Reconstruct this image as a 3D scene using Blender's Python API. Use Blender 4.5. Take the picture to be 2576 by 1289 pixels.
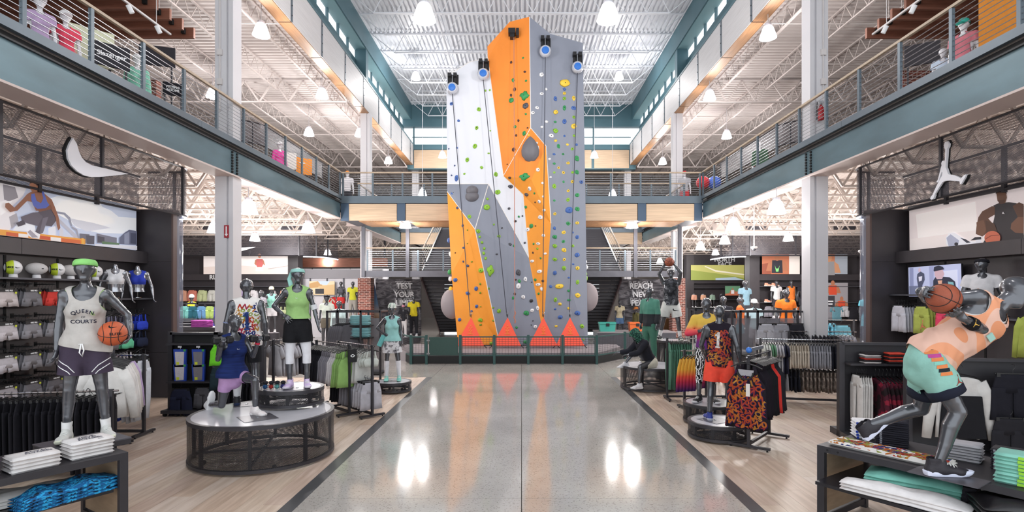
import bpy, bmesh, math, random
from mathutils import Vector, Matrix, noise, Quaternion
from mathutils.bvhtree import BVHTree
random.seed(7)
S = bpy.context.scene
COL = S.collection
for _o in list(bpy.data.objects):
    bpy.data.objects.remove(_o)
R = math.radians
# ---------------------------------------------------------------- camera
FPX, CX, CY, CH = 1400.0, 1312.0, 735.0, 2.3        # focal length, optical axis and eye height for the 2576x1289 frame
cam_d = bpy.data.cameras.new('camera'); cam = bpy.data.objects.new('camera', cam_d); COL.objects.link(cam)
cam.location = (0, 0, CH); cam.rotation_euler = (R(90), 0, 0)
cam_d.sensor_width = 36.0; cam_d.sensor_fit = 'HORIZONTAL'; cam_d.lens = 36.0*FPX/2576
cam_d.shift_x = (1288-CX)/2576; cam_d.shift_y = (CY-644.5)/2576
cam_d.clip_start = 0.05; cam_d.clip_end = 300
S.camera = cam
# ---------------------------------------------------------------- world, sun, exposure
W = bpy.data.worlds.new('daylight'); S.world = W; W.use_nodes = True
W.node_tree.nodes['Background'].inputs[0].default_value = (0.90, 0.96, 1.0, 1)
W.node_tree.nodes['Background'].inputs[1].default_value = 1.75
S.view_settings.view_transform = 'Standard'; S.view_settings.look = 'None'
S.view_settings.gamma = 1; S.view_settings.exposure = 0.3; S.view_settings.use_curve_mapping = False
S.cycles.max_bounces = 6; S.cycles.diffuse_bounces = 4; S.cycles.glossy_bounces = 2; S.cycles.adaptive_threshold = 0.04
S.cycles.transparent_max_bounces = 10; S.cycles.caustics_reflective = False; S.cycles.caustics_refractive = False
S.cycles.sample_clamp_indirect = 6.0
LAMP_W = 125.0          # watts of one pendant lamp
# ---------------------------------------------------------------- helpers
def P(px, py, Y):
    """point of the place that the photograph shows at pixel (px, py), at distance Y"""
    return Vector(((px-CX)*Y/FPX, Y, CH-(py-CY)*Y/FPX))
def FL(px, py):
    """floor point seen at pixel (px, py)"""
    Y = CH*FPX/(py-CY)
    return Vector(((px-CX)*Y/FPX, Y, 0))
def lin(h):
    if not isinstance(h, str): return tuple(h)
    h = h.lstrip('#'); c = [int(h[i:i+2], 16)/255 for i in (0, 2, 4)]
    return tuple(x/12.92 if x <= 0.04045 else ((x+0.055)/1.055)**2.4 for x in c)
_M = {}
def mat(name, col, rough=0.55, metal=0.0, emit=0.0, spec=0.5, var=0.0, vs=8.0, stretch=(1, 1, 1), bump=0.0, bs=60.0, col2=None, coat=0.0, alpha=1.0, sheen=0.0):
    """procedural surface: base colour with optional noise towards col2, bump and emission"""
    if name in _M: return _M[name]
    m = bpy.data.materials.new(name); m.use_nodes = True; nt = m.node_tree; b = nt.nodes['Principled BSDF']
    c = lin(col); b.inputs['Base Color'].default_value = (*c, 1)
    b.inputs['Roughness'].default_value = rough; b.inputs['Metallic'].default_value = metal
    b.inputs['Specular IOR Level'].default_value = spec
    if coat: b.inputs['Coat Weight'].default_value = coat; b.inputs['Coat Roughness'].default_value = 0.12
    if sheen: b.inputs['Sheen Weight'].default_value = sheen
    if alpha < 1: b.inputs['Alpha'].default_value = alpha
    if emit:
        b.inputs['Emission Color'].default_value = (*c, 1); b.inputs['Emission Strength'].default_value = emit
    if var or bump:
        tc = nt.nodes.new('ShaderNodeTexCoord'); mp = nt.nodes.new('ShaderNodeMapping')
        nt.links.new(tc.outputs['Object'], mp.inputs['Vector']); mp.inputs['Scale'].default_value = stretch
    if var:
        n = nt.nodes.new('ShaderNodeTexNoise'); n.inputs['Scale'].default_value = vs; n.inputs['Detail'].default_value = 4
        nt.links.new(mp.outputs['Vector'], n.inputs['Vector'])
        r = nt.nodes.new('ShaderNodeValToRGB')
        d = lin(col2) if col2 else tuple(x*(1-var) for x in c)
        r.color_ramp.elements[0].position = 0.35; r.color_ramp.elements[1].position = 0.65
        r.color_ramp.elements[0].color = (*d, 1); r.color_ramp.elements[1].color = (*c, 1)
        nt.links.new(n.outputs['Fac'], r.inputs['Fac']); nt.links.new(r.outputs['Color'], b.inputs['Base Color'])
    if bump:
        n2 = nt.nodes.new('ShaderNodeTexNoise'); n2.inputs['Scale'].default_value = bs; n2.inputs['Detail'].default_value = 2
        nt.links.new(mp.outputs['Vector'], n2.inputs['Vector'])
        bp = nt.nodes.new('ShaderNodeBump'); bp.inputs['Strength'].default_value = bump; bp.inputs['Distance'].default_value = 0.01
        nt.links.new(n2.outputs['Fac'], bp.inputs['Height']); nt.links.new(bp.outputs['Normal'], b.inputs['Normal'])
    _M[name] = m
    return m
def cloth(col, rough=0.85):
    """plain fabric"""
    h = col if isinstance(col, str) else ''.join('%02x' % int(x*255) for x in col)
    return mat('fabric_'+h.lstrip('#'), col, rough, spec=0.25, bump=0.25, bs=35, var=0.10, vs=14)
def ramp_mat(name, stops, tex='noise', scale=6.0, rough=0.8, detail=3.0, stretch=(1, 1, 1), dist=0.0, interp='CONSTANT', axis=None):
    """fabric print: a texture through a colour ramp"""
    if name in _M: return _M[name]
    m = bpy.data.materials.new(name); m.use_nodes = True; nt = m.node_tree; b = nt.nodes['Principled BSDF']
    b.inputs['Roughness'].default_value = rough; b.inputs['Specular IOR Level'].default_value = 0.25
    tc = nt.nodes.new('ShaderNodeTexCoord'); mp = nt.nodes.new('ShaderNodeMapping'); mp.inputs['Scale'].default_value = stretch
    nt.links.new(tc.outputs['Object'], mp.inputs['Vector'])
    r = nt.nodes.new('ShaderNodeValToRGB'); r.color_ramp.interpolation = interp
    while len(r.color_ramp.elements) < len(stops): r.color_ramp.elements.new(0.5)
    for e, (p, c) in zip(r.color_ramp.elements, stops): e.position = p; e.color = (*lin(c), 1)
    if tex == 'noise':
        n = nt.nodes.new('ShaderNodeTexNoise'); n.inputs['Scale'].default_value = scale; n.inputs['Detail'].default_value = detail
        n.inputs['Distortion'].default_value = dist; out = n.outputs['Fac']; nt.links.new(mp.outputs['Vector'], n.inputs['Vector'])
    elif tex == 'voronoi':
        n = nt.nodes.new('ShaderNodeTexVoronoi'); n.inputs['Scale'].default_value = scale; nt.links.new(mp.outputs['Vector'], n.inputs['Vector'])
        sp = nt.nodes.new('ShaderNodeSeparateColor'); nt.links.new(n.outputs['Color'], sp.inputs[0]); out = sp.outputs[0]
    elif tex == 'dots':
        n = nt.nodes.new('ShaderNodeTexVoronoi'); n.inputs['Scale'].default_value = scale; n.inputs['Randomness'].default_value = 0.35; nt.links.new(mp.outputs['Vector'], n.inputs['Vector']); out = n.outputs['Distance']
    elif tex == 'wave':
        n = nt.nodes.new('ShaderNodeTexWave'); n.inputs['Scale'].default_value = scale; n.inputs['Distortion'].default_value = dist
        n.inputs['Detail'].default_value = detail; n.inputs['Detail Scale'].default_value = 1.6; out = n.outputs['Fac']; nt.links.new(mp.outputs['Vector'], n.inputs['Vector'])
    else:                                   # gradient along an axis of the object
        sx = nt.nodes.new('ShaderNodeSeparateXYZ'); nt.links.new(mp.outputs['Vector'], sx.inputs[0]); out = sx.outputs[axis or 'Z']
    nt.links.new(out, r.inputs['Fac']); nt.links.new(r.outputs['Color'], b.inputs['Base Color'])
    _M[name] = m
    return m
def attr_mat(name, rough=0.5, emit=0.0):
    """flat print: colours stored on the faces of the printed sheet (a lit graphic also glows)"""
    if name in _M: return _M[name]
    m = bpy.data.materials.new(name); m.use_nodes = True; nt = m.node_tree; b = nt.nodes['Principled BSDF']
    a = nt.nodes.new('ShaderNodeAttribute'); a.attribute_name = 'print'
    nt.links.new(a.outputs['Color'], b.inputs['Base Color']); b.inputs['Roughness'].default_value = rough
    if emit:
        nt.links.new(a.outputs['Color'], b.inputs['Emission Color']); b.inputs['Emission Strength'].default_value = emit
    _M[name] = m
    return m
def perf_mat(name, col, pitch=0.022, rad=0.33, axes='XZ', rough=0.45):
    """perforated sheet metal: round holes cut through the sheet"""
    if name in _M: return _M[name]
    m = bpy.data.materials.new(name); m.use_nodes = True; nt = m.node_tree; b = nt.nodes['Principled BSDF']; L = nt.links.new
    b.inputs['Base Color'].default_value = (*lin(col), 1); b.inputs['Roughness'].default_value = rough; b.inputs['Metallic'].default_value = 0.3
    uv = nt.nodes.new('ShaderNodeUVMap'); sx = nt.nodes.new('ShaderNodeSeparateXYZ'); L(uv.outputs[0], sx.inputs[0])
    def M(op, a, bb=None):
        n = nt.nodes.new('ShaderNodeMath'); n.operation = op
        if isinstance(a, (int, float)): n.inputs[0].default_value = a
        else: L(a, n.inputs[0])
        if bb is not None:
            if isinstance(bb, (int, float)): n.inputs[1].default_value = bb
            else: L(bb, n.inputs[1])
        return n.outputs[0]
    u = M('DIVIDE', sx.outputs[0], pitch); v = M('DIVIDE', sx.outputs[1], pitch)
    row = M('FLOOR', v); u2 = M('ADD', u, M('MULTIPLY', row, 0.5))
    fu = M('SUBTRACT', M('FRACT', u2), 0.5); fv = M('SUBTRACT', M('FRACT', v), 0.5)
    d = M('ADD', M('MULTIPLY', fu, fu), M('MULTIPLY', fv, fv))
    L(M('GREATER_THAN', d, rad*rad), b.inputs['Alpha'])
    _M[name] = m
    return m
class MB:
    """collects shapes into ONE mesh"""
    def __init__(s): s.v = []; s.f = []; s.c = []; s.uv = {}
    def add(s, vs, fs, M=None, c=None):
        o = len(s.v)
        s.v += [tuple(M @ Vector(p)) if M is not None else tuple(p) for p in vs]
        s.f += [tuple(i+o for i in f) for f in fs]; s.c += [c]*len(fs)
        return s
    def box(s, lo, hi, M=None, c=None):
        (a, b, d), (e, f, g) = lo, hi
        return s.add([(a,b,d),(e,b,d),(e,f,d),(a,f,d),(a,b,g),(e,b,g),(e,f,g),(a,f,g)],
                     [(0,3,2,1),(4,5,6,7),(0,1,5,4),(1,2,6,5),(2,3,7,6),(3,0,4,7)], M, c)
    def cb(s, ctr, size, M=None, c=None):
        x, y, z = ctr; a, b, d = (k/2 for k in size)
        return s.box((x-a, y-b, z-d), (x+a, y+b, z+d), M, c)
    def bar(s, p, q, w, h=None, up=(0, 0, 1)):
        """rectangular bar from p to q"""
        p = Vector(p); q = Vector(q); d = q-p; L = d.length
        if L < 1e-6: return s
        h = h or w; z = d/L; u = Vector(up)
        if abs(z.dot(u)) > 0.99: u = Vector((1, 0, 0))
        x = z.cross(u).normalized(); y = x.cross(z)
        M = Matrix(((x.x, y.x, z.x, p.x), (x.y, y.y, z.y, p.y), (x.z, y.z, z.z, p.z), (0, 0, 0, 1)))
        return s.box((-w/2, -h/2, 0), (w/2, h/2, L), M)
    def tube(s, pts, rad, n=8, caps=True, lat=None):
        """tube along pts; rad a number, a list, or a list of (rx, ry)"""
        pts = [Vector(p) for p in pts]; k = len(pts); o = len(s.v)
        px = Vector(lat) if lat is not None else None
        for i, p in enumerate(pts):
            t = (pts[min(i+1, k-1)]-pts[max(i-1, 0)])
            t = t.normalized() if t.length > 1e-9 else Vector((0, 0, 1))
            if px is None:
                px = Vector((1, 0, 0)) if abs(t.x) < 0.9 else Vector((0, 1, 0))
            x = (px-t*px.dot(t))
            x = x.normalized() if x.length > 1e-6 else t.orthogonal().normalized()
            if lat is None: px = x
            y = t.cross(x)
            r = rad[i] if isinstance(rad, (list, tuple)) else rad
            rx, ry = r if isinstance(r, (list, tuple)) else (r, r)
            for j in range(n):
                a = 2*math.pi*j/n
                s.v.append(tuple(p+x*(rx*math.cos(a))+y*(ry*math.sin(a))))
        for i in range(k-1):
            for j in range(n):
                a = o+i*n+j; b = o+i*n+(j+1) % n
                s.f.append((a, b, b+n, a+n)); s.c.append(None)
        if caps:
            s.f.append(tuple(o+j for j in reversed(range(n)))); s.c.append(None)
            s.f.append(tuple(o+(k-1)*n+j for j in range(n))); s.c.append(None)
        return s
    def cyl(s, p, q, r, n=12, r2=None):
        return s.tube([p, q], [r, r if r2 is None else r2], n)
    def lathe(s, prof, n=24, ctr=(0, 0, 0), M=None, caps=True):
        o = len(s.v); k = len(prof); cx, cy, cz = ctr
        vs = []
        for r, z in prof:
            for j in range(n):
                a = 2*math.pi*j/n; vs.append((cx+r*math.cos(a), cy+r*math.sin(a), cz+z))
        fs = [(i*n+j, i*n+(j+1) % n, (i+1)*n+(j+1) % n, (i+1)*n+j) for i in range(k-1) for j in range(n)]
        if caps:
            if prof[0][0] > 1e-4: fs.append(tuple(reversed(range(n))))
            if prof[-1][0] > 1e-4: fs.append(tuple((k-1)*n+j for j in range(n)))
        return s.add(vs, fs, M)
    def ball(s, c, r, n=12, m=8, M=None):
        rx, ry, rz = r if isinstance(r, (tuple, list)) else (r, r, r)
        vs = [(c[0], c[1], c[2]-rz)]
        for i in range(1, m):
            t = math.pi*i/m
            for j in range(n):
                a = 2*math.pi*j/n
                vs.append((c[0]+rx*math.sin(t)*math.cos(a), c[1]+ry*math.sin(t)*math.sin(a), c[2]-rz*math.cos(t)))
        vs.append((c[0], c[1], c[2]+rz))
        fs = [(0, 1+(j+1) % n, 1+j) for j in range(n)]
        for i in range(m-2):
            for j in range(n):
                a = 1+i*n+j; b = 1+i*n+(j+1) % n; fs.append((a, b, b+n, a+n))
        e = len(vs)-1; q = 1+(m-2)*n
        fs += [(q+j, q+(j+1) % n, e) for j in range(n)]
        return s.add(vs, fs, M)
    def poly(s, pts, M=None, c=None):
        return s.add(pts, [tuple(range(len(pts)))], M, c)
    def prism(s, pts, y0, y1, M=None, c=None):
        """outline pts (x, z) extruded from y0 to y1"""
        n = len(pts)
        vs = [(x, y0, z) for x, z in pts]+[(x, y1, z) for x, z in pts]
        fs = [tuple(range(n)), tuple(reversed(range(n, 2*n)))]+[(i, i+n, (i+1) % n+n, (i+1) % n) for i in range(n)]
        return s.add(vs, fs, M, c)
    def mesh(s, name, m=None, smooth=False, auto=None):
        me = bpy.data.meshes.new(name); me.from_pydata(s.v, [], s.f)
        if any(c is not None for c in s.c):
            at = me.color_attributes.new('print', 'FLOAT_COLOR', 'CORNER'); k = 0
            buf = []
            for f, c in zip(s.f, s.c): buf += [*(lin(c) if c is not None else (0.5, 0.5, 0.5)), 1.0]*len(f)
            at.data.foreach_set('color', buf)
        if m: me.materials.append(m)
        if smooth: me.shade_smooth()
        if auto is not None:
            me.shade_smooth(); me.set_sharp_from_angle(angle=R(auto))
        me.update()
        return me
    def build(s, name, m, parent=None, smooth=False, auto=None, loc=None, rotz=0.0):
        return ob(name, s.mesh(name, m, smooth, auto), parent, loc, rotz)
def ob(name, me, parent=None, loc=None, rotz=0.0, M=None):
    o = bpy.data.objects.new(name, me); COL.objects.link(o)
    if parent is not None: o.parent = parent
    if M is not None: o.matrix_local = M
    else:
        if loc is not None: o.location = loc
        if rotz: o.rotation_euler = (0, 0, rotz)
    return o
def tag(o, label, cat, group=None, kind=None):
    if label: o['label'] = label
    if cat: o['category'] = cat
    if group: o['group'] = group
    if kind: o['kind'] = kind
    return o
def thing(name, label, cat, loc=(0, 0, 0), rotz=0.0, group=None):
    o = bpy.data.objects.new(name, None); COL.objects.link(o); o.empty_display_size = 0.1
    o.location = loc; o.rotation_euler = (0, 0, rotz)
    return tag(o, label, cat, group)
def struct(name, parent=None):
    o = bpy.data.objects.new(name, None); COL.objects.link(o); o['kind'] = 'structure'
    if parent: o.parent = parent
    return o
_CH = {}
def dup(root, loc=None, rotz=None, label=None, group=None, scale=None):
    """a copy of a thing with copies of its parts and sub-parts"""
    r = root.copy(); COL.objects.link(r)
    if loc is not None: r.location = loc
    if rotz is not None: r.rotation_euler = (0, 0, rotz)
    if scale is not None: r.scale = (scale,)*3 if isinstance(scale, (int, float)) else scale
    if label: r['label'] = label
    if group: r['group'] = group
    for ch in root.children:
        c = ch.copy(); COL.objects.link(c); c.parent = r
        for g in ch.children:
            d = g.copy(); COL.objects.link(d); d.parent = c
    return r
def rot2(a): return Matrix.Rotation(a, 4, 'Z')
def at(loc, rotz=0.0): return Matrix.Translation(Vector(loc)) @ rot2(rotz)
_TX = {}
def text_mesh(txt, size=0.1, ext=0.004, sx=1.0, space=1.0, bold=0.0, align='CENTER', line=1.0):
    """lettering lying in the XZ plane, facing -Y"""
    k = (txt, size, ext, sx, space, bold, align, line)
    if k in _TX: return _TX[k]
    cu = bpy.data.curves.new('lettering', 'FONT'); cu.body = txt; cu.size = size; cu.extrude = ext; cu.align_x = align; cu.align_y = 'CENTER'
    cu.space_character = space; cu.offset = bold; cu.space_line = line; cu.resolution_u = 3
    t = bpy.data.objects.new('lettering', cu)
    me = bpy.data.meshes.new_from_object(t)
    me.transform(Matrix.Diagonal((sx, 1, 1, 1))); me.transform(Matrix.Rotation(R(90), 4, 'X'))
    bpy.data.objects.remove(t); bpy.data.curves.remove(cu)
    _TX[k] = me
    return me
def lettering(txt, m, parent, loc, size, rotz=0.0, **kw):
    me = text_mesh(txt, size, **kw).copy(); me.materials.clear(); me.materials.append(m)
    o = ob('lettering', me, parent, loc, rotz)
    return o
# ================================================================ the building
WHT = mat('white_paint', '#d9d3d2', 0.6, var=0.05, vs=1.5)
DECK = mat('deck_paint', '#d6cdca', 0.55, var=0.06, vs=0.7)
DECKC = mat('atrium_deck_paint', '#dfe2e8', 0.5, var=0.05, vs=0.7)
TEAL = mat('teal_steel', '#56707a', 0.38, metal=0.25, var=0.22, vs=0.9, stretch=(1, 1, 3))
TEALD = mat('dark_teal_paint', '#4b6d78', 0.45, var=0.1, vs=1.0)
CURB = mat('blue_grey_steel', '#5f6b75', 0.42, metal=0.3, var=0.12, vs=2)
DARKM = mat('charcoal_steel', '#54545c', 0.45, metal=0.3, var=0.12, vs=5)
BLK = mat('black_metal', '#1f1f23', 0.5, metal=0.2)
BLKM = mat('matt_black', '#131315', 0.75)
DPANEL = mat('charcoal_laminate', '#3f3a3e', 0.42, var=0.12, vs=3, spec=0.5)
PINKW = mat('soffit_paint', '#cdbcb7', 0.6, var=0.06, vs=1.2)
STEEL = mat('brushed_steel', '#a8abb0', 0.32, metal=0.85, var=0.1, vs=4)
CHROME = mat('chrome', '#d0d3d8', 0.15, metal=1.0)
RAILW = mat('pale_wood_rail', '#b9a58f', 0.5, var=0.25, vs=9, stretch=(1, 1, 8))
PANELW = mat('whitewashed_panel', '#cfcdce', 0.5, var=0.12, vs=3.0, stretch=(6, 0.35, 14))
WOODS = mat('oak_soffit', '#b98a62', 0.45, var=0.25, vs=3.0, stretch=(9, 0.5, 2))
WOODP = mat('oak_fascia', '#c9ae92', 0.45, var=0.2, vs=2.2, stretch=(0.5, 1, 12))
REDW = mat('red_brown_wood', '#94604d', 0.55, var=0.3, vs=3.0, stretch=(0.6, 1, 12))
GLASS = mat('window_glass', '#eef6fa', 0.05, alpha=0.10)
BRICK = None
def _brick():
    m = bpy.data.materials.new('red_brick'); m.use_nodes = True; nt = m.node_tree; b = nt.nodes['Principled BSDF']
    tc = nt.nodes.new('ShaderNodeTexCoord'); mp = nt.nodes.new('ShaderNodeMapping'); mp.inputs['Rotation'].default_value = (R(90), 0, 0)
    nt.links.new(tc.outputs['Object'], mp.inputs['Vector'])
    t = nt.nodes.new('ShaderNodeTexBrick'); nt.links.new(mp.outputs['Vector'], t.inputs['Vector'])
    t.inputs['Color1'].default_value = (*lin('#8d4f43'), 1); t.inputs['Color2'].default_value = (*lin('#5c3933'), 1); t.inputs['Mortar'].default_value = (*lin('#c2aaa0'), 1)
    t.inputs['Scale'].default_value = 1.0; t.inputs['Brick Width'].default_value = 0.21; t.inputs['Row Height'].default_value = 0.075; t.inputs['Mortar Size'].default_value = 0.008
    nt.links.new(t.outputs['Color'], b.inputs['Base Color']); b.inputs['Roughness'].default_value = 0.9
    bp = nt.nodes.new('ShaderNodeBump'); bp.inputs['Strength'].default_value = 0.6; bp.invert = True; bp.inputs['Distance'].default_value = 0.01
    nt.links.new(t.outputs['Fac'], bp.inputs['Height']); nt.links.new(bp.outputs['Normal'], b.inputs['Normal'])
    return m
BRICK = _brick()
def concrete_mat():
    m = bpy.data.materials.new('polished_concrete'); m.use_nodes = True; nt = m.node_tree; b = nt.nodes['Principled BSDF']; L = nt.links.new
    tc = nt.nodes.new('ShaderNodeTexCoord')
    big = nt.nodes.new('ShaderNodeTexNoise'); big.inputs['Scale'].default_value = 0.9; big.inputs['Detail'].default_value = 5; L(tc.outputs['Object'], big.inputs['Vector'])
    r1 = nt.nodes.new('ShaderNodeValToRGB'); L(big.outputs['Fac'], r1.inputs['Fac'])
    r1.color_ramp.elements[0].position = 0.3; r1.color_ramp.elements[0].color = (*lin('#aaa5a0'), 1); r1.color_ramp.elements[1].position = 0.7; r1.color_ramp.elements[1].color = (*lin('#bdb8b2'), 1)
    sp = nt.nodes.new('ShaderNodeTexVoronoi'); sp.inputs['Scale'].default_value = 75; L(tc.outputs['Object'], sp.inputs['Vector'])
    sep = nt.nodes.new('ShaderNodeSeparateColor'); L(sp.outputs['Color'], sep.inputs[0])
    r2 = nt.nodes.new('ShaderNodeValToRGB'); r2.color_ramp.interpolation = 'CONSTANT'
    for p, c in ((0.0, '#5d5955'), ):
        r2.color_ramp.elements[0].color = (*lin(c), 1)
    e = r2.color_ramp.elements[1]; e.position = 0.10; e.color = (1, 1, 1, 1)
    e = r2.color_ramp.elements.new(0.93); e.color = (1.25, 1.25, 1.25, 1)
    L(sep.outputs[0], r2.inputs['Fac'])
    mx = nt.nodes.new('ShaderNodeMix'); mx.data_type = 'RGBA'; mx.blend_type = 'MULTIPLY'; mx.inputs['Factor'].default_value = 0.36
    L(r1.outputs['Color'], mx.inputs['A']); L(r2.outputs['Color'], mx.inputs['B']); L(mx.outputs['Result'], b.inputs['Base Color'])
    b.inputs['Roughness'].default_value = 0.11; b.inputs['Specular IOR Level'].default_value = 0.6
    b.inputs['Coat Weight'].default_value = 0.25; b.inputs['Coat Roughness'].default_value = 0.06
    return m
CONC = concrete_mat()
WOODF = [mat('vinyl_oak_%s' % n, c, 0.42, var=0.3, vs=2.6, stretch=(7, 0.55, 1), col2=d) for n, c, d in
         (('warm', '#cfb8a6', '#b8a08d'), ('pale', '#d6c5b8', '#c2ae9e'), ('rosy', '#cab4a6', '#b39b8a'), ('sand', '#d2bfae', '#bca693'))]
# ---------------------------------------------------------------- floor
FLOOR = struct('floor')
MB().box((-24, -3, -0.3), (24, 50, -0.02)).build('screed', mat('grey_screed', '#77736f', 0.8), FLOOR)
for x0, x1 in ((-2.4, -0.005), (0.005, 2.4)):
    for y0, y1 in ((-2.9, 2.2), (2.2, 6.2), (6.2, 10.2), (10.2, 14.2), (14.2, 18.2)):
        MB().box((x0, y0+0.004, -0.02), (x1, y1-0.004, 0)).build('concrete_slab', CONC, FLOOR)
for sx in (-1, 1):
    for y0, y1 in ((15.02, 18.2),):
        a, b = sorted((sx*2.408, sx*8.0)); MB().box((a, y0, -0.02), (b, y1-0.004, 0)).build('concrete_slab', CONC, FLOOR)
        a, b = sorted((sx*8.008, sx*24)); MB().box((a, y0, -0.02), (b, y1-0.004, 0)).build('concrete_slab', CONC, FLOOR)
MB().box((-24, 18.2, -0.02), (24, 50, 0)).build('concrete_slab', CONC, FLOOR)
STRIP = mat('charcoal_tile_strip', '#4b4c4f', 0.3, var=0.2, vs=2, stretch=(3, 0.6, 1))
for sx in (-1, 1):
    nm = 'floor_left' if sx < 0 else 'floor_right'
    F = struct(nm)
    a, b = sorted((sx*2.56, sx*24)); MB().box((a, -2.9, -0.02), (b, 15.0, -0.004)).build('vinyl_base', WOODF[0], F)
    k = 0
    for i in range(18):
        off = (i*0.67) % 1.8
        for j in range(7):
            y0 = max(2.4+j*1.8-off, 2.4); y1 = 2.4+(j+1)*1.8-off
            if y1-y0 < 0.05: continue
            x0 = 2.56+i*0.23
            a, b = sorted((sx*(x0+0.0012), sx*(x0+0.2288)))
            MB().box((a, y0+0.0012, -0.004), (b, y1-0.0012, 0)).build('plank', WOODF[(i*7+j*3+(i*j) % 5) % 4], F)
    a, b = sorted((sx*2.4, sx*2.56)); T = struct('trim_%d' % (1 if sx < 0 else 2))
    MB().box((a, -2.9, -0.02), (b, 15.0, 0.001)).build('border_strip', STRIP, T)
    a, b = sorted((sx*2.4, sx*8.0)); MB().box((a, 15.0, -0.02), (b, 15.02, 0.001)).build('border_edge', STRIP, T)
# ---------------------------------------------------------------- corrugated decks and joists
def corr(u0, u1, w0, w1, z, pitch, depth, along):
    """ribbed sheet: ribs run along 'X' or 'Y'"""
    m = MB(); n = int((u1-u0)/pitch); prof = []
    for i in range(n+1):
        u = u0+i*pitch
        prof += [(u, z), (u+pitch*0.45, z), (u+pitch*0.55, z+depth), (u+pitch*0.9, z+depth)]
    vs = []
    for u, zz in prof:
        vs += [(u, w0, zz), (u, w1, zz)] if along == 'Y' else [(w0, u, zz), (w1, u, zz)]
    m.add(vs, [(2*i, 2*i+1, 2*i+3, 2*i+2) for i in range(len(prof)-1)])
    return m
def joist_mesh(name, L, H, m, panel=0.6, t=0.05, inset=0.0, chord=0.09):
    """open-web steel joist along +X from 0 to L, top at z=0"""
    b = MB(); n = max(2, int(round((L-2*inset)/panel))); d = (L-2*inset)/n
    b.box((0, -chord/2, -0.05), (L, chord/2, 0)); b.box((inset, -chord/2, -H), (L-inset, chord/2, -H+0.045))
    for i in range(n):
        x = inset+i*d
        b.bar((x, 0, -H+0.03), (x+d/2, 0, -0.03), t*0.6, t); b.bar((x+d/2, 0, -0.03), (x+d, 0, -H+0.03), t*0.6, t)
    if inset:
        b.bar((0.05, 0, -0.04), (inset, 0, -H+0.03), t, t); b.bar((L-0.05, 0, -0.04), (L-inset, 0, -H+0.03), t, t)
    return b.mesh(name, m)
CEIL = struct('ceiling')          # atrium roof
corr(-7.6, 7.6, -3, 35.6, 14.25, 0.20, 0.09, 'Y').build('roof_deck', DECKC, CEIL)
MB().box((-7.6, -3, 14.36), (7.6, 35.6, 14.5)).build('roof_board', DECKC, CEIL)
jm = joist_mesh('roof_joist', 13.9, 0.92, DECKC, 0.9, 0.03, inset=1.1, chord=0.07)
for k in range(-9, 8):
    ob('roof_joist', jm, CEIL, (-6.95, 22.0+1.83*k, 14.23))
bm_ = MB()
for x in (-3.4, 0.0, 3.4):
    for z in (13.33, 14.15): bm_.cyl((x, -2, z), (x, 35, z), 0.022, 6)
bm_.build('bridging_rod', DECKC, CEIL)
GTRUSS = joist_mesh('girder_truss', 17, 0.95, mat('joist_paint', '#c6bcb9', 0.6), 1.2, 0.06, chord=0.13)
JUP = joist_mesh('upper_joist', 12.0, 0.62, mat('joist_paint', '#c6bcb9', 0.6), 0.75, 0.026, inset=0.5, chord=0.07)
JLO = joist_mesh('lower_joist', 16.6, 0.66, mat('lower_joist_paint', '#bfb2aa', 0.6), 0.8, 0.05, inset=0.45)
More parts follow.
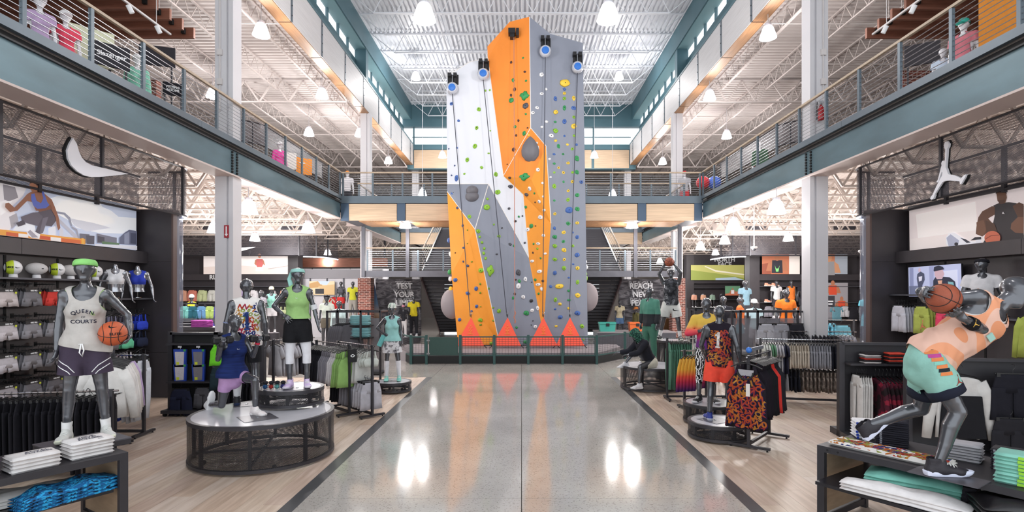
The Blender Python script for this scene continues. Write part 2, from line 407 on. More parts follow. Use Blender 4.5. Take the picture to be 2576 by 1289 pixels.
for sx in (-1, 1):
    sd = 'left' if sx < 0 else 'right'
    CU = struct('ceiling_upper_'+sd)      # roof over the upper floor
    a, b = sorted((sx*7.28, sx*24.2))
    corr(-3, 50, a, b, 11.10, 0.24, 0.07, 'X').build('roof_deck', DECK, CU)
    MB().box((a, -3, 11.2), (b, 50, 11.3)).build('roof_board', DECK, CU)
    for y in (11.0, 23.0, 35.0, 47.0):
        ob('girder_truss', GTRUSS, CU, (a, y, 11.08))
    for x in (8.1, 9.9, 11.7, 13.5, 15.3, 17.1, 19.0, 21.0):
        for y0 in (-1.0, 11.0, 23.0, 35.0):
            ob('joist', JUP, CU, M=Matrix.Translation((sx*x, y0, 11.08)) @ rot2(R(90)))
    bb = MB()
    for y in (5, 8, 14, 17, 20, 26, 29, 32, 38, 41): bb.cyl((a, y, 10.5), (b, y, 10.5), 0.018, 6)
    bb.build('bridging_rod', DECK, CU)
    CL = struct('ceiling_lower_'+sd)      # underside of the balcony floor
    a, b = sorted((sx*7.3, sx*24))
    corr(7.3, 24.0, -3, 50, 5.50, 0.15, 0.06, 'Y').build('floor_deck', mat('lower_deck_paint', '#cabdb6', 0.6), CL)
    if sx < 0: CL.children[0].scale = (-1, 1, 1)
    for k in range(26):
        ob('joist', JLO, CL, (a, 4.9+1.22*k if k < 12 else 19.5+1.8*(k-12), 5.49))
    # ---- balcony floor, edge beam
    BF = struct('floor_balcony_'+sd)
    a, b = sorted((sx*6.92, sx*24)); MB().box((a, -3, 5.60), (b, 50, 5.80)).build('balcony_slab', mat('slab_edge_black', '#17171a', 0.6), BF)
    MB().box((a, -3, 5.80), (b, 50, 5.83)).build('floor_covering', mat('upper_floor_grey', '#8d8580', 0.5), BF)
    BE = struct('steel_beam_'+sd)
    for y0, y1 in ((-3, 13.25), (13.25, 21.0), (23.2, 31.5)):
        a, b = sorted((sx*6.84, sx*6.87)); MB().box((a, y0, 5.09), (b, y1-0.008, 5.66)).build('web_plate', TEAL, BE)
        a, b = sorted((sx*6.80, sx*6.95)); MB().box((a, y0, 5.655), (b, y1, 5.68)).build('flange', BLK, BE)
        a, b = sorted((sx*6.81, sx*7.32)); MB().box((a, y0, 5.055), (b, y1, 5.09)).build('soffit_flange', PINKW, BE)
        a, b = sorted((sx*6.88, sx*7.3)); MB().box((a, y0, 5.09), (b, y1, 5.5)).build('beam_core', PINKW, BE)
    CB = struct('trim_%d' % (3 if sx < 0 else 4))
    ys = [-3, 1.8, 6.9, 11.8, 16.6, 21.0]
    for y0, y1 in zip(ys[:-1], ys[1:]):
        a, b = sorted((sx*6.78, sx*6.86)); MB().box((a, y0, 5.80), (b, y1-0.006, 5.935)).build('edge_plate', CURB, CB)
    a, b = sorted((sx*6.78, sx*6.86)); MB().box((a, 23.2, 5.80), (b, 31.5, 5.935)).build('edge_plate', CURB, CB)
    bolt = MB().cyl((0, 0, 0), (-sx*0.03, 0, 0), 0.028, 8).mesh('bolt', BLKM)
    for r_ in range(8):
        for dy in (-0.11, 0.11):
            ob('bolt', bolt, BE, (sx*6.84, 13.25+dy, 5.14+r_*0.066))
    for r_ in range(3):
        for dy in (0.15, 0.5): ob('bolt', bolt, BE, (sx*6.84, 23.5+dy, 5.2+r_*0.13))
    # ---- columns
    for i, y in enumerate((13.45, 25.4, 37.3)):
        C = struct('column_%s_%d' % (sd, i+1))
        X0 = 6.87
        m = MB()
        def cbx(u0, u1, v0, v1, z0, z1):
            a, b = sorted((sx*(X0+u0), sx*(X0+u1))); m.box((a, y+v0, z0), (b, y+v1, z1))
        for z0, z1 in ((0, 5.06), (5.83, 10.42)):
            cbx(0.0, 0.10, -0.2, 0.2, z0, z1); cbx(0.10, 0.15, -0.15, 0.2, z0, z1); cbx(0.15, 0.43, -0.2, 0.2, z0, z1)
        m.build('shaft', mat('column_paint', '#d4d2d6', 0.5, var=0.04, vs=1), C)
        if i == 0:
            c2 = MB(); a = sx*(X0+0.3)
            c2.cyl((a, y-0.22, 6.6), (a, y-0.22, 10.4), 0.017, 8); c2.cb((a, y-0.23, 8.0), (0.12, 0.06, 0.14)); c2.cb((a, y-0.23, 7.3), (0.12, 0.06, 0.14))
            c2.build('conduit', WHT, C)
    # ---- clerestory side: panelled box beam, ledge, ribbon window, header
    WB = struct('wall_clerestory_'+sd)
    X = lambda u: sx*u
    def sb(u0, u1, y0, y1, z0, z1, name, m_, par=WB):
        a, b = sorted((X(u0), X(u1))); return MB().box((a, y0, z0), (b, y1, z1)).build(name, m_, par)
    y = 16.7-2.54*7
    while y < 35.4:
        y1 = min(y+2.54, 35.5)
        sb(6.90, 6.93, y+0.06, y1-0.06, 10.42, 11.68, 'panel', PANELW)
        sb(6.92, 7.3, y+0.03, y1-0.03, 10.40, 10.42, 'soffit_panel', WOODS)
        sb(6.885, 6.92, y-0.055, y+0.055, 10.42, 11.72, 'cover_plate', CURB)
        for q in range(4): ob('bolt', MB().cyl((0, 0, 0), (-sx*0.012, 0, 0), 0.018, 6).mesh('bolt', BLKM), WB, (sx*6.885, y, 10.6+q*0.3))
        y = y1
    sb(6.93, 7.3, -3, 35.5, 10.41, 11.66, 'box_beam', mat('soffit_gap_brown', '#463836', 0.7))
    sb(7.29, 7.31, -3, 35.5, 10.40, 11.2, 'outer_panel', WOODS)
    sb(6.88, 7.6, -3, 35.5, 11.68, 11.76, 'ledge', TEALD)
    sb(7.5, 7.6, -3, 35.5, 11.76, 12.85, 'sill_wall', TEALD)
    sb(7.05, 7.6, -3, 35.5, 13.32, 13.36, 'soffit', mat('window_lit_teal_paint', '#7fa3aa', 0.5))  # teal made paler here: window light on the soffit put into its colour
    sb(7.0, 7.06, -3, 35.5, 13.32, 14.3, 'header_beam', TEALD)
    sb(7.06, 7.6, -3, 35.5, 13.36, 14.3, 'header_core', TEALD)
    for yc in (13.4, 25.4): sb(7.05, 7.5, yc-0.2, yc+0.2, 11.76, 13.32, 'post', TEALD)
    y = 0.0; k = 0
    while y < 35.0:
        y1 = min(y+1.27, 35.5)
        Wd = struct('window_%d' % (k+1 if sx < 0 else 51+k))
        a, b = sorted((X(7.54), X(7.555))); MB().box((a, y+0.05, 12.85), (b, y1-0.05, 13.30)).build('pane', GLASS, Wd)
        a, b = sorted((X(7.5), X(7.6))); MB().box((a, y-0.05, 12.85), (b, y+0.05, 13.32)).build('mullion', TEALD, Wd)
        y = y1; k += 1
    # outer walls of the halls
    WS = struct('wall_'+sd)
    a, b = sorted((X(24), X(24.3))); MB().box((a, -3, 0), (b, 50, 11.3)).build('wall_face', mat('store_wall', '#8d8684', 0.7), WS)
    a, b = sorted((X(7.6), X(7.7))); MB().box((a, -3, 11.2), (b, 35.6, 11.8)).build('upstand', TEALD, WB)
# end of the atrium
WE = struct('wall_atrium_end')
for x0, x1 in ((-6.9, -4.6), (-4.5, -2.3), (-2.2, 0), (0.1, 2.2), (2.3, 4.5), (4.6, 6.9)):
    MB().box((x0+0.04, 35.5, 10.2), (x1-0.04, 35.56, 11.36)).build('panel', WOODP, WE)
MB().box((-7.3, 35.56, 10.15), (7.3, 36.0, 11.72)).build('end_beam', TEALD, WE)
MB().box((-7.3, 35.5, 11.42), (7.3, 35.58, 11.72)).build('sill_band', TEALD, WE)
MB().box((-7.6, 35.5, 12.85), (7.6, 35.9, 14.3)).build('header_band', TEALD, WE)
for k in range(6):
    Wd = struct('window_%d' % (101+k)); x0 = -6.9+k*2.3
    MB().box((x0, 35.7, 11.72), (x0+2.3, 35.715, 12.85)).build('pane', GLASS, Wd)
    MB().box((x0-0.04, 35.6, 11.72), (x0+0.04, 35.75, 12.85)).build('mullion', TEALD, Wd)
MB().box((-7.0, 35.62, 12.2), (7.0, 35.7, 12.24)).build('transom', TEALD, WE)
WBk = struct('wall_rear_hall')
BW = mat('store_wall_back', '#a49d9a', 0.7)
MB().box((-24.3, 50, 5.6), (24.3, 50.3, 14.5)).build('wall_face', BW, WBk)
MB().box((-24.3, 50, 0), (-7, 50.3, 5.6)).build('wall_face', BW, WBk)
MB().box((7, 50, 0), (24.3, 50.3, 5.6)).build('wall_face', BW, WBk)
MB().box((-7, 50, 3.2), (7, 50.3, 5.6)).build('wall_face', TEALD, WBk)
for k in range(7):                          # glazed shopfront at the far end
    Wd = struct('window_%d' % (120+k)); x0 = -7+k*2
    MB().box((x0, 50.1, 0), (x0+2, 50.12, 3.2)).build('pane', GLASS, Wd)
    MB().box((x0-0.05, 50.05, 0), (x0+0.05, 50.2, 3.2)).build('mullion', CURB, Wd)
MB().box((-24.3, 35.9, 11.2), (24.3, 50.3, 11.4)).build('roof_board', DECK, CEIL)
# ---------------------------------------------------------------- far upper floor and bridge
FB = struct('floor_far_balcony')
MB().box((-6.92, 31.5, 5.55), (6.92, 50, 5.83)).build('balcony_slab', mat('upper_floor_grey', '#8d8580', 0.5), FB)
for x0, x1 in ((-6.8, -2.4), (-2.3, 2.3), (2.4, 6.8)):
    MB().box((x0, 31.42, 5.0), (x1, 31.5, 5.66)).build('panel', WOODP, FB)
MB().box((-6.9, 31.4, 5.66), (6.9, 31.5, 5.9)).build('edge_plate', CURB, FB)
corr(-6.9, 6.9, 31.6, 50, 5.42, 0.15, 0.06, 'Y').build('floor_deck', WHT, FB)
BR = struct('floor_bridge')
MB().box((-6.8, 21.12, 5.02), (6.8, 23.1, 5.80)).build('bridge_core', DARKM, BR)
MB().box((-6.86, 21.0, 5.66), (6.86, 21.1, 5.93)).build('edge_plate', CURB, BR)
MB().box((-6.86, 23.1, 5.66), (6.86, 23.2, 5.93)).build('edge_plate', CURB, BR)
MB().box((-6.8, 21.1, 5.80), (6.8, 23.1, 5.83)).build('floor_covering', mat('upper_floor_grey', '#8d8580', 0.5), BR)
for x0, x1 in ((-6.55, -4.72), (-4.38, -0.2), (0.2, 4.38), (4.72, 6.55)):
    MB().box((x0, 21.05, 5.0), (x1, 21.11, 5.63)).build('panel', WOODP, BR)
for x0, x1 in ((-6.2, -4.6), (-4.3, -0.1), (0.1, 4.3), (4.6, 6.2)):
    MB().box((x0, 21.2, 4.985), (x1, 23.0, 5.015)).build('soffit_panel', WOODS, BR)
for x in (-6.68, -4.55, 0, 4.55, 6.68):
    MB().box((x-0.15, 21.03, 4.985), (x+0.15, 21.1, 5.67)).build('cover_plate', mat('navy_steel', '#3f5064', 0.45, metal=0.2), BR)
# ---------------------------------------------------------------- railings
POST = MB().cb((0, 0, 0.43), (0.05, 0.065, 0.86)).mesh('post', CURB)
def railing(label, p, q, z, n, h=0.86, cables=9, handrail=RAILW, dx=0.0):
    """cable railing from p to q (plan points) standing at height z"""
    p = Vector((*p, z)); q = Vector((*q, z)); d = (q-p); L = d.length; a = math.atan2(d.y, d.x)
    t = thing('cable_railing', label, 'railing', p, a)
    for i in range(n+1): ob('post', POST, t, (L*i/n, 0, 0), R(90))
    cm = MB().cyl((0, 0, 0), (L, 0, 0), 0.007, 5).mesh('cable', STEEL)
    for i in range(cables): ob('cable', cm, t, (0, 0, 0.08+i*(h-0.1)/cables))
    MB().cb((L/2, 0, h+0.025), (L+0.1, 0.06, 0.045)).build('handrail', handrail, t)
    return t
railing('long steel cable railing with pale wood handrail along left balcony', (-6.82, 2.775), (-6.82, 20.91), 5.935, 15)
railing('long steel cable railing with pale wood handrail along right balcony', (6.82, 2.775), (6.82, 20.91), 5.935, 15)
railing('cable railing on the front of the wood-clad bridge', (-6.75, 21.05), (6.75, 21.05), 5.93, 12)
railing('cable railing on the far side of the wood-clad bridge', (-6.75, 23.15), (6.75, 23.15), 5.93, 10)
railing('cable railing of left balcony behind the bridge', (-6.82, 23.3), (-6.82, 31.4), 5.935, 7)
railing('cable railing of right balcony behind the bridge', (6.82, 23.3), (6.82, 31.4), 5.935, 7)
# ---------------------------------------------------------------- stair hall behind the climbing tower
ST = thing('staircase', 'dark steel staircase with landing and two flights behind the climbing tower', 'staircase', (0, 0, 0))
MB().box((-6.5, 23.08, 2.92), (6.5, 23.18, 3.18)).build('landing_beam', DARKM, ST)
MB().box((-6.5, 23.18, 3.02), (6.5, 25.5, 3.14)).build('landing', DARKM, ST)
for x in (-6.55, -4.72, 4.72, 6.55): MB().box((x-0.07, 23.0, 2.9), (x+0.07, 23.12, 5.0)).build('hanger_post', DARKM, ST)
tread = MB().box((-1.1, 0, -0.16), (1.1, 0.32, 0)).mesh('tread', mat('dark_tread', '#3d3b42', 0.5))
for xc in (-3.4, 3.4):
    for i in range(17):
        f = i/17; ob('tread', tread, ST, (xc, 25.4+f*6.1, 3.16+(i+1)*2.66/17))
        ob('tread', tread, ST, (xc, 25.4+f*5.6, 2.98-i*2.9/17))
    for s_ in (-1, 1):
        x = xc+s_*1.12
        MB().bar((x, 25.4, 3.15), (x, 31.5, 5.82), 0.05, 0.3).build('stringer', STEEL, ST)
        MB().bar((x, 25.3, 2.95), (x, 31.0, 0.1), 0.06, 0.34).build('stringer', mat('plum_steel', '#5b4a4e', 0.5), ST)
        rl = MB()
        for k in range(5): rl.bar((x, 25.4, 3.4+k*0.19), (x, 31.5, 6.07+k*0.19), 0.015)
        rl.bar((x, 25.4, 4.25), (x, 31.5, 6.92), 0.05); rl.build('stair_rail', RAILW, ST)
        r2 = MB()
        for k in range(5): r2.bar((x, 25.5, 3.2+k*0.19), (x, 31.0, 0.4+k*0.19), 0.015)
        r2.bar((x, 25.5, 4.1), (x, 31.0, 1.3), 0.05)
        for k in range(5): r2.bar((x, 26+k*1.1, 2.7-k*0.56), (x, 26+k*1.1, 3.8-k*0.56), 0.04)
        r2.build('stair_rail', DARKM, ST)
railing('cable railing along the stair landing left of the climbing tower', (-6.4, 23.12), (-2.2, 23.12), 3.18, 4, 0.92)
railing('cable railing along the stair landing right of the climbing tower', (2.2, 23.12), (6.4, 23.12), 3.18, 4, 0.92)
ROCK = ramp_mat('rock_print', [(0.0, '#1d1c1f'), (0.38, '#3a383c'), (0.5, '#56545a'), (0.6, '#7d7b80'), (0.7, '#4a484d')], 'noise', 1.6, 0.7, 8, (1, 1, 3.2), 1.2, 'LINEAR')
SKYP = ramp_mat('dusk_sky_print', [(0.0, '#3a2a1c'), (0.35, '#6b4a2b'), (0.42, '#b09a86'), (0.6, '#5f7d9c'), (1.0, '#1d4173')], 'grad', 1, 0.6, stretch=(1, 1, 0.34), interp='LINEAR', axis='Z')
LETW = mat('sign_white', '#e9e9ec', 0.5)
for sx, txt, sd in ((-1, 'TEST\nYOUR\nLIMIT', 'left'), (1, 'REACH\nNEW\nPEAKS', 'right')):
    g = thing('graphic_wall', 'grey rock-print graphic wall with white slogan beneath the %s landing' % sd, 'graphic wall', (sx*5.75, 26.3, 0))
    MB().prism([(-1.15, 0), (1.0 if sx < 0 else 1.15, 0), (1.15, 2.9) if sx > 0 else (1.0, 2.9), (-1.15, 2.9)], 0, 0.08).build('rock_print', ROCK, g)
    for k, w in enumerate(txt.split('\n')):
        for q in range(2):
            lettering(w, LETW if q else mat('sign_grey', '#9d9da2', 0.6), g, (-sx*0.16+q*0.06*(1), -0.02-0.01*q, 2.66-k*0.40-q*0.09), 0.36, ext=0.008, sx=0.95, bold=0.009)
    p = thing('sky_poster', 'dusk mountain sky poster in the corner beside the %s brick pier' % sd, 'poster', (sx*6.75, 25.7, 0))
    MB().prism([(-0.45, 0), (0.45, 0), (0.45 if sx > 0 else -0.1, 2.9), (-0.45 if sx < 0 else 0.1, 2.9)], 0, 0.05).build('print_sheet', SKYP, p)
    bp_ = thing('brick_pier', 'red brick pier carrying the %s end of the landing' % sd, 'pier', (sx*6.76, 24.2, 0))
    MB().box((-0.28, -0.28, 0), (0.28, 0.28, 2.9)).build('brickwork', BRICK, bp_)
# ================================================================ lamps
SHADE = mat('lamp_shade_glow', '#fbfaff', 0.4, emit=5.0)
LENS = mat('lamp_lens_glow', '#fffdf8', 0.4, emit=14.0)
CANO = mat('lamp_cap', '#c9c7cc', 0.4, metal=0.4)
def lamp_proto(name, r, glow=True):
    t = thing(name, 'lamp', 'lamp')
    MB().lathe([(r*0.52, 0.72*r*1.9), (r*0.62, 0.62*r*1.9), (r*0.9, 0.18*r*1.9), (r, 0.0), (r*0.93, 0.0), (r*0.8, 0.2*r*1.9), (r*0.5, 0.7*r*1.9)], 24, caps=False).build('shade', SHADE, t, True)
    MB().lathe([(0.0, 0.05), (r*0.8, 0.05), (r*0.78, 0.07), (0.0, 0.07)], 24, caps=False).build('lens', LENS, t, True)
    MB().lathe([(0.0, r*1.75), (r*0.4, r*1.75), (r*0.45, r*1.35), (0.0, r*1.35)], 16, caps=False).build('cap', CANO, t)
    return t
def add_lamp(proto, loc, ztop, label, group, power=1.0, r=0.24):
    first = not proto.get('used')
    t = proto if first else dup(proto)
    proto['used'] = 1
    for c in list(t.children):
        if c.name.startswith(('suspension', 'lamp_light')): bpy.data.objects.remove(c)
    if ztop < 6 and abs(loc[0]) < 7.33: ztop = 5.06 if ztop > 5.1 else ztop
    t.location = loc; tag(t, label, 'lamp', group)
    MB().cyl((0, 0, r*1.7), (0, 0, max(ztop-loc[2], r*1.8)), 0.012, 6).build('suspension', CANO, t)
    ld = bpy.data.lights.new('lamp_light', 'POINT'); ld.energy = LAMP_W*power; ld.shadow_soft_size = r*0.9; ld.color = (1.0, 0.97, 0.95)
    lo = bpy.data.objects.new('lamp_light', ld); COL.objects.link(lo); lo.parent = t; lo.location = (0, 0, -0.42)
    return t
BIGL = lamp_proto('high_bay_lamp', 0.31); PEND = lamp_proto('pendant_lamp', 0.24); SMALL = lamp_proto('pendant_lamp', 0.22)
for px, sd in ((1067, 'left'), (1530, 'right')):
    add_lamp(BIGL, P(px, 52, 15.0), 14.24, 'large high bay lamp in the atrium roof, upper %s of the climbing tower' % sd, 'high bay lamps', 2.4, 0.31)
for px, sd in ((1046, 'left'), (1557, 'right')):
    add_lamp(PEND, P(px, 199, 28.0), 14.24, 'pendant lamp high in the atrium roof %s of the tower top' % sd, 'atrium pendants', 2.0)
for px, sd in ((1113, 'left'), (1495, 'right')):
    add_lamp(PEND, P(px, 397, 33.0), 14.24, 'pendant lamp on a long cord by the %s end of the far window' % sd, 'atrium pendants', 1.5)
for y in (5.0,):
    for x in (-3.0, 3.0): add_lamp(BIGL, (x, y, 9.2), 14.24, 'high bay lamp over the near end of the aisle', 'near high bay lamps', 1.2, 0.31)
def row(lst, Z, group, fmt, ztop, proto, pw=1.0):
    for px, py, where in lst:
        Y = Z*FPX/(CY-py); add_lamp(proto, P(px, py+8, Y), ztop, fmt % where, group, pw)
UP = 7.5
row([(657, 82, 'nearest the left column'), (810, 238, 'second along the left box beam'), (905, 335, 'third along the left box beam'), (977, 403, 'fourth along the left box beam'),
     (777, 333, 'left of the second column, over the balcony'), (535, 238, 'half hidden behind the left near column'),
     (1932, 88, 'nearest the right column'), (1785, 243, 'second along the right box beam'), (1702, 340, 'half behind the slim right column'), (1667, 405, 'fourth along the right box beam'),
     (1828, 340, 'above the right curved mesh fixture')], UP, 'upper floor pendants', 'white pendant lamp of the upper floor, %s', 11.13, PEND, 1.5)
row([(1063, 484, 'seen through the bridge railing left of the tower'), (1541, 487, 'seen through the bridge railing right of the tower')], 5.5, 'far upper pendants', 'small pendant lamp far back, %s', 14.24, PEND, 1.2)
row([(625, 530, 'right of the left column'), (775, 578, 'above the second mesh fascia'), (1953, 530, 'left of the right column'), (1845, 571, 'in front of the far right displays'), (540, 578, 'left of the red arrow sign')], 2.15, 'ground floor pendants', 'pendant lamp under the balcony, %s', 5.53, PEND, 1.7)
row([(1823, 606, 'right of the shooting mannequin'), (1762, 620, 'small and far, by the brown canopy'), (1090, 640, 'seen through the left landing railing'), (1660, 655, 'seen through the right landing railing')], 2.1, 'far ground floor pendants', 'far pendant lamp under the balcony, %s', 5.53, SMALL, 1.6)
for px, sd in ((1020, 'left'), (1590, 'right')):
    add_lamp(PEND, P(px, 574, 21.9), 5.0, 'lamp hanging below the bridge %s of the climbing tower' % sd, 'bridge lamps', 1.0)
for x in (-11.5, 11.5):
    for y in (9.5, 17.5, 24.0, 33.0):
        add_lamp(SMALL, (x, y, 4.5), 5.53, 'pendant lamp deep inside the ground floor store', 'deep store pendants', 2.4)
# ================================================================ climbing tower
TW = thing('climbing_tower', 'tall faceted climbing tower in white, orange and grey panels behind a low fence', 'climbing wall', (0, 20.6, 0))
TO = (0, 20.6, 0)
WALLW = ramp_mat('tower_white', [(0.0, '#8f929b'), (0.085, '#dcdee6')], 'dots', 5.5, 0.75, stretch=(1, 0.2, 1))
ORNG = mat('tower_orange', '#ee8a2f', 0.6, var=0.05, vs=2); ORNG2 = mat('tower_amber', '#f0992f', 0.6, var=0.05, vs=2)
GREYT = mat('tower_grey', '#878c9a', 0.65, var=0.05, vs=1.5)
YB = 20.94
V = {'wl': (1123, 193, 20.55), 'w2': (1181, 156, 20.55), 'w3': (1227, 146, 20.5), 'o1': (1226, 117, 20.45), 'o2': (1282, 55, 20.25), 'rt': (1332, 42, 20.05),
     'rb': (1335, 322, 20.1), 'dl': (1266, 443, 20.4), 'dr': (1374, 368, 20.3), 'dc': (1337, 452, 19.95), 'lo': (1316, 490, 20.45), 'ro': (1386, 562, 20.25), 'ob': (1361, 812, 20.45), 'ob2': (1369, 800, 20.45),
     'g1': (1384, 85, 20.25), 'g2': (1466, 108, 20.5), 'g3': (1479, 868, 20.45), 'g4': (1362, 868, 20.45), 'wt': (1330, 648, 20.45),
     'tl': (1125, 463, 20.5), 'tr': (1229, 463, 20.4), 'tc': (1195, 577, 19.98), 'gb': (1257, 868, 20.3), 'll': (1125, 482, 20.5), 'lb': (1152, 868, 20.45), 'lm': (1136, 690, 20.47)}
VP3 = {k: P(*v) for k, v in V.items()}
FAC = [('white_panel', WALLW, 'tl wl w2 w3 dl lo wt tr'), ('orange_panel', ORNG, 'o1 o2 rt rb dl w3'), ('orange_panel', ORNG, 'rb dc dl'), ('orange_panel', ORNG, 'rb dr dc'),
       ('orange_panel', ORNG2, 'dl dc lo'), ('orange_panel', ORNG2, 'dc ro ob2 ob wt lo'), ('orange_panel', ORNG2, 'dc dr ro'),
       ('grey_panel', GREYT, 'rt g1 g2 g3 g4 ob ob2 ro dr rb'), ('grey_panel', GREYT, 'tl tr tc ll'), ('grey_panel', GREYT, 'tr wt ob g4 gb tc'), ('orange_panel', ORNG2, 'll tc gb lb lm')]
def rel(p, o=TO): return (p[0]-o[0], p[1]-o[1], p[2]-o[2])
bv, bf = [], []
for nm, m_, ks in FAC:
    pts = [VP3[k] for k in ks.split()]; n = len(pts)
    fr = [rel(p) for p in pts]; bk = [(p.x, YB-TO[1], p.z) for p in pts]
    m = MB(); m.add(fr+bk, [tuple(range(n)), tuple(reversed(range(n, 2*n)))]+[(i, i+n, (i+1) % n+n, (i+1) % n) for i in range(n)])
    o = m.build(nm, m_, TW)
    bmm = bmesh.new(); bmm.from_mesh(o.data); bmesh.ops.recalc_face_normals(bmm, faces=bmm.faces[:]); bmesh.ops.triangulate(bmm, faces=[f for f in bmm.faces if len(f.verts) > 4]); bmm.to_mesh(o.data); bmm.free()
    k0 = len(bv); bv += [tuple(p) for p in pts]
    from mathutils.geometry import tessellate_polygon
    bf += [tuple(k0+i for i in t) for t in tessellate_polygon([[Vector((p.x, p.z, 0)) for p in pts]])]
TBVH = BVHTree.FromPolygons([Vector(v) for v in bv], bf)
def on_tower(px, py):
    o = Vector((0, 0, CH)); d = (P(px, py, 10)-o).normalized()
    h, n, i, t = TBVH.ray_cast(o, d)
    if h is None: h = P(px, py, 20.45); n = Vector((0, -1, 0))
    if n.y > 0: n = -n
    return h, n
SEAM = mat('seam_white', '#e6e2de', 0.5)
for ks in ('tl tr', 'tr tc', 'tc ll', 'tc gb', 'tr wt', 'rt rb', 'rb dl', 'rb dr', 'dr ro', 'dl w3', 'dl lo', 'lo wt', 'wl w2 w3'):
    kk = ks.split()
    for a, b in zip(kk[:-1], kk[1:]): MB().tube([rel(VP3[a]), rel(VP3[b])], 0.014, 5).build('seam_trim', SEAM, TW)
HC = {'b': '#3f63a8', 'n': '#3a4a78', 'l': '#86b82e', 'o': '#6f8f24', 'g': '#2c8f4f', 'w': '#e9e8ea', 'y': '#e8c23c', 'k': '#4c4c54', 'r': '#4a3230', 'x': '#2c2a2e'}
A = (1110, 140, 3.79); B = (1290, 140, 3.79); C_ = (1110, 440, 5.37); D = (1290, 440, 5.37); E_ = (1110, 660, 4.775); F_ = (1290, 660, 4.775)
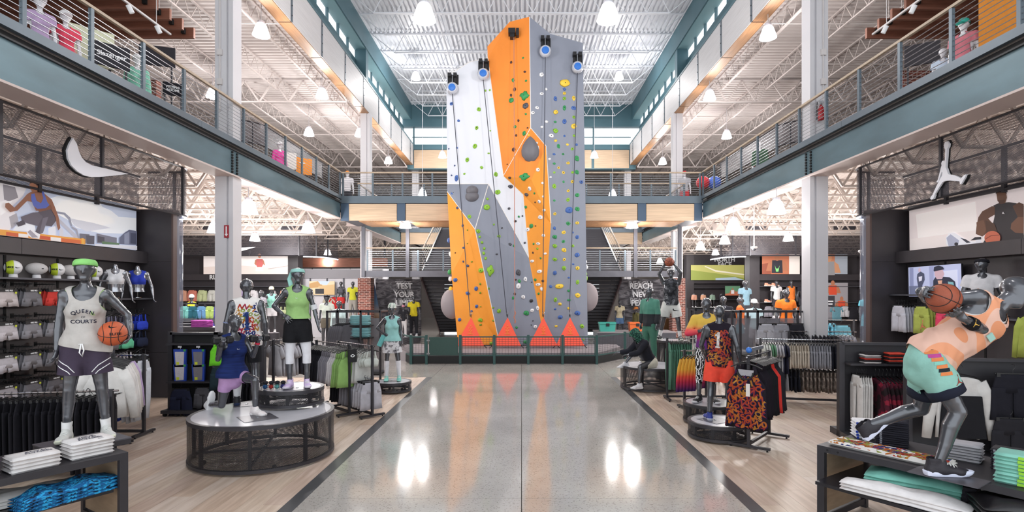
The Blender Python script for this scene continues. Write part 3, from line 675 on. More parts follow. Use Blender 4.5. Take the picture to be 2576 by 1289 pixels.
HOLDS = [(A, '97 460 b 34 30;165 622 b 26 22;72 890 n 14 14;150 880 b 20 20;128 1050 n 16 16;98 1143 n 16 16;145 1170 b 36 60;422 335 l 18 20;463 330 l 18 18;358 513 l 36 38;338 690 l 32 36;468 717 l 16 14;320 865 l 40 44;452 932 l 24 13;248 995 l 36 42;385 1068 l 30 28;220 1128 l 22 18;520 1133 l 36 42;666 65 r 22 24;686 235 g 30 36;698 323 r 28 36;665 378 r 22 26;668 427 g 50 46;736 620 r 20 24;702 680 g 30 28;714 762 r 22 22;690 897 r 36 36;629 1037 r 14 12;652 1165 r 30 26;660 1248 k 48 28'),
 (B, '98 22 g 20 18;115 155 r 26 20;126 241 g 22 20;110 382 g 84 78;122 480 k 60 54;124 557 g 22 20;54 622 r 20 20;141 690 r 18 14;108 742 g 36 44;152 760 y 26 20;228 835 w 20 24;238 878 w 26 36;273 183 w 46 42;317 321 w 26 26;274 364 w 40 30;230 498 w 38 28;190 546 w 38 32;321 631 w 34 26;276 680 w 30 24;366 765 w 50 38;495 263 y 106 68;492 321 b 34 24;491 360 y 34 28;405 412 b 32 44;491 410 l 34 30;580 407 y 34 48;491 500 g 32 50;578 502 b 54 36;408 540 y 48 40;404 633 g 28 20;491 630 b 42 48;580 588 l 32 28;580 675 y 58 50;408 718 l 50 44;491 768 b 26 24;584 766 l 36 24;408 813 y 32 26;519 850 y 34 26;606 851 b 28 24;434 866 g 34 42;566 892 l 36 28;393 942 b 32 22;477 942 g 34 28;608 982 g 48 52;350 987 w 30 22;395 1032 g 36 24;524 1026 y 40 30;435 1072 y 36 30;395 1117 l 34 26;481 1117 y 38 34;568 1115 l 32 26;609 1113 g 42 40;237 1090 w 42 38;110 1155 g 98 66;360 1160 w 28 18;481 1205 g 30 30;566 1203 y 36 30;652 1207 b 36 30;279 1215 w 24 20;394 1248 l 46 52;160 1268 w 36 36'),
 (C_, '167 250 b 90 62;248 383 b 34 32;217 448 n 38 36;763 235 l 76 64;624 327 l 36 34;612 440 l 88 78;380 568 l 56 52;711 672 l 26 26;500 762 l 58 52;519 840 l 34 36;549 915 l 36 36;581 997 l 36 36;573 1060 l 38 46;598 1130 l 36 44;779 830 l 46 40;821 720 x 24 22;936 160 k 66 46;915 457 k 38 34;1047 566 g 28 28;1000 628 x 40 32;931 940 k 46 36;749 1074 k 34 24;982 962 g 26 34;290 688 n 32 36;354 748 o 20 22;352 930 o 14 14;300 988 n 36 28;190 1056 r 20 18;298 1173 n 26 28;412 1176 o 28 22;357 1230 n 40 32'),
 (D, '680 97 g 40 42;803 93 y 50 40;926 98 b 46 44;558 158 l 62 68;745 218 y 54 40;623 280 y 50 36;867 275 g 62 54;559 350 g 46 36;743 340 l 58 56;624 408 y 54 34;755 478 b 112 90;868 463 g 70 56;566 530 y 50 44;744 658 g 70 54;867 652 y 56 42;562 722 b 38 44;686 780 y 74 54;810 780 b 30 28;867 842 b 52 54;566 838 g 60 50;682 903 g 54 44;568 962 l 62 50;804 962 l 58 42;690 1018 y 70 56;867 1085 b 74 60;568 1143 l 62 44;693 1146 y 46 40;812 1208 b 44 24;692 1262 l 52 50;871 1262 y 58 50;398 112 w 36 34;228 188 w 54 58;292 250 g 26 28;185 268 k 66 44;407 295 w 34 30;357 362 w 48 46;302 372 r 20 22;175 437 g 38 38;422 478 w 46 40;372 575 w 66 56;250 693 g 56 58;307 692 r 24 16;201 740 w 56 54;412 820 w 48 38;281 935 g 28 28;342 932 w 54 38;332 998 l 30 30;272 1053 r 22 28;438 1067 w 44 32;376 1127 g 26 28;260 1168 w 54 40;130 558 k 24 22;163 920 k 34 28'),
 (E_, '318 43 n 34 30;476 98 l 66 56;590 100 l 82 122;170 214 b 56 46;468 262 o 26 26;418 318 b 48 54;570 316 o 24 26;468 370 o 26 26;318 374 b 52 42;424 530 b 40 42;473 535 o 18 16;622 548 o 30 20;365 588 b 28 22;692 586 l 48 52;468 697 l 56 46;220 692 b 42 40;624 704 o 26 20;472 754 o 34 22;925 125 k 58 70;895 212 r 24 22;938 228 g 36 40;925 287 w 60 72;883 380 r 30 30;862 430 g 28 38;905 786 g 32 28;600 975 l 44 36'),
 (F_, '150 205 w 44 56;228 240 x 16 16;270 212 g 34 32;318 112 w 64 44;360 225 r 32 28;303 270 w 64 36;345 322 w 36 46;310 378 g 26 28;124 418 w 48 46;222 465 x 46 38;298 552 w 40 56;230 580 w 48 42;162 612 g 66 54;242 706 x 16 14;223 756 x 16 14;268 776 w 42 46;150 960 g 50 40;505 130 b 46 50;615 72 l 48 50;776 72 y 52 46;672 187 b 28 20;776 240 l 44 56;455 292 b 38 34;556 290 y 100 60;670 345 g 30 30;512 452 l 44 52;778 398 y 70 58;674 455 g 44 24;565 503 y 42 36;509 563 b 28 24;672 555 y 36 30;568 660 b 58 46;776 612 b 68 52;520 770 y 38 26;832 770 l 50 48;850 930 l 24 20')]
_hm = {}
def hold_mesh(c, var):
    if (c, var) in _hm: return _hm[c, var]
    bm = bmesh.new(); bmesh.ops.create_icosphere(bm, subdivisions=2, radius=0.5)
    rr = random.Random(var*13+5)
    off = Vector((rr.random()*9, rr.random()*9, rr.random()*9)); sk = rr.uniform(-0.25, 0.25)
    for v in bm.verts:
        d = v.co.copy(); k = 1+0.30*noise.noise(d*2.4+off)
        if var == 4: k *= 1+0.35*math.cos(4*math.atan2(d.z, d.x)+0.6)*abs(1-abs(2*d.y))
        v.co = d*k; v.co.x += sk*v.co.z
        if v.co.y > 0: v.co.y *= 0.15
        if v.co.y < -0.36: v.co.y = -0.36-(abs(v.co.y)-0.36)*0.3
    me = bpy.data.meshes.new('climbing_hold'); bm.to_mesh(me); bm.free(); me.shade_smooth()
    me.materials.append(mat('hold_'+c, HC[c], 0.5)); _hm[c, var] = me
    return me
DOT = MB().lathe([(0.0, 0.0), (0.016, 0.0), (0.016, 0.012), (0, 0.012)], 8, caps=False).mesh('bolt_head', BLKM)
k = 0
for (ox, oy, f), txt in HOLDS:
    for e in txt.split(';'):
        x, y, c, w, h = e.split(); x, y, w, h = float(x), float(y), float(w), float(h)
        hp, n = on_tower(ox+x/f, oy+y/f); s_ = hp.y/FPX
        big = max(w, h)/f*s_ > 0.27 and c in 'gl'
        q = Vector((0, -1, 0)).rotation_difference(n)
        o = ob('climbing_hold', hold_mesh(c, 4 if big else k % 4), TW)
        o.location = rel(hp); o.rotation_mode = 'QUATERNION'; o.rotation_quaternion = q
        o.scale = (w/f*s_*1.05, 0.5*min(w, h)/f*s_+0.05, h/f*s_*1.05)
        if w/f > 8 and h/f > 7:
            dpt = 0.36*(0.5*min(w, h)/f*s_+0.05)
            b = ob('bolt_head', DOT, TW); b.location = rel(hp+n*(dpt+0.002)); b.rotation_mode = 'QUATERNION'; b.rotation_quaternion = Vector((0, 0, 1)).rotation_difference(n)
        k += 1
# large volumes
VG = mat('volume_grey', '#66646a', 0.5, bump=0.2, bs=50)
hp, n = on_tower(1334, 377); s_ = hp.y/FPX
m = MB(); m.lathe([(0.0, -0.5), (0.22, -0.44), (0.40, -0.25), (0.43, -0.05), (0.36, 0.18), (0.2, 0.4), (0.05, 0.52), (0, 0.54)], 20, caps=False)
o = m.build('volume', VG, TW, True); o.location = rel(hp); o.scale = (48*s_*1.1, 26*s_, 57*s_*1.1)
hp, n = on_tower(1188, 487); m = MB(); m.ball((0, 0, 0.09), (0.225, 0.25, 0.2), 20, 12); m.ball((0, 0.0, -0.13), (0.26, 0.25, 0.22), 20, 12)
m.build('volume', VG, TW, True).location = rel(hp)
for px, py, r_ in ((1137, 765, 0.42), (1478, 748, 0.40)):
    p_ = P(px, py, 20.75); MB().ball((0, 0, 0), (r_, 0.25, r_*1.35), 18, 12).build('volume', mat('volume_taupe', '#8d8386', 0.6), TW, True).location = rel(p_)
for i, (px, py, c) in enumerate(((1131, 685, 'g'), (1134, 728, 'y'), (1130, 605, 'b'), (1134, 640, 'w'), (1133, 702, 'w'), (1138, 745, 'w'), (1472, 690, 'l'), (1474, 672, 'w'), (1471, 660, 'w'), (1473, 700, 'l'))):
    o = ob('climbing_hold', hold_mesh(c, i % 4), TW); o.location = rel(P(px, py, 20.7)); o.scale = (0.16, 0.16, 0.2)
# auto belay devices, ropes
BEL = [(1140, 200, 1183, 'white left edge'), (1217, 165, 1275, 'white face beside the orange'), (1371, 108, 1365, 'grey face beside the ridge'), (1451, 148, 1432, 'outer grey edge')]
BLUEC = mat('belay_blue', '#2f6fc4', 0.35); BELG = mat('belay_grey', '#c5c7cf', 0.35, metal=0.3)
GX = []
for px, py, gx, wh in BEL:
    hp, n = on_tower(px, py)
    t = thing('auto_belay', 'blue and silver auto belay device at the top of the %s' % wh, 'auto belay', (hp.x, hp.y, hp.z), 0, 'auto belay devices')
    m = MB()
    for s_ in (-0.10, 0.10):
        m.box((s_-0.06, -0.30, 0.02), (s_+0.06, 0, 0.14)); m.box((s_-0.045, -0.12, -0.16), (s_+0.045, 0.0, 0.02))
    m.box((-0.2, -0.03, -0.2), (0.2, -0.005, 0.16)); m.build('bracket', BLK, t)
    MB().tube([(0, -0.24, 0.05), (0, -0.26, -0.18), (0, -0.26, -0.25)], 0.02, 6).build('shackle', STEEL, t)
    M = Matrix.Translation((0, -0.26, -0.42)) @ Matrix.Rotation(R(90), 4, 'X')
    MB().lathe([(0.0, -0.11), (0.17, -0.11), (0.21, -0.06), (0.21, 0.06), (0.17, 0.11), (0, 0.11)], 20, M=M, caps=False).build('housing', BELG, t, auto=40)
    M2 = Matrix.Translation((0, -0.375, -0.42)) @ Matrix.Rotation(R(90), 4, 'X')
    MB().lathe([(0.0, -0.02), (0.14, -0.02), (0.12, 0.03), (0, 0.04)], 20, M=M2, caps=False).build('face_disc', BLUEC, t, auto=40)
    top = Vector((hp.x, hp.y-0.26, hp.z-0.63)); end = P(gx, 797, 19.7)
    MB().tube([(0, -0.26, -0.63), end-hp], 0.014, 6).build('webbing', mat('webbing_grey', '#3c3f4c', 0.7), t)
    GX.append((gx, end))
hp, n = on_tower(1293, 88)
t = thing('auto_belay', 'empty black belay bracket at the top of the orange face', 'belay bracket', (hp.x, hp.y, hp.z))
m = MB(); m.box((-0.2, -0.3, -0.05), (0.05, 0.02, 0.12)); m.box((0.08, -0.25, -0.12), (0.18, 0.02, 0.14)); m.box((-0.14, -0.25, -0.18), (0.02, 0, -0.05)); m.build('bracket', BLK, t)
rp = thing('climbing_rope', 'thin red climbing rope hanging down the middle of the tower', 'rope', (hp.x, hp.y-0.2, hp.z))
hb = P(1295, 815, 19.75); d = hb-Vector((hp.x, hp.y-0.2, hp.z))
MB().tube([(0, 0, -0.1), d*0.5, d], 0.013, 6).build('rope', mat('rope_red', '#b9806f', 0.8), rp)
MB().tube([d+Vector((0.03*math.sin(a*1.3), -0.02, 0.45-a*0.06)) for a in range(8)], 0.02, 6).build('knot', mat('rope_red', '#b9806f', 0.8), rp)
# landing mat and belay gates
PADZ = 0.33
pad = thing('landing_mat', 'dark padded landing mat around the foot of the climbing tower', 'landing mat', (0, 19.2, 0))
m = MB(); m.add([(-3.6, 18.0-19.2, 0), (2.5, 18.0-19.2, 0), (3.55, 20.0-19.2, 0), (3.55, 20.95-19.2, 0), (-4.3, 20.95-19.2, 0), (-4.3, 19.0-19.2, 0)]+[(-3.6, 18.0-19.2, PADZ), (2.5, 18.0-19.2, PADZ), (3.55, 20.0-19.2, PADZ), (3.55, 20.95-19.2, PADZ), (-4.3, 20.95-19.2, PADZ), (-4.3, 19.0-19.2, PADZ)],
      [(0, 5, 4, 3, 2, 1), (6, 7, 8, 9, 10, 11)]+[(i, (i+1) % 6, (i+1) % 6+6, i+6) for i in range(6)])
m.build('mat_body', mat('mat_grey', '#8a8488', 0.8), pad)
GATE = mat('gate_red_orange', '#f2573f', 0.7)
for i, (gx, end) in enumerate(GX):
    t = thing('belay_gate', 'red-orange triangular belay gate, %s from the left at the foot of the tower' % ('first', 'second', 'third', 'fourth')[i], 'belay gate', (end.x, 19.45, PADZ), 0, 'belay gates')
    zt = end.z-PADZ-0.03; dy = end.y-19.45; dx = 0.03
    m = MB(); hw = 0.50; n = 8
    f = [(-hw, -0.05, 0.10), (hw, -0.05, 0.10), (dx, dy, zt)]; bq = [(-hw*0.95, 0.06, 0.1), (hw*0.95, 0.06, 0.1), (dx, dy+0.02, zt)]
    m.add(f+bq, [(0, 1, 2), (5, 4, 3), (0, 3, 4, 1), (1, 4, 5, 2), (2, 5, 3, 0)]); m.build('gate_fabric', GATE, t)
    MB().cyl((-hw, 0, 0.1), (hw, 0, 0.1), 0.03, 8).build('hem_pole', GATE, t)
    st = MB()
    for s_ in (-1, 1): st.bar((s_*hw, 0, 0.1), (s_*(hw+0.10), 0, 0.0), 0.025)
    st.build('floor_strap', BLKM, t)
    MB().tube([(dx, dy, zt), (dx, dy, zt+0.12)], 0.012, 6).build('top_strap', BLKM, t)
    MB().tube([(dx+0.035*math.cos(a), dy, zt+0.15+0.05*math.sin(a)) for a in [j*math.pi/5 for j in range(11)]], 0.01, 5).build('carabiner', STEEL, t)
    YL = mat('gate_logo_yellow', '#f08a3c', 0.6)
    lg = MB(); fy = lambda z: -0.05+(dy+0.05)*(z-0.1)/(zt-0.1)-0.012
    for dx2, z in ((0, 0.78), (-0.05, 0.71), (0.05, 0.71), (0, 0.66), (-0.035, 0.60), (0.035, 0.60), (0, 0.55)): lg.ball((dx2+dx*0.7, fy(z), z), (0.026, 0.006, 0.026), 8, 5)
    lg.box((-0.09+dx*0.6, fy(0.5)-0.004, 0.485), (0.09+dx*0.6, fy(0.5)+0.004, 0.51)); lg.build('logo', YL, t)
# fence
GRNP = mat('fence_green', '#2f4f4d', 0.5, metal=0.2); WIRE = mat('fence_wire', '#3c3a3e', 0.5, metal=0.3)
fpts = [P(998, 735, 19.6), FL(1034, 917), FL(1073, 917), FL(1158, 917), FL(1243.5, 917), FL(1329, 917), FL(1415, 917), FL(1501, 917), FL(1572, 903), P(1655, 735, 20.6)]
fpts = [Vector((p.x, p.y, 0)) for p in fpts]
FN = thing('safety_fence', 'low green steel fence with wire mesh panels and black kick boards around the climbing tower', 'fence', (0, 17.7, 0))
o_ = Vector((0, 17.7, 0))
for i, p in enumerate(fpts):
    MB().box((-0.04, -0.04, 0), (0.04, 0.04, 0.93)).build('fence_post', GRNP, FN).location = p-o_
for i, (p, q) in enumerate(zip(fpts[:-1], fpts[1:])):
    p = p-o_; q = q-o_; d = (q-p); L = d.length; u = d/L; a = math.atan2(d.y, d.x)
    kb = MB().box((0.04, -0.015, 0.02), (L-0.04, 0.015, 0.26)).build('kick_board', BLKM, FN, loc=p, rotz=a)
    if i == 2:
        g = MB().box((0.08, -0.02, 0.28), (L-0.06, 0.02, 0.86)).build('gate_panel', mat('gate_green', '#28443f', 0.5), FN, loc=p, rotz=a)
        m = MB()
        for z in (0.34, 0.76): m.cb((0.06, -0.03, z), (0.10, 0.03, 0.05))
        m.build('hinge', STEEL, FN, loc=p, rotz=a); continue
    fr = MB(); fr.box((0.04, -0.018, 0.85), (L-0.04, 0.018, 0.89)); fr.box((0.04, -0.015, 0.26), (L-0.04, 0.015, 0.30))
    fr.box((0.05, -0.012, 0.3), (0.07, 0.012, 0.85)); fr.box((L-0.07, -0.012, 0.3), (L-0.05, 0.012, 0.85)); fr.build('panel_frame', GRNP, FN, loc=p, rotz=a)
    wm = MB(); nv = max(3, int(L/0.105))
    for j in range(1, nv): x = 0.06+(L-0.12)*j/nv; wm.box((x-0.003, -0.003, 0.3), (x+0.003, 0.003, 0.85))
    for j in range(1, 9): z = 0.3+0.55*j/9; wm.box((0.06, -0.003, z-0.003), (L-0.06, 0.003, z+0.003))
    wm.build('wire_mesh', WIRE, FN, loc=p, rotz=a)
# ================================================================ mannequins: one continuous skin per figure
import numpy as np
def nets(prims, h, pad=0.03, base_k=0.02):
    """blend rounded limbs into one surface; prim = (a, b, (rax, ray), (rbx, rby), lat, k)"""
    lo = np.full(3, 1e9); hi = -lo
    for a, b, ra, rb, lat, k in prims:
        r = max(*ra, *rb)
        for q in (a, b): lo = np.minimum(lo, np.array(q)-r); hi = np.maximum(hi, np.array(q)+r)
    lo -= pad; hi += pad
    n = np.ceil((hi-lo)/h).astype(int)+1
    D = np.full(n, 0.2, dtype=np.float32)
    ax = [lo[i]+h*np.arange(n[i]) for i in range(3)]
    for a, b, ra, rb, lat, k in prims:
        a = np.array(a, float); b = np.array(b, float); r = max(*ra, *rb)+0.06
        i0 = np.maximum(((np.minimum(a, b)-r-lo)/h).astype(int), 0); i1 = np.minimum(((np.maximum(a, b)+r-lo)/h).astype(int)+2, n)
        X, Y, Z = np.meshgrid(*(ax[i][i0[i]:i1[i]] for i in range(3)), indexing='ij')
        d = b-a; L = np.linalg.norm(d); u = d/L if L > 1e-6 else np.array((0, 0, 1.0))
        l = np.array(lat, float); l = l-u*l.dot(u); ln = np.linalg.norm(l)
        if ln < 1e-4: l = np.array((0.0, 1, 0)); l = l-u*l.dot(u); ln = np.linalg.norm(l)
        l /= ln; w = np.cross(u, l)
        px, py, pz = X-a[0], Y-a[1], Z-a[2]
        s = px*u[0]+py*u[1]+pz*u[2]; t = np.clip(s/max(L, 1e-6), 0, 1); ex = s-t*L
        xx = px*l[0]+py*l[1]+pz*l[2]; yy = px*w[0]+py*w[1]+pz*w[2]
        rx = ra[0]+(rb[0]-ra[0])*t; ry = ra[1]+(rb[1]-ra[1])*t; mr = np.minimum(rx, ry)
        dist = (np.sqrt((xx/rx)**2+(yy/ry)**2+(ex/mr)**2)-1)*mr
        sl = tuple(slice(i0[i], i1[i]) for i in range(3)); o = D[sl]
        hh = np.maximum(k-np.abs(o-dist), 0)/k
        D[sl] = np.minimum(o, dist)-hh*hh*k*0.25
    neg = D < 0
    c = np.zeros(n-1, dtype=np.int16)
    for i in (0, 1):
        for j in (0, 1):
            for q in (0, 1): c += neg[i:n[0]-1+i, j:n[1]-1+j, q:n[2]-1+q]
    act = (c > 0) & (c < 8); idx = np.argwhere(act)
    if len(idx) == 0: return np.zeros((0, 3)), []
    acc = np.zeros((len(idx), 3)); cnt = np.zeros(len(idx))
    for axis in range(3):
        for p in (0, 1):
            for q in (0, 1):
                o0 = [0, 0, 0]; oth = [i for i in range(3) if i != axis]; o0[oth[0]] = p; o0[oth[1]] = q
                o1 = list(o0); o1[axis] = 1
                A_ = D[tuple((idx+o0).T)]; B_ = D[tuple((idx+o1).T)]
                cr = (A_ < 0) != (B_ < 0); t = A_/np.where(np.abs(A_-B_) < 1e-9, 1, A_-B_)
                pt = np.tile(np.array(o0, float), (len(idx), 1)); pt[:, axis] = t
                acc[cr] += pt[cr]; cnt[cr] += 1
    ver = lo+h*(idx+acc/cnt[:, None])
    vid = np.full(n-1, -1, dtype=np.int64); vid[act] = np.arange(len(idx))
    faces = []
    for axis in range(3):
        b_, c_ = [(1, 2), (2, 0), (0, 1)][axis]
        s0 = [slice(1, n[i]-1) for i in range(3)]; s0[axis] = slice(0, n[axis]-1)
        s1 = list(s0); s1[axis] = slice(1, n[axis])
        A_ = neg[tuple(s0)]; B_ = neg[tuple(s1)]
        e = np.argwhere(A_ != B_)
        if len(e) == 0: continue
        inside = A_[tuple(e.T)]
        g = e+np.array([0 if i == axis else 1 for i in range(3)])
        def vv(db, dc):
            q = g.copy(); q[:, b_] += db; q[:, c_] += dc; return vid[tuple(q.T)]
        f = np.stack([vv(-1, -1), vv(0, -1), vv(0, 0), vv(-1, 0)], 1)
        f[~inside] = f[~inside][:, ::-1]
        faces.append(f)
    F = np.concatenate(faces); F = F[(F >= 0).all(1)]
    for _ in range(2):                              # relax
        s = np.zeros_like(ver); w = np.zeros(len(ver))
        for i in range(4):
            np.add.at(s, F[:, i], ver[F[:, (i+1) % 4]]); np.add.at(w, F[:, i], 1); np.add.at(s, F[:, (i+1) % 4], ver[F[:, i]]); np.add.at(w, F[:, (i+1) % 4], 1)
        ver = ver*0.5+0.5*s/np.maximum(w, 1)[:, None]
    return ver, F
def vnormals(v, F):
    fn = np.cross(v[F[:, 2]]-v[F[:, 0]], v[F[:, 3]]-v[F[:, 1]]); nn = np.zeros_like(v)
    for i in range(4): np.add.at(nn, F[:, i], fn)
    return nn/np.maximum(np.linalg.norm(nn, axis=1), 1e-9)[:, None]
def mesh_np(name, v, F, m):
    used = np.unique(F); mp = np.full(len(v), -1); mp[used] = np.arange(len(used))
    v = v[used]; F = mp[F]
    me = bpy.data.meshes.new(name); me.vertices.add(len(v)); me.vertices.foreach_set('co', v.astype(np.float32).ravel())
    me.loops.add(F.size); me.loops.foreach_set('vertex_index', F.astype(np.int32).ravel())
    me.polygons.add(len(F)); me.polygons.foreach_set('loop_start', np.arange(0, F.size, 4, dtype=np.int32))
    me.update(calc_edges=True); me.shade_smooth()
    if m: me.materials.append(m)
    return me
SKIN = mat('mannequin_gunmetal', '#595a60', 0.24, metal=0.5, coat=0.6, var=0.06, vs=5)
SKINW = mat('mannequin_white', '#dcdade', 0.4, coat=0.3)
SKINS = mat('mannequin_silver', '#a9aab0', 0.2, metal=0.8)
Vn = lambda *a: Vector(a).normalized()
HS = 1.16         # the mannequins' heads are a little oversized
class Fig:
    """joints of a mannequin standing at the origin, facing -Y; 'L' is the +X side"""
    def __init__(s, height=1.8, female=False, pitch=0, roll=0, twist=0, hips=None, arms=None, legs=None, head=(0, 0, 0), hands=None, spread=0.09, ppitch=0, noleg=False, noarm=False):
        k = s.k = height/1.8; s.f = female; s.hands = hands or {}; s.noleg = noleg; s.noarm = noarm
        T = s.T = Matrix.Rotation(twist, 3, 'Z') @ Matrix.Rotation(roll, 3, 'Y') @ Matrix.Rotation(pitch, 3, 'X')
        Tp = s.Tp = Matrix.Rotation(twist*0.5, 3, 'Z') @ Matrix.Rotation(roll*0.3, 3, 'Y') @ Matrix.Rotation(ppitch, 3, 'X')
        legs = legs or {}; arms = arms or {}
        lg = {}
        for sd, sx in (('L', 1), ('R', -1)):
            th, sh = legs.get(sd, ((sx*0.06, 0, -1), (sx*0.02, 0.03, -1)))
            lg[sd] = (Vn(*th), Vn(*sh))
        hipo = {sd: Tp @ Vector((sx*spread*k, 0, -0.03*k)) for sd, sx in (('L', 1), ('R', -1))}
        drop = max(-(hipo[sd].z+lg[sd][0].z*0.42*k+lg[sd][1].z*0.41*k) for sd in lg)
        s.pel = Vector((0, 0, drop+0.085*k)) if hips is None else Vector(hips)
        J = s.J = {}
        for sd in lg:
            J['hip'+sd] = s.pel+hipo[sd]; J['kne'+sd] = J['hip'+sd]+lg[sd][0]*0.42*k; J['ank'+sd] = J['kne'+sd]+lg[sd][1]*0.41*k
        def tp(x, y, z): return s.pel+T @ (Vector((x, y, z))*k)
        s.tp = tp
        sw = 0.165 if female else 0.188
        for sd, sx in (('L', 1), ('R', -1)):
            ua, fa = arms.get(sd, ((sx*0.18, 0.02, -1), (sx*0.06, -0.12, -1)))
            ua = Vn(*ua); fa = Vn(*fa)
            J['sho'+sd] = tp(sx*sw, 0.01, 0.505); J['elb'+sd] = J['sho'+sd]+ua*0.285*k; J['wri'+sd] = J['elb'+sd]+fa*0.25*k
        s.Th = T @ Matrix.Rotation(head[2], 3, 'Z') @ Matrix.Rotation(head[1], 3, 'Y') @ Matrix.Rotation(head[0], 3, 'X')
        J['neck'] = tp(0, 0.01, 0.56); s.hb = tp(0, 0.0, 0.645)
        s.hc = s.hb+s.Th @ (Vector((0, -0.012, 0.112))*k)
    def torso(s, e=0.0, flare=0.0, z0=-0.12, z1=0.56):
        k = s.k; lat = s.T @ Vector((1, 0, 0))
        sec = [(-0.12, .125, .10), (-0.06, .165, .115), (0.02, .172, .118), (0.10, .142, .098), (0.17, .122, .09), (0.26, .135, .098), (0.36, .152, .118), (0.44, .150, .105), (0.50, .128, .08), (0.555, .06, .055)] if s.f else \
              [(-0.12, .13, .10), (-0.06, .158, .112), (0.02, .162, .116), (0.10, .150, .104), (0.17, .145, .10), (0.26, .158, .108), (0.36, .178, .122), (0.44, .180, .115), (0.505, .15, .088), (0.56, .065, .06)]
        pr = []; pts = []
        for z, rx, ry in sec:
            if z < z0-1e-6 or z > z1+1e-6: continue
            g = e+flare*max(0.0, (0.30-z)/0.3)
            if s.T != s.Tp and z < 0.14:
                w = min(1, max(0, (z+0.05)/0.19)); p = s.pel+(s.Tp @ (Vector((0, 0, z))*k))*(1-w)+(s.T @ (Vector((0, 0, z))*k))*w
            else: p = s.tp(0, 0, z)
            pts.append((p, (rx*k+g, ry*k+g*0.8)))
        for (p, r0), (q, r1) in zip(pts[:-1], pts[1:]): pr.append((p, q, r0, r1, lat, 0.008))
        return pr
    def limb(s, pts, rad, lat, k=0.022):
        return [(p, q, r0 if isinstance(r0, tuple) else (r0, r0), r1 if isinstance(r1, tuple) else (r1, r1), lat, k if i == 0 else min(k, 0.006)) for i, (p, q, r0, r1) in enumerate(zip(pts[:-1], pts[1:], rad[:-1], rad[1:]))]
    def arm(s, sd, e=0.0, t1=2.0, flare=0.0):
        k = s.k; J = s.J; f = 0.86 if s.f else 1.0
        a, b, c = J['sho'+sd], J['elb'+sd], J['wri'+sd]; d = Vector((0.3, 1, 0.2))
        pts = [a, a.lerp(b, 0.35), a.lerp(b, 0.75), b, b.lerp(c, 0.3), b.lerp(c, 0.7), c]; rad = [.056, .051, .043, .040, .042, .034, .026]
        tt = [0, 0.35, 0.75, 1, 1.3, 1.7, 2.0]
        P_, R_ = [], []
        for p, r, t in zip(pts, rad, tt):
            if t <= t1+1e-6: P_.append(p); R_.append(r*k*f+e+flare*t)
        if t1 < 1 and t1 not in tt: P_.append(a.lerp(b, t1)); R_.append(0.048*k*f+e+flare*t1)
        return s.limb(P_, R_, d)
    def leg(s, sd, e=0.0, t1=2.0, flare=0.0, t0=0.0):
        k = s.k; J = s.J; f = 0.95 if s.f else 1.0
        a, b, c = J['hip'+sd], J['kne'+sd], J['ank'+sd]
        bk = (b-a).normalized()-(c-b).normalized(); bk = Vector((0, 1, 0)) if bk.length < 0.15 else -bk.normalized()*-1
        back = (c-b).cross(Vector((1, 0, 0))).normalized()
        if back.y < 0: back = -back
        pts = [a, a.lerp(b, 0.4), a.lerp(b, 0.8), b, b.lerp(c, 0.28)+back*0.012*k, b.lerp(c, 0.65), c]; rad = [.088, .082, .062, .055, .055, .043, .034]
        tt = [0, 0.4, 0.8, 1, 1.28, 1.65, 2.0]
        P_, R_ = [], []
        for p, r, t in zip(pts, rad, tt):
            if t0-1e-6 <= t <= t1+1e-6: P_.append(p); R_.append(r*k*f+e+flare*t)
        if t1 not in tt: P_.append(a.lerp(b, t1) if t1 < 1 else b.lerp(c, t1-1)); R_.append((0.075 if t1 < 1 else 0.045)*k*f+e+flare*t1)
        return s.limb(P_, R_, Vector((1, 0, 0)), 0.03)
    def hand(s, sd):
        """palm and five fingers; a hand may rest on a ball: ('ball', centre, radius), splay or relax"""
        k = s.k; J = s.J; w = J['wri'+sd]; f = (w-J['elb'+sd]).normalized(); md = s.hands.get(sd, ('relax',)); pr = []
        sx = 1 if sd == 'L' else -1
        if md[0] == 'ball':
            c, r = Vector(md[1]), md[2]; n0 = (w+f*0.05*k-c).normalized(); tdir = f-n0*f.dot(n0); tdir.normalize(); side = n0.cross(tdir)
            pc = c+n0*(r+0.017*k); pr.append((w, pc-tdir*0.02*k, (.026*k, .02*k), (.042*k, .017*k), side, 0.015))
            pr.append((pc-tdir*0.02*k, pc+tdir*0.03*k, (.042*k, .016*k), (.042*k, .014*k), side, 0.01))
            for i, (an, off, L) in enumerate(((-0.34, -0.033, .078), (-0.12, -0.012, .088), (0.1, 0.012, .082), (0.34, 0.033, .066), (1.15 * (1 if md[3:] and md[3] > 0 else -1), 0.035 * (1 if md[3:] and md[3] > 0 else -1), .06))):
                dr = (tdir*math.cos(an)+side*math.sin(an)); st = pc+tdir*(0.03 if i < 4 else -0.01)*k+side*off*k; pts = []
                for q in range(4):
                    x = st+dr*(L*k*q/3); x = c+(x-c).normalized()*(r+0.010*k); pts.append(x)
                pr += s.limb(pts, [.0095*k, .009*k, .0085*k, .007*k], side, 0.005)
            return pr
        if md[0] == 'fist':
            c = w+f*0.05*k; side = f.cross(Vector(md[1])).normalized(); up = Vector(md[1]).normalized()
            pr.append((w, c, (.026*k, .024*k), (.04*k, .03*k), up, 0.015))
            for i in range(4):
                b0 = c+f*0.035*k+up*(-0.03+0.02*i)*k
                pr += s.limb([b0-side*0.03*k, b0+f*0.012*k, b0+side*0.025*k-f*0.01*k], [.0095*k]*3, up, 0.005)
            pr += s.limb([c-side*0.03*k, c+f*0.02*k-side*0.04*k+up*0.03*k], [.011*k, .009*k], up, 0.006)
            return pr
        up = Vector(md[1]).normalized() if len(md) > 1 else Vector((0, 1, 0))       # direction across the palm, index side
        side = (up-f*up.dot(f)).normalized(); nrm = f.cross(side)
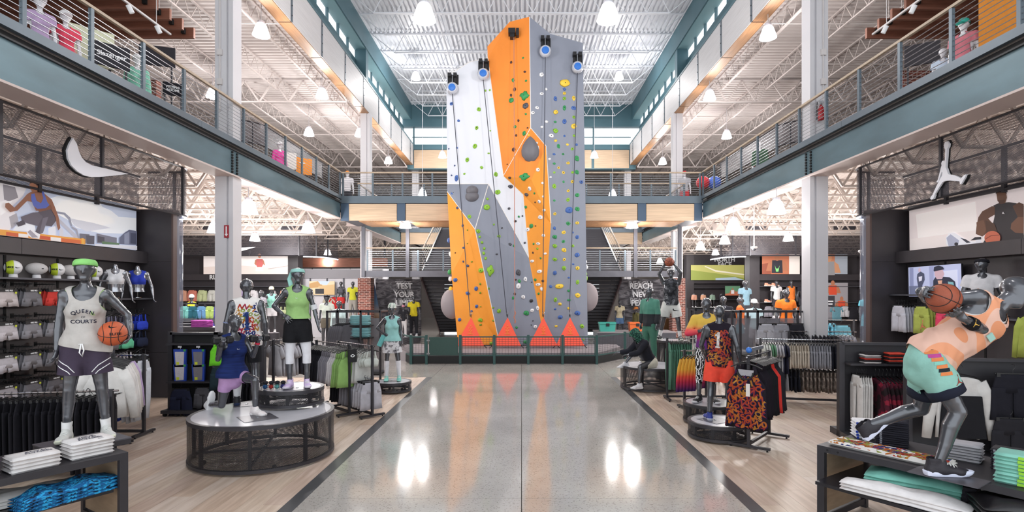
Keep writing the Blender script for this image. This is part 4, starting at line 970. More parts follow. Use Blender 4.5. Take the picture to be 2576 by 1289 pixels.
        curl = 0.35 if md[0] == 'relax' else 0.08; spr = 0.08 if md[0] == 'relax' else 0.30
        fl = md[2] if len(md) > 2 else 1.0                                           # side of the curl
        pc = w+f*0.055*k
        pr.append((w, pc, (.024*k, .02*k), (.04*k, .017*k), side, 0.015)); pr.append((pc, pc+f*0.03*k, (.04*k, .016*k), (.038*k, .013*k), side, 0.01))
        for i, (off, L) in enumerate(((0.031, .075), (0.010, .085), (-0.011, .08), (-0.031, .062))):
            an = spr*(1.5-i)/1.5; dr = f*math.cos(an)+side*math.sin(an); st = pc+f*0.03*k+side*off*k; pts = [st]; a = 0.0
            for q in range(3):
                a += curl; st = st+(dr*math.cos(a)+nrm*fl*math.sin(a))*(L*k/3); pts.append(st)
            pr += s.limb(pts, [.0095*k, .009*k, .0085*k, .007*k], side, 0.005)
        td = (f*0.75+side*0.75+nrm*fl*0.35).normalized()
        pr += s.limb([pc-f*0.02*k+side*0.03*k, pc+td*0.045*k+side*0.01*k, pc+td*0.085*k], [.013*k, .011*k, .008*k], f, 0.008)
        return pr
    def headp(s):
        kn = s.k; k = s.k*HS; x = s.Th @ Vector((1, 0, 0)); fw = s.Th @ Vector((0, -1, 0)); up = s.Th @ Vector((0, 0, 1)); c = s.hc
        pr = [(s.J['neck']-Vector((0, 0, 0.02)), s.hb+up*0.02*k, (.056*kn, .058*kn) if not s.f else (.048*kn, .05*kn), (.05*kn, .055*kn) if not s.f else (.043*kn, .047*kn), x, 0.03)]
        pr.append((c+up*0.012*k-fw*0.012*k, c+up*0.022*k-fw*0.012*k, (.077*k, .098*k), (.074*k, .096*k), x, 0.02))
        pr.append((c+up*0.0*k+fw*0.018*k, c-up*0.075*k+fw*0.045*k, (.068*k, .075*k), (.036*k, .032*k), x, 0.03))
        pr.append((c+fw*0.088*k+up*0.005*k, c+fw*0.1*k-up*0.03*k, (.008*k, .008*k), (.013*k, .01*k), x, 0.02))
        return pr
    def body(s, h, skin=None, part=None):
        pr = s.torso(z0=-0.12)
        for sd in 'LR':
            if not s.noarm:
                sh = s.J['sho'+sd]; nk = s.tp(0, 0.01, 0.53)
                pr += s.limb([nk, sh], [.055*s.k, .052*s.k], Vector((0, 1, 0)), 0.04); pr += s.arm(sd)
                if h < 0.0175: pr += s.hand(sd)
                else: pr.append((s.J['wri'+sd], s.J['wri'+sd]+(s.J['wri'+sd]-s.J['elb'+sd]).normalized()*0.12, (.035, .02), (.03, .014), Vector((1, 0, 0)), 0.01))
            if not s.noleg: pr += s.leg(sd)
        if part != 'headless': pr += s.headp()
        else: pr += [(s.J['neck'], s.hb, (.05*s.k, .05*s.k), (.045*s.k, .045*s.k), Vector((1, 0, 0)), 0.03)]
        if s.f:
            for sx in (-1, 1): c = s.tp(sx*0.07, -0.085, 0.35); pr.append((c, c+Vector((0, 0.01, 0)), (.058*s.k, .058*s.k), (.058*s.k, .058*s.k), Vector((1, 0, 0)), 0.03))
        v, F = nets(pr, h)
        return mesh_np('body', v, F, skin or SKIN)
def shell(prims, h, carve=None, wr=0.004, ws=14.0, seed=0, stretch=(1, 1, 0.45), hemcut=None):
    """a garment: loose surface round the limbs with holes carved for neck, arms and hem"""
    v, F = nets(prims, h)
    nn = vnormals(v, F)
    if wr:
        st = Vector(stretch)*ws; so = Vector((seed*3.1, seed*1.7, seed*2.3))
        dsp = np.array([noise.noise(Vector((p[0]*st.x, p[1]*st.y, p[2]*st.z))+so) for p in v]); v = v+nn*(dsp*wr*1.6)[:, None]
    if carve is not None:
        c = v[F].mean(1); g = np.min([fn(c) for fn in carve], 0); keep = g > 0
        if keep.any() and not keep.all():
            kv = np.zeros(len(v), bool); rv = np.zeros(len(v), bool); kv[F[keep].ravel()] = True; rv[F[~keep].ravel()] = True
            bd = np.where(kv & rv)[0]; p = v[bd].copy()
            G = lambda x: np.min([fn(x) for fn in carve], 0)
            for _ in range(3):                     # pull the cut edge onto a clean hem line
                g0 = G(p); gr = np.stack([(G(p+np.eye(3)[i]*1e-3)-g0)/1e-3 for i in range(3)], 1); L2 = np.maximum((gr**2).sum(1), 0.2)
                st = gr*(g0/L2)[:, None]; ln = np.linalg.norm(st, axis=1); st *= np.minimum(1, 1.3*h/np.maximum(ln, 1e-9))[:, None]; p = p-st
            v[bd] = p
        F = F[keep]
    return v, F
def inell(c, r, M=None):
    c = np.array(c, float); r = np.array(r, float)
    A_ = np.array(M) if M is not None else None
    def fn(p):
        q = p-c
        if A_ is not None: q = q @ A_
        return (np.sqrt(((q/r)**2).sum(1))-1)*r.min()
    return fn
def below(p0, nrm):
    p0 = np.array(p0, float); nrm = np.array(nrm, float)
    return lambda p: (p-p0) @ nrm
def beyond(c, d, rad, far=9.0):
    """cut the end of a sleeve or leg at c, across direction d"""
    c = np.array(c, float); d = np.array(d, float)
    def fn(p):
        q = p-c; t = q @ d; rr = np.linalg.norm(q-np.outer(t, d), axis=1)
        return np.where((rr < rad) & (t < far) & (t > -0.06), -t, 1.0)
    return fn
def topwear(fig, h, kind='tank', hem=0.0, e=0.014, flare=0.02, sleeve=0.5, neck=(0.085, 0.10, 0.085), hole=0.085, seed=0, wr=0.005, hemtilt=0.0):
    k = fig.k; pr = fig.torso(e, flare, z0=-0.12)
    if fig.f:
        for sx in (-1, 1): c = fig.tp(sx*0.07, -0.085, 0.35); r = .058*k+e; pr.append((c, c+Vector((0, 0.01, 0)), (r, r), (r, r), Vector((1, 0, 0)), 0.04))
    for sd in 'LR':
        sh = fig.J['sho'+sd]; nk = fig.tp(0, 0.01, 0.53); pr += fig.limb([nk, nk.lerp(sh, 0.8 if kind in ('tank', 'bra') else 1)], [.055*k+e, .05*k+e], Vector((0, 1, 0)), 0.04)
        if kind in ('tee', 'long'): pr += fig.arm(sd, e+0.006, sleeve if kind == 'tee' else 1.95, 0.01 if kind == 'tee' else 0.0)
    Tm = [list(r) for r in fig.T]
    nrm = fig.T @ Vector((hemtilt, 0, 1))
    cv = [inell(fig.tp(0, -0.055, 0.555), (neck[0]*k, neck[1]*k, neck[2]*k), Tm), below(fig.tp(0, 0, hem), nrm)]
    cv.append(inell(fig.tp(0, 0.02, 0.61), (0.068*k, 0.075*k, 0.09*k), Tm))
    if kind in ('tank', 'bra'):
        for sd in 'LR':
            sx = 1 if sd == 'L' else -1
            cv.append(inell(fig.tp(sx*(0.20 if not fig.f else 0.185), 0.0, 0.455), (0.075*k, 0.16*k, hole*1.25*k), Tm))
    if kind == 'tee':
        for sd in 'LR':
            a, b = fig.J['sho'+sd], fig.J['elb'+sd]; d = (b-a).normalized(); c = a.lerp(b, sleeve)
            cv.append(beyond(c, d, 0.12))
    return shell(pr, h, cv, wr, 13.0, seed)
def bottomwear(fig, h, t1=0.55, e=0.02, flare=0.03, waist=0.10, seed=0, wr=0.006, tight=False):
    k = fig.k; pr = [p for p in fig.torso(e*0.7, 0, z0=-0.12, z1=0.17)]
    for sd in 'LR': pr += fig.leg(sd, e, t1, flare)
    cv = [below(fig.tp(0, 0, waist), -(fig.T @ Vector((0, 0, 1))))]
    for sd in 'LR':
        a, b, c = fig.J['hip'+sd], fig.J['kne'+sd], fig.J['ank'+sd]
        q = a.lerp(b, t1) if t1 <= 1 else b.lerp(c, t1-1); d = (b-a).normalized() if t1 <= 1 else (c-b).normalized()
        cv.append(beyond(q, d, 0.16*k+flare, 0.2))
    return shell(pr, h, cv, wr, 11.0, seed, (1, 1, 0.35))
_BV = {}
def bvh_of(vF):
    k = id(vF[0])
    if k not in _BV: _BV[k] = (BVHTree.FromPolygons([Vector(p) for p in vF[0]], [tuple(int(i) for i in f) for f in vF[1]]), vF)
    return _BV[k][0]
def scatter_print(parent, vF, box, cols, size, d=(0, 1, 0), chars='NOZMW10NVZOSMN', seed=1, step=0.07, shadow=None):
    """all-over letter print laid on a garment, one mesh for each ink"""
    rr = random.Random(seed); x0, x1, z0, z1 = box; bins = {}; bv = bvh_of(vF); dv = Vector(d).normalized(); z = z0; row = 0
    while z < z1:
        x = x0+(row % 2)*step*0.5
        while x < x1:
            c = rr.choice(cols); ch = rr.choice(chars); sz = size*rr.uniform(0.8, 1.2); an = rr.uniform(-0.9, 0.9)
            me = text_mesh(ch, round(sz, 2), ext=0.0006, bold=0.004, sx=1.25)
            inks = [(c, 0.0, 0.0)]+([(shadow, 0.010, -0.010)] if shadow else [])
            for ink, ox, oz in inks:
                M = Matrix.Translation((x+ox+rr.uniform(-.01, .01)*0, 0, z+oz)) @ Matrix.Rotation(math.atan2(-dv.x, dv.y), 4, 'Z') @ Matrix.Rotation(an, 4, 'Y')
                b = bins.setdefault(ink, MB()); pts = []
                for q in me.vertices:
                    p = M @ q.co; h_, n_, i_, d_ = bv.ray_cast(p-dv*0.6, dv); pts.append(None if h_ is None else h_-dv*(0.0045 if ink == c else 0.0025))
                fs = [tuple(f.vertices) for f in me.polygons if all(pts[i] is not None for i in f.vertices)]
                if fs: b.add([p if p is not None else (0, 0, 0) for p in pts], fs)
            x += step*rr.uniform(0.85, 1.15)
        z += step*0.8; row += 1
    for ink, b in bins.items(): o = b.build('letter_print', cloth(ink), parent); o['kind'] = 'stuff'
def one_mesh(h, th=0.001):
    """a block figure 1 with flag and foot"""
    me = MB().prism([(x*h, (z-0.5)*h) for x, z in ((-0.11, 0.0), (0.17, 0.0), (0.17, 0.10), (0.11, 0.10), (0.11, 1.0), (-0.03, 1.0), (-0.06, 0.90), (-0.16, 0.86), (-0.16, 0.74), (-0.05, 0.74), (-0.05, 0.10), (-0.11, 0.10))], -th, th).mesh('number'); bm = bmesh.new(); bm.from_mesh(me)
    bmesh.ops.triangulate(bm, faces=[f for f in bm.faces if len(f.verts) > 4]); bm.to_mesh(me); bm.free(); return me
def decal(me, t, target_vF, dirv, off=0.004, maxe=0.02):
    """lay flat lettering onto a garment: every point is dropped along dirv on the cloth"""
    bv = bvh_of(target_vF)
    bm = bmesh.new(); bm.from_mesh(me); bm.transform(t)
    for _ in range(3):
        es = [e for e in bm.edges if e.calc_length() > maxe]
        if not es: break
        bmesh.ops.subdivide_edges(bm, edges=es, cuts=1); bmesh.ops.triangulate(bm, faces=[f for f in bm.faces if len(f.verts) > 4])
    d = Vector(dirv).normalized()
    for q in bm.verts:
        hit, n, i, dist = bv.ray_cast(q.co-d*0.3, d)
        if hit is not None: q.co = hit-d*off
    out = bpy.data.meshes.new('print'); bm.to_mesh(out); bm.free()
    return out
_SH = {}
def shoe_meshes(up, sole, h=0.009):
    if (up, sole) in _SH: return _SH[up, sole]
    x = Vector((1, 0, 0))
    pr = [(Vector((0, 0.05, 0.03)), Vector((0, -0.02, 0.04)), (.038, .04), (.042, .045), x, .02), (Vector((0, -0.02, 0.04)), Vector((0.004, -0.13, 0.03)), (.042, .045), (.048, .034), x, .02),
          (Vector((0.004, -0.13, 0.03)), Vector((0.004, -0.19, 0.025)), (.048, .034), (.034, .022), x, .02), (Vector((0, 0.04, 0.05)), Vector((0, 0.025, 0.115)), (.036, .042), (.04, .05), x, .02), (Vector((0, 0.0, 0.06)), Vector((0, -0.03, 0.10)), (.036, .036), (.03, .02), x, .02)]
    v, F = nets(pr, h); c = v[F].mean(1)
    F = F[~((c[:, 2] > 0.118))]
    v[:, 2] = np.maximum(v[:, 2], 0.012)
    m1 = mesh_np('upper', v, F, mat('shoe_'+up.lstrip('#'), up, 0.6, bump=0.2, bs=90))
    b = MB(); out = [(0.030, 0.085), (0.040, 0.05), (0.037, -0.02), (0.046, -0.10), (0.05, -0.14), (0.043, -0.19), (0.02, -0.222), (-0.012, -0.224), (-0.036, -0.195), (-0.042, -0.14), (-0.038, -0.05), (-0.04, 0.04), (-0.03, 0.085), (0, 0.098)]
    n = len(out); lv = []
    for z, g in ((0.0, 0.92), (0.012, 1.0), (0.03, 1.02), (0.036, 0.9)): lv += [(x_*g, y_*g, z+max(0, -y_-0.15)*0.12) for x_, y_ in out]
    fs = [tuple(reversed(range(n))), tuple(range(3*n, 4*n))]+[(i*n+j, i*n+(j+1) % n, (i+1)*n+(j+1) % n, (i+1)*n+j) for i in range(3) for j in range(n)]
    b.add(lv, fs); m2 = b.mesh('sole', mat('sole_'+sole.lstrip('#'), sole, 0.6), auto=45)
    lc = MB()
    for i in range(5): y = -0.045-i*0.022; z = 0.092-i*0.0085; lc.tube([(-0.026, y, z-0.008), (0, y-0.004, z+0.004), (0.026, y, z-0.008)], 0.004, 5)
    m3 = lc.mesh('laces', mat('shoe_lace', '#e4e4e2', 0.8))
    _SH[up, sole] = (m1, m2, m3)
    return _SH[up, sole]
def add_shoe(t, fig, sd, up, sole, yaw=0.0, pitch=0.0, logo=None):
    a = fig.J['ank'+sd]; M = Matrix.Translation(a) @ rot2(yaw) @ Matrix.Rotation(pitch, 4, 'X') @ Matrix.Translation((0, -0.0, -0.085*fig.k)) @ Matrix.Scale(fig.k*1.05, 4)
    m1, m2, m3 = shoe_meshes(up, sole); o = ob('shoe', m1, t, M=M)
    ob('sole', m2, o); ob('laces', m3, o)
    return o
def ring(fig, t, name, sd, t0, t1, e, m, arm=True, h=0.009):
    """wristband, sock or sleeve round a limb"""
    J = fig.J; a, b, c = (J['sho'+sd], J['elb'+sd], J['wri'+sd]) if arm else (J['hip'+sd], J['kne'+sd], J['ank'+sd])
    def q(x): return a.lerp(b, x) if x <= 1 else b.lerp(c, x-1)
    def r(x):
        tt, rr = ([0, .35, .75, 1, 1.3, 1.7, 2.0], [.056, .051, .043, .040, .042, .034, .026]) if arm else ([0, .4, .8, 1, 1.28, 1.65, 2.0], [.088, .082, .062, .055, .056, .045, .036])
        return float(np.interp(x, tt, rr))*fig.k+e
    n = 5; pts = [q(t0+(t1-t0)*i/n) for i in range(n+1)]; rd = [r(t0+(t1-t0)*i/n) for i in range(n+1)]
    return MB().tube([pts[0]]+pts+[pts[-1]], [rd[0]-e*0.9]+rd+[rd[-1]-e*0.9], 16).build(name, m, t, auto=50)
def headband(fig, t, m, w=0.032, dz=0.045, tilt=0.12, name='headband'):
    k = fig.k*HS; c = fig.hc; X = fig.Th @ Vector((1, 0, 0)); Y = fig.Th @ Vector((0, 1, 0)); Z = fig.Th @ Vector((0, 0, 1)); b = MB(); vs = []; n = 28
    prof = [(-w, 0.002), (-w, 0.008), (-w*0.4, 0.012), (w*0.4, 0.012), (w, 0.008), (w, 0.002)]
    for dzz, e in prof:
        for j in range(n):
            a = 2*math.pi*j/n; ya = math.sin(a); zz = dz+dzz-tilt*ya*0.09; f_ = math.sqrt(max(0.15, 1-(max(zz-0.02, 0)/0.105)**2))
            vs.append(c+X*((0.079*f_+e)*math.cos(a)*k)+Y*(((0.100*f_+e)*ya+0.008)*k)+Z*(zz*k))
    np_ = len(prof)
    b.add(vs, [(i*n+j, i*n+(j+1) % n, (i+1)*n+(j+1) % n, (i+1)*n+j) for i in range(np_-1) for j in range(n)])
    return b.build(name, m, t, smooth=True)
def cap_hat(fig, t, m, brim=True, name='cap', fwd=True):
    k = fig.k*HS; M = Matrix.Translation(fig.hc) @ fig.Th.to_4x4() @ Matrix.Scale(k, 4); b = MB()
    b.lathe([(0.0, 0.128), (0.04, 0.122), (0.07, 0.098), (0.084, 0.06), (0.087, 0.02)], 20, M=M @ Matrix.Diagonal((1, 1.22, 1, 1)) @ Matrix.Translation((0, 0.008, 0)), caps=False)
    if brim:
        pts = [(-0.075, -0.07), (-0.07, -0.13), (-0.04, -0.165), (0, -0.175), (0.04, -0.165), (0.07, -0.13), (0.075, -0.07)]
        b.add([(x, y, 0.03-0.1*(x/0.075)**2*0.2) for x, y in pts]+[(x, y, 0.022-0.1*(x/0.075)**2*0.2) for x, y in pts], [tuple(range(7)), tuple(reversed(range(7, 14)))]+[(i, i+7, i+8, i+1) for i in range(6)], M)
    return b.build(name, m, t, smooth=True)
BALLM = mat('basketball_leather', '#b5552f', 0.55, bump=0.35, bs=160, var=0.1, vs=20); SEAMB = mat('ball_seam', '#23191a', 0.6)
def basketball(label, c, r=0.12, rot=(0, 0, 0), col=None, marks=None, seam=0.003):
    t = thing('basketball', label, 'basketball', c); t.rotation_euler = rot
    MB().ball((0, 0, 0), r, 28, 18).build('leather', col or BALLM, t, True)
    q = r+0.0006; sm = MB(); n = 40
    circ = lambda f: sm.tube([f(2*math.pi*i/n) for i in range(n+1)], seam, 5, caps=False)
    circ(lambda a: (q*math.cos(a), q*math.sin(a), 0)); circ(lambda a: (0, q*math.sin(a), q*math.cos(a)))
    for s_ in (-1, 1):
        def lobe(a, s_=s_):
            v = Vector((s_*(0.62+0.30*math.cos(2*a)*0.55), math.sin(a)*0.85, math.cos(a)*0.85)); v.normalize(); return v*q
        circ(lobe)
    sm.build('seam', SEAMB, t, True)
    return t
def figure(name, label, loc, rotz, fig, h=0.012, skin=None, part=None, group=None, cat='mannequin'):
    t = thing(name, label, cat, loc, rotz, group)
    ob('body', fig.body(h, skin, part), t)
    return t
def wear(t, name, vF, m, label=None):
    o = ob(name, mesh_np(name, vF[0], vF[1], m), t)
    if label: o['label'] = label
    return o
# ================================================================ the mannequins near the aisle
SW = [((x-573)/464, (140-y)/464) for x, y in [(613, -48), (590, -10), (574, 30), (580, 72), (603, 105), (643, 128), (690, 140), (742, 138), (800, 125), (920, 92), (1037, 57), (900, 64), (800, 68), (742, 70), (702, 63), (672, 45), (652, 15), (638, -22)]]
def swoosh_mesh(w, th=0.004):
    me = MB().prism([((x-0.5)*w, (z-0.2)*w) for x, z in SW], -th, th).mesh('emblem'); bm = bmesh.new(); bm.from_mesh(me)
    bmesh.ops.triangulate(bm, faces=[f for f in bm.faces if len(f.verts) > 4]); bmesh.ops.recalc_face_normals(bm, faces=bm.faces[:]); bm.to_mesh(me); bm.free()
    return me
JM = [(0.43, 1.0), (0.50, 1.0), (0.535, 0.95), (0.52, 0.885), (0.485, 0.86), (0.475, 0.74), (0.455, 0.60), (0.45, 0.53), (0.47, 0.50), (0.50, 0.43), (0.53, 0.385), (0.66, 0.35), (0.80, 0.29), (0.86, 0.25), (0.95, 0.30), (1.0, 0.30), (0.97, 0.25), (0.87, 0.15), (0.84, 0.16), (0.83, 0.205), (0.70, 0.235), (0.55, 0.27), (0.44, 0.28), (0.36, 0.27), (0.25, 0.18), (0.14, 0.08), (0.09, 0.0), (0.03, -0.01), (0.0, 0.02), (0.02, 0.05), (0.07, 0.08), (0.18, 0.22), (0.29, 0.34), (0.345, 0.39), (0.36, 0.45), (0.34, 0.47), (0.27, 0.36), (0.25, 0.30), (0.20, 0.29), (0.19, 0.31), (0.23, 0.34), (0.27, 0.44), (0.32, 0.56), (0.335, 0.585), (0.325, 0.63), (0.35, 0.665), (0.40, 0.665), (0.425, 0.64), (0.435, 0.74), (0.44, 0.86), (0.415, 0.90), (0.405, 0.95)]
def jump_mesh(w, th=0.004):
    me = MB().prism([((x-0.5)*w, (z-0.5)*w*1.16) for x, z in JM], -th, th).mesh('emblem'); bm = bmesh.new(); bm.from_mesh(me)
    bmesh.ops.triangulate(bm, faces=[f for f in bm.faces if len(f.verts) > 4]); bmesh.ops.recalc_face_normals(bm, faces=bm.faces[:]); bm.to_mesh(me); bm.free()
    return me
def put_print(parent, me, m, vF, x, z, d=(0, 1, 0), rot=0.0, name='print', y=0.0, off=0.004):
    t = Matrix.Translation((x, y, z)) @ Matrix.Rotation(math.atan2(-d[0], d[1]), 4, 'Z') @ Matrix.Rotation(rot, 4, 'Y')
    o = decal(me, t, vF, d, off); o.materials.clear(); o.materials.append(m)
    return ob(name, o, parent)
def piping(parent, vF, pts, m, r=0.005, d=(0, 1, 0), name='piping'):
    v, F = vF; bv = BVHTree.FromPolygons([Vector(p) for p in v], [tuple(int(i) for i in f) for f in F]); out = []
    for (x0, z0), (x1, z1) in zip(pts[:-1], pts[1:]):
        for i in range(6):
            q = Vector((x0+(x1-x0)*i/6, -0.6 if d[1] > 0 else 0.6, z0+(z1-z0)*i/6)); h_, n_, i_, d_ = bv.ray_cast(q, Vector(d))
            if h_ is not None: out.append(h_-Vector(d)*r*0.3)
    if len(out) > 2: return MB().tube(out, r, 6).build(name, m, parent, smooth=True)
def wd(th, w):
    x, y, z = w; c, s_ = math.cos(th), math.sin(th)
    return (x*c+y*s_, -x*s_+y*c, z)
def local_pt(p, loc, th):
    return at(loc, th).inverted() @ Vector(p)
NAVY = mat('print_navy', '#1d2142', 0.7); BLKP = mat('print_black', '#1a1a1e', 0.6); WHTP = mat('print_white', '#f0f0f2', 0.7)
# ---- slogan vest player on the near left table
th = R(30); loc = Vector((-4.28, 5.46, 0.86))
bc = P(298, 813, 5.36)
lb = local_pt(bc, loc, th)
f1 = Fig(1.76, True, arms={'R': ((-0.16, 0.02, -1), (-0.05, -0.10, -1)), 'L': ((0.60, 0.12, -0.72), (0.10, -0.45, -0.78))}, legs={'R': ((-0.10, 0.0, -1), (-0.06, 0.03, -1)), 'L': ((0.12, -0.02, -1), (0.08, 0.05, -1))}, spread=0.085)
w_ = f1.J['wriL']; lb = Vector((w_.x-0.03, w_.y-0.03, w_.z+0.02))+Vector((-0.10, -0.035, 0.02))
f1.hands = {'L': ('ball', lb, 0.12, 1), 'R': ('relax', (0, -1, 0), 1)}
q1 = figure('mannequin', 'grey mannequin in slogan vest and lime headband holding a basketball on its hip', loc, th, f1, 0.009)
vt = topwear(f1, 0.010, 'tank', hem=-0.035, e=0.018, flare=0.03, neck=(0.10, 0.13, 0.135), hole=0.095, seed=1, wr=0.012, hemtilt=0.22)
VEST = cloth('#bdb8b4'); o = wear(q1, 'vest', vt, VEST)
z0 = f1.pel.z
arc = [(-0.056, 0.0, 0.3), (-0.026, 0.014, 0.15), (0.002, 0.018, 0), (0.026, 0.014, -0.15), (0.054, 0.0, -0.3)]
for ch, (dx, dz, ro) in zip('QUEEN', arc): put_print(o, text_mesh(ch, 0.05, ext=0.001, bold=0.0006), NAVY, vt, dx*1.25-0.0, z0+0.315+dz, rot=-ro*1.0, name='lettering')
put_print(o, text_mesh('OF', 0.026, ext=0.001), NAVY, vt, 0, z0+0.275, name='lettering')
put_print(o, text_mesh('COURTS', 0.047, ext=0.001, bold=0.0006, sx=1.1), NAVY, vt, 0.0, z0+0.232, name='lettering')
vb = bottomwear(f1, 0.010, t1=0.62, e=0.024, flare=0.035, waist=0.055, seed=2, wr=0.010)
o = wear(q1, 'shorts', vb, cloth('#43394a'))
for s_ in (-1, 1):
    for k_ in (0, 0.055):
        piping(o, vb, [(s_*0.22, z0-0.12-k_), (s_*0.12, z0-0.19-k_), (s_*0.055, z0-0.27-k_)], WHTP, 0.004)
    piping(o, vb, [(s_*0.205, z0-0.04), (s_*0.215, z0-0.15)], WHTP, 0.004)
MB().tube([(-0.01, -0.155, z0+0.02), (-0.02, -0.175, z0-0.06), (0.0, -0.175, z0-0.10), (0.014, -0.175, z0-0.04), (0.0, -0.16, z0+0.02), (-0.03, -0.15, z0+0.015)], 0.006, 6).build('drawstring', WHTP, q1, True)
vs = topwear(f1, 0.012, 'tank', hem=0.2, e=0.007, flare=0.0, neck=(0.10, 0.14, 0.17), hole=0.08, wr=0)
wear(q1, 'sports_top', vs, cloth('#a9c98b'))
headband(f1, q1, cloth('#8fd27a'), 0.026, 0.052)
for sd, yw in (('L', 0.28), ('R', -0.12)):
    ring(f1, q1, 'sock', sd, 1.76, 1.98, 0.004, cloth('#eceaea'), False); add_shoe(q1, f1, sd, '#cbcbc8', '#dfe2cf', yw)
bw = at(loc, th) @ lb
b1 = basketball('orange basketball held on the hip of the vest mannequin', bw, 0.12, (0.25, 0.05, 0.5), mat('basketball_orange', '#c25a33', 0.5, bump=0.35, bs=160, var=0.08, vs=20))
BB = (lambda r=0.12: (MB().ball((0, 0, 0), r, 28, 18)))()
def ball_print(b, me, m, x, z, r=0.12):
    """mark printed on the side of a ball that faces the aisle"""
    bm = bmesh.new(); bm.from_mesh(me); bmesh.ops.translate(bm, verts=bm.verts[:], vec=(x, 0, z))
    for q in bm.verts: yy = max(0.0, r*r-q.co.x**2-q.co.z**2); q.co.y = -math.sqrt(yy)-0.0015
    out = bpy.data.meshes.new('print'); bm.to_mesh(out); bm.free(); out.materials.append(m); o = ob('print', out, b)
    return o
R_ = Matrix.Rotation(R(38), 4, 'Z') @ Matrix.Rotation(0, 4, 'X')
for me_, x, z in ((swoosh_mesh(0.07, 0.001), 0.0, 0.072), (text_mesh('ELITE', 0.034, ext=0.001, sx=1.2, bold=0.001), 0.02, 0.0)):
    o = ball_print(b1, me_, BLKP, x, z); o.matrix_local = Matrix.LocRotScale(None, (Quaternion(Vector((0, 0, 1)), R(36)).to_matrix().to_4x4().to_quaternion()), None); o.matrix_local = b1.rotation_euler.to_matrix().to_4x4().inverted() @ Matrix.Rotation(R(36), 4, 'Z')
# ---- lunging lifter on the large podium
th = R(54); loc = Vector((-4.03, 7.76, 0.625))
f2 = Fig(1.74, True, hips=(0, 0, 0.53), pitch=R(4), arms={'R': ((-0.30, -0.25, -0.9), (-0.02, -0.45, 0.85)), 'L': ((0.30, -0.25, -0.9), (0.02, -0.50, 0.85))}, hands={'L': ('fist', (1, 0, 0)), 'R': ('fist', (1, 0, 0))},
         legs={'L': ((0.05, -1, -0.08), (0.0, 0.0, -1)), 'R': ((-0.05, 0.22, -1), (0.0, 1, -0.10))}, head=(0.12, 0, -0.2))
g2 = figure('mannequin', 'lunging grey mannequin in navy top and lilac shorts on the large round podium', loc, th, f2, 0.0095)
vt = topwear(f2, 0.011, 'tank', hem=-0.03, e=0.016, flare=0.035, neck=(0.075, 0.09, 0.08), hole=0.085, seed=5, wr=0.007)
o = wear(g2, 'vest', vt, mat('navy_stripe_knit', '#1f2f68', 0.85, spec=0.2, var=0.35, vs=3, stretch=(1, 1, 40), col2='#182450'))
put_print(o, swoosh_mesh(0.045, 0.001), WHTP, vt, 0.0, f2.pel.z+0.36)
wear(g2, 'shorts', bottomwear(f2, 0.011, t1=0.50, e=0.006, flare=0.004, waist=0.12, seed=6, wr=0.002), cloth('#b892c0'))
for sd in 'LR': ring(f2, g2, 'wristband', sd, 1.86, 1.93, 0.006, cloth('#c8324a') if sd == 'L' else BLKP)
add_shoe(g2, f2, 'L', '#e8dfdf', '#efe9ea', 0.1); add_shoe(g2, f2, 'R', '#e4e4e8', '#f0f0f2', 0.0, R(-72))
for sd, wh in (('L', 'farther'), ('R', 'nearer')):
    c = at(loc, th) @ (f2.J['wri'+sd]+(f2.J['wri'+sd]-f2.J['elb'+sd]).normalized()*0.06)
    d = thing('dumbbell', 'black hex dumbbell in the %s fist of the lunging mannequin' % wh, 'dumbbell', c, th)
    MB().cyl((-0.09, 0, 0), (0.09, 0, 0), 0.013, 10).build('grip', STEEL, d)
    for s_ in (-1, 1):
        M = Matrix.Translation((s_*0.09, 0, 0)) @ Matrix.Rotation(R(90), 4, 'Y')
        MB().lathe([(0, -0.045), (0.042, -0.045), (0.052, -0.03), (0.052, 0.03), (0.042, 0.045), (0, 0.045)], 6, M=M, caps=False).build('weight', BLK, d)
# ---- printed jersey seen from behind
JPRINT = cloth('#e6e1df')
th = R(205); loc = Vector((-4.12, 8.34, 0.625))
f3 = Fig(1.86, False, arms={'L': ((0.25, 0.05, -1), (0.1, -0.3, -1)), 'R': ((-0.20, 0.05, -1), (-0.05, -0.2, -1))})
g3 = figure('mannequin', 'grey mannequin seen from behind in white letter-print jersey numbered one', loc, th, f3, 0.011)
vt = topwear(f3, 0.012, 'tank', hem=-0.10, e=0.022, flare=0.03, neck=(0.075, 0.09, 0.07), hole=0.10, seed=8, wr=0.007)
o = wear(g3, 'jersey', vt, JPRINT)
scatter_print(o, vt, (-0.20, 0.20, f3.pel.z-0.08, f3.pel.z+0.5), ['#dd8a3c', '#d8503f', '#c33f63', '#b9c56a', '#3d4a94', '#e0a64a'], 0.075, (0, -1, 0), seed=3, step=0.07)
put_print(o, one_mesh(0.27), mat('number_blue', '#1f3f86', 0.7), vt, 0.0, f3.pel.z+0.27, d=(0, -1, 0), name='number', off=0.009)
wear(g3, 'shorts', bottomwear(f3, 0.013, t1=0.75, e=0.012, flare=0.01, waist=0.08, seed=3, wr=0.003), cloth('#1b1b20'))
ring(f3, g3, 'armband', 'L', 0.95, 1.0, 0.006, cloth('#7d86a8'))
for sd in 'LR': ring(f3, g3, 'sock', sd, 1.5, 1.98, 0.008, cloth('#e6e6ea'), False); add_shoe(g3, f3, sd, '#23232a', '#2c3a5e')
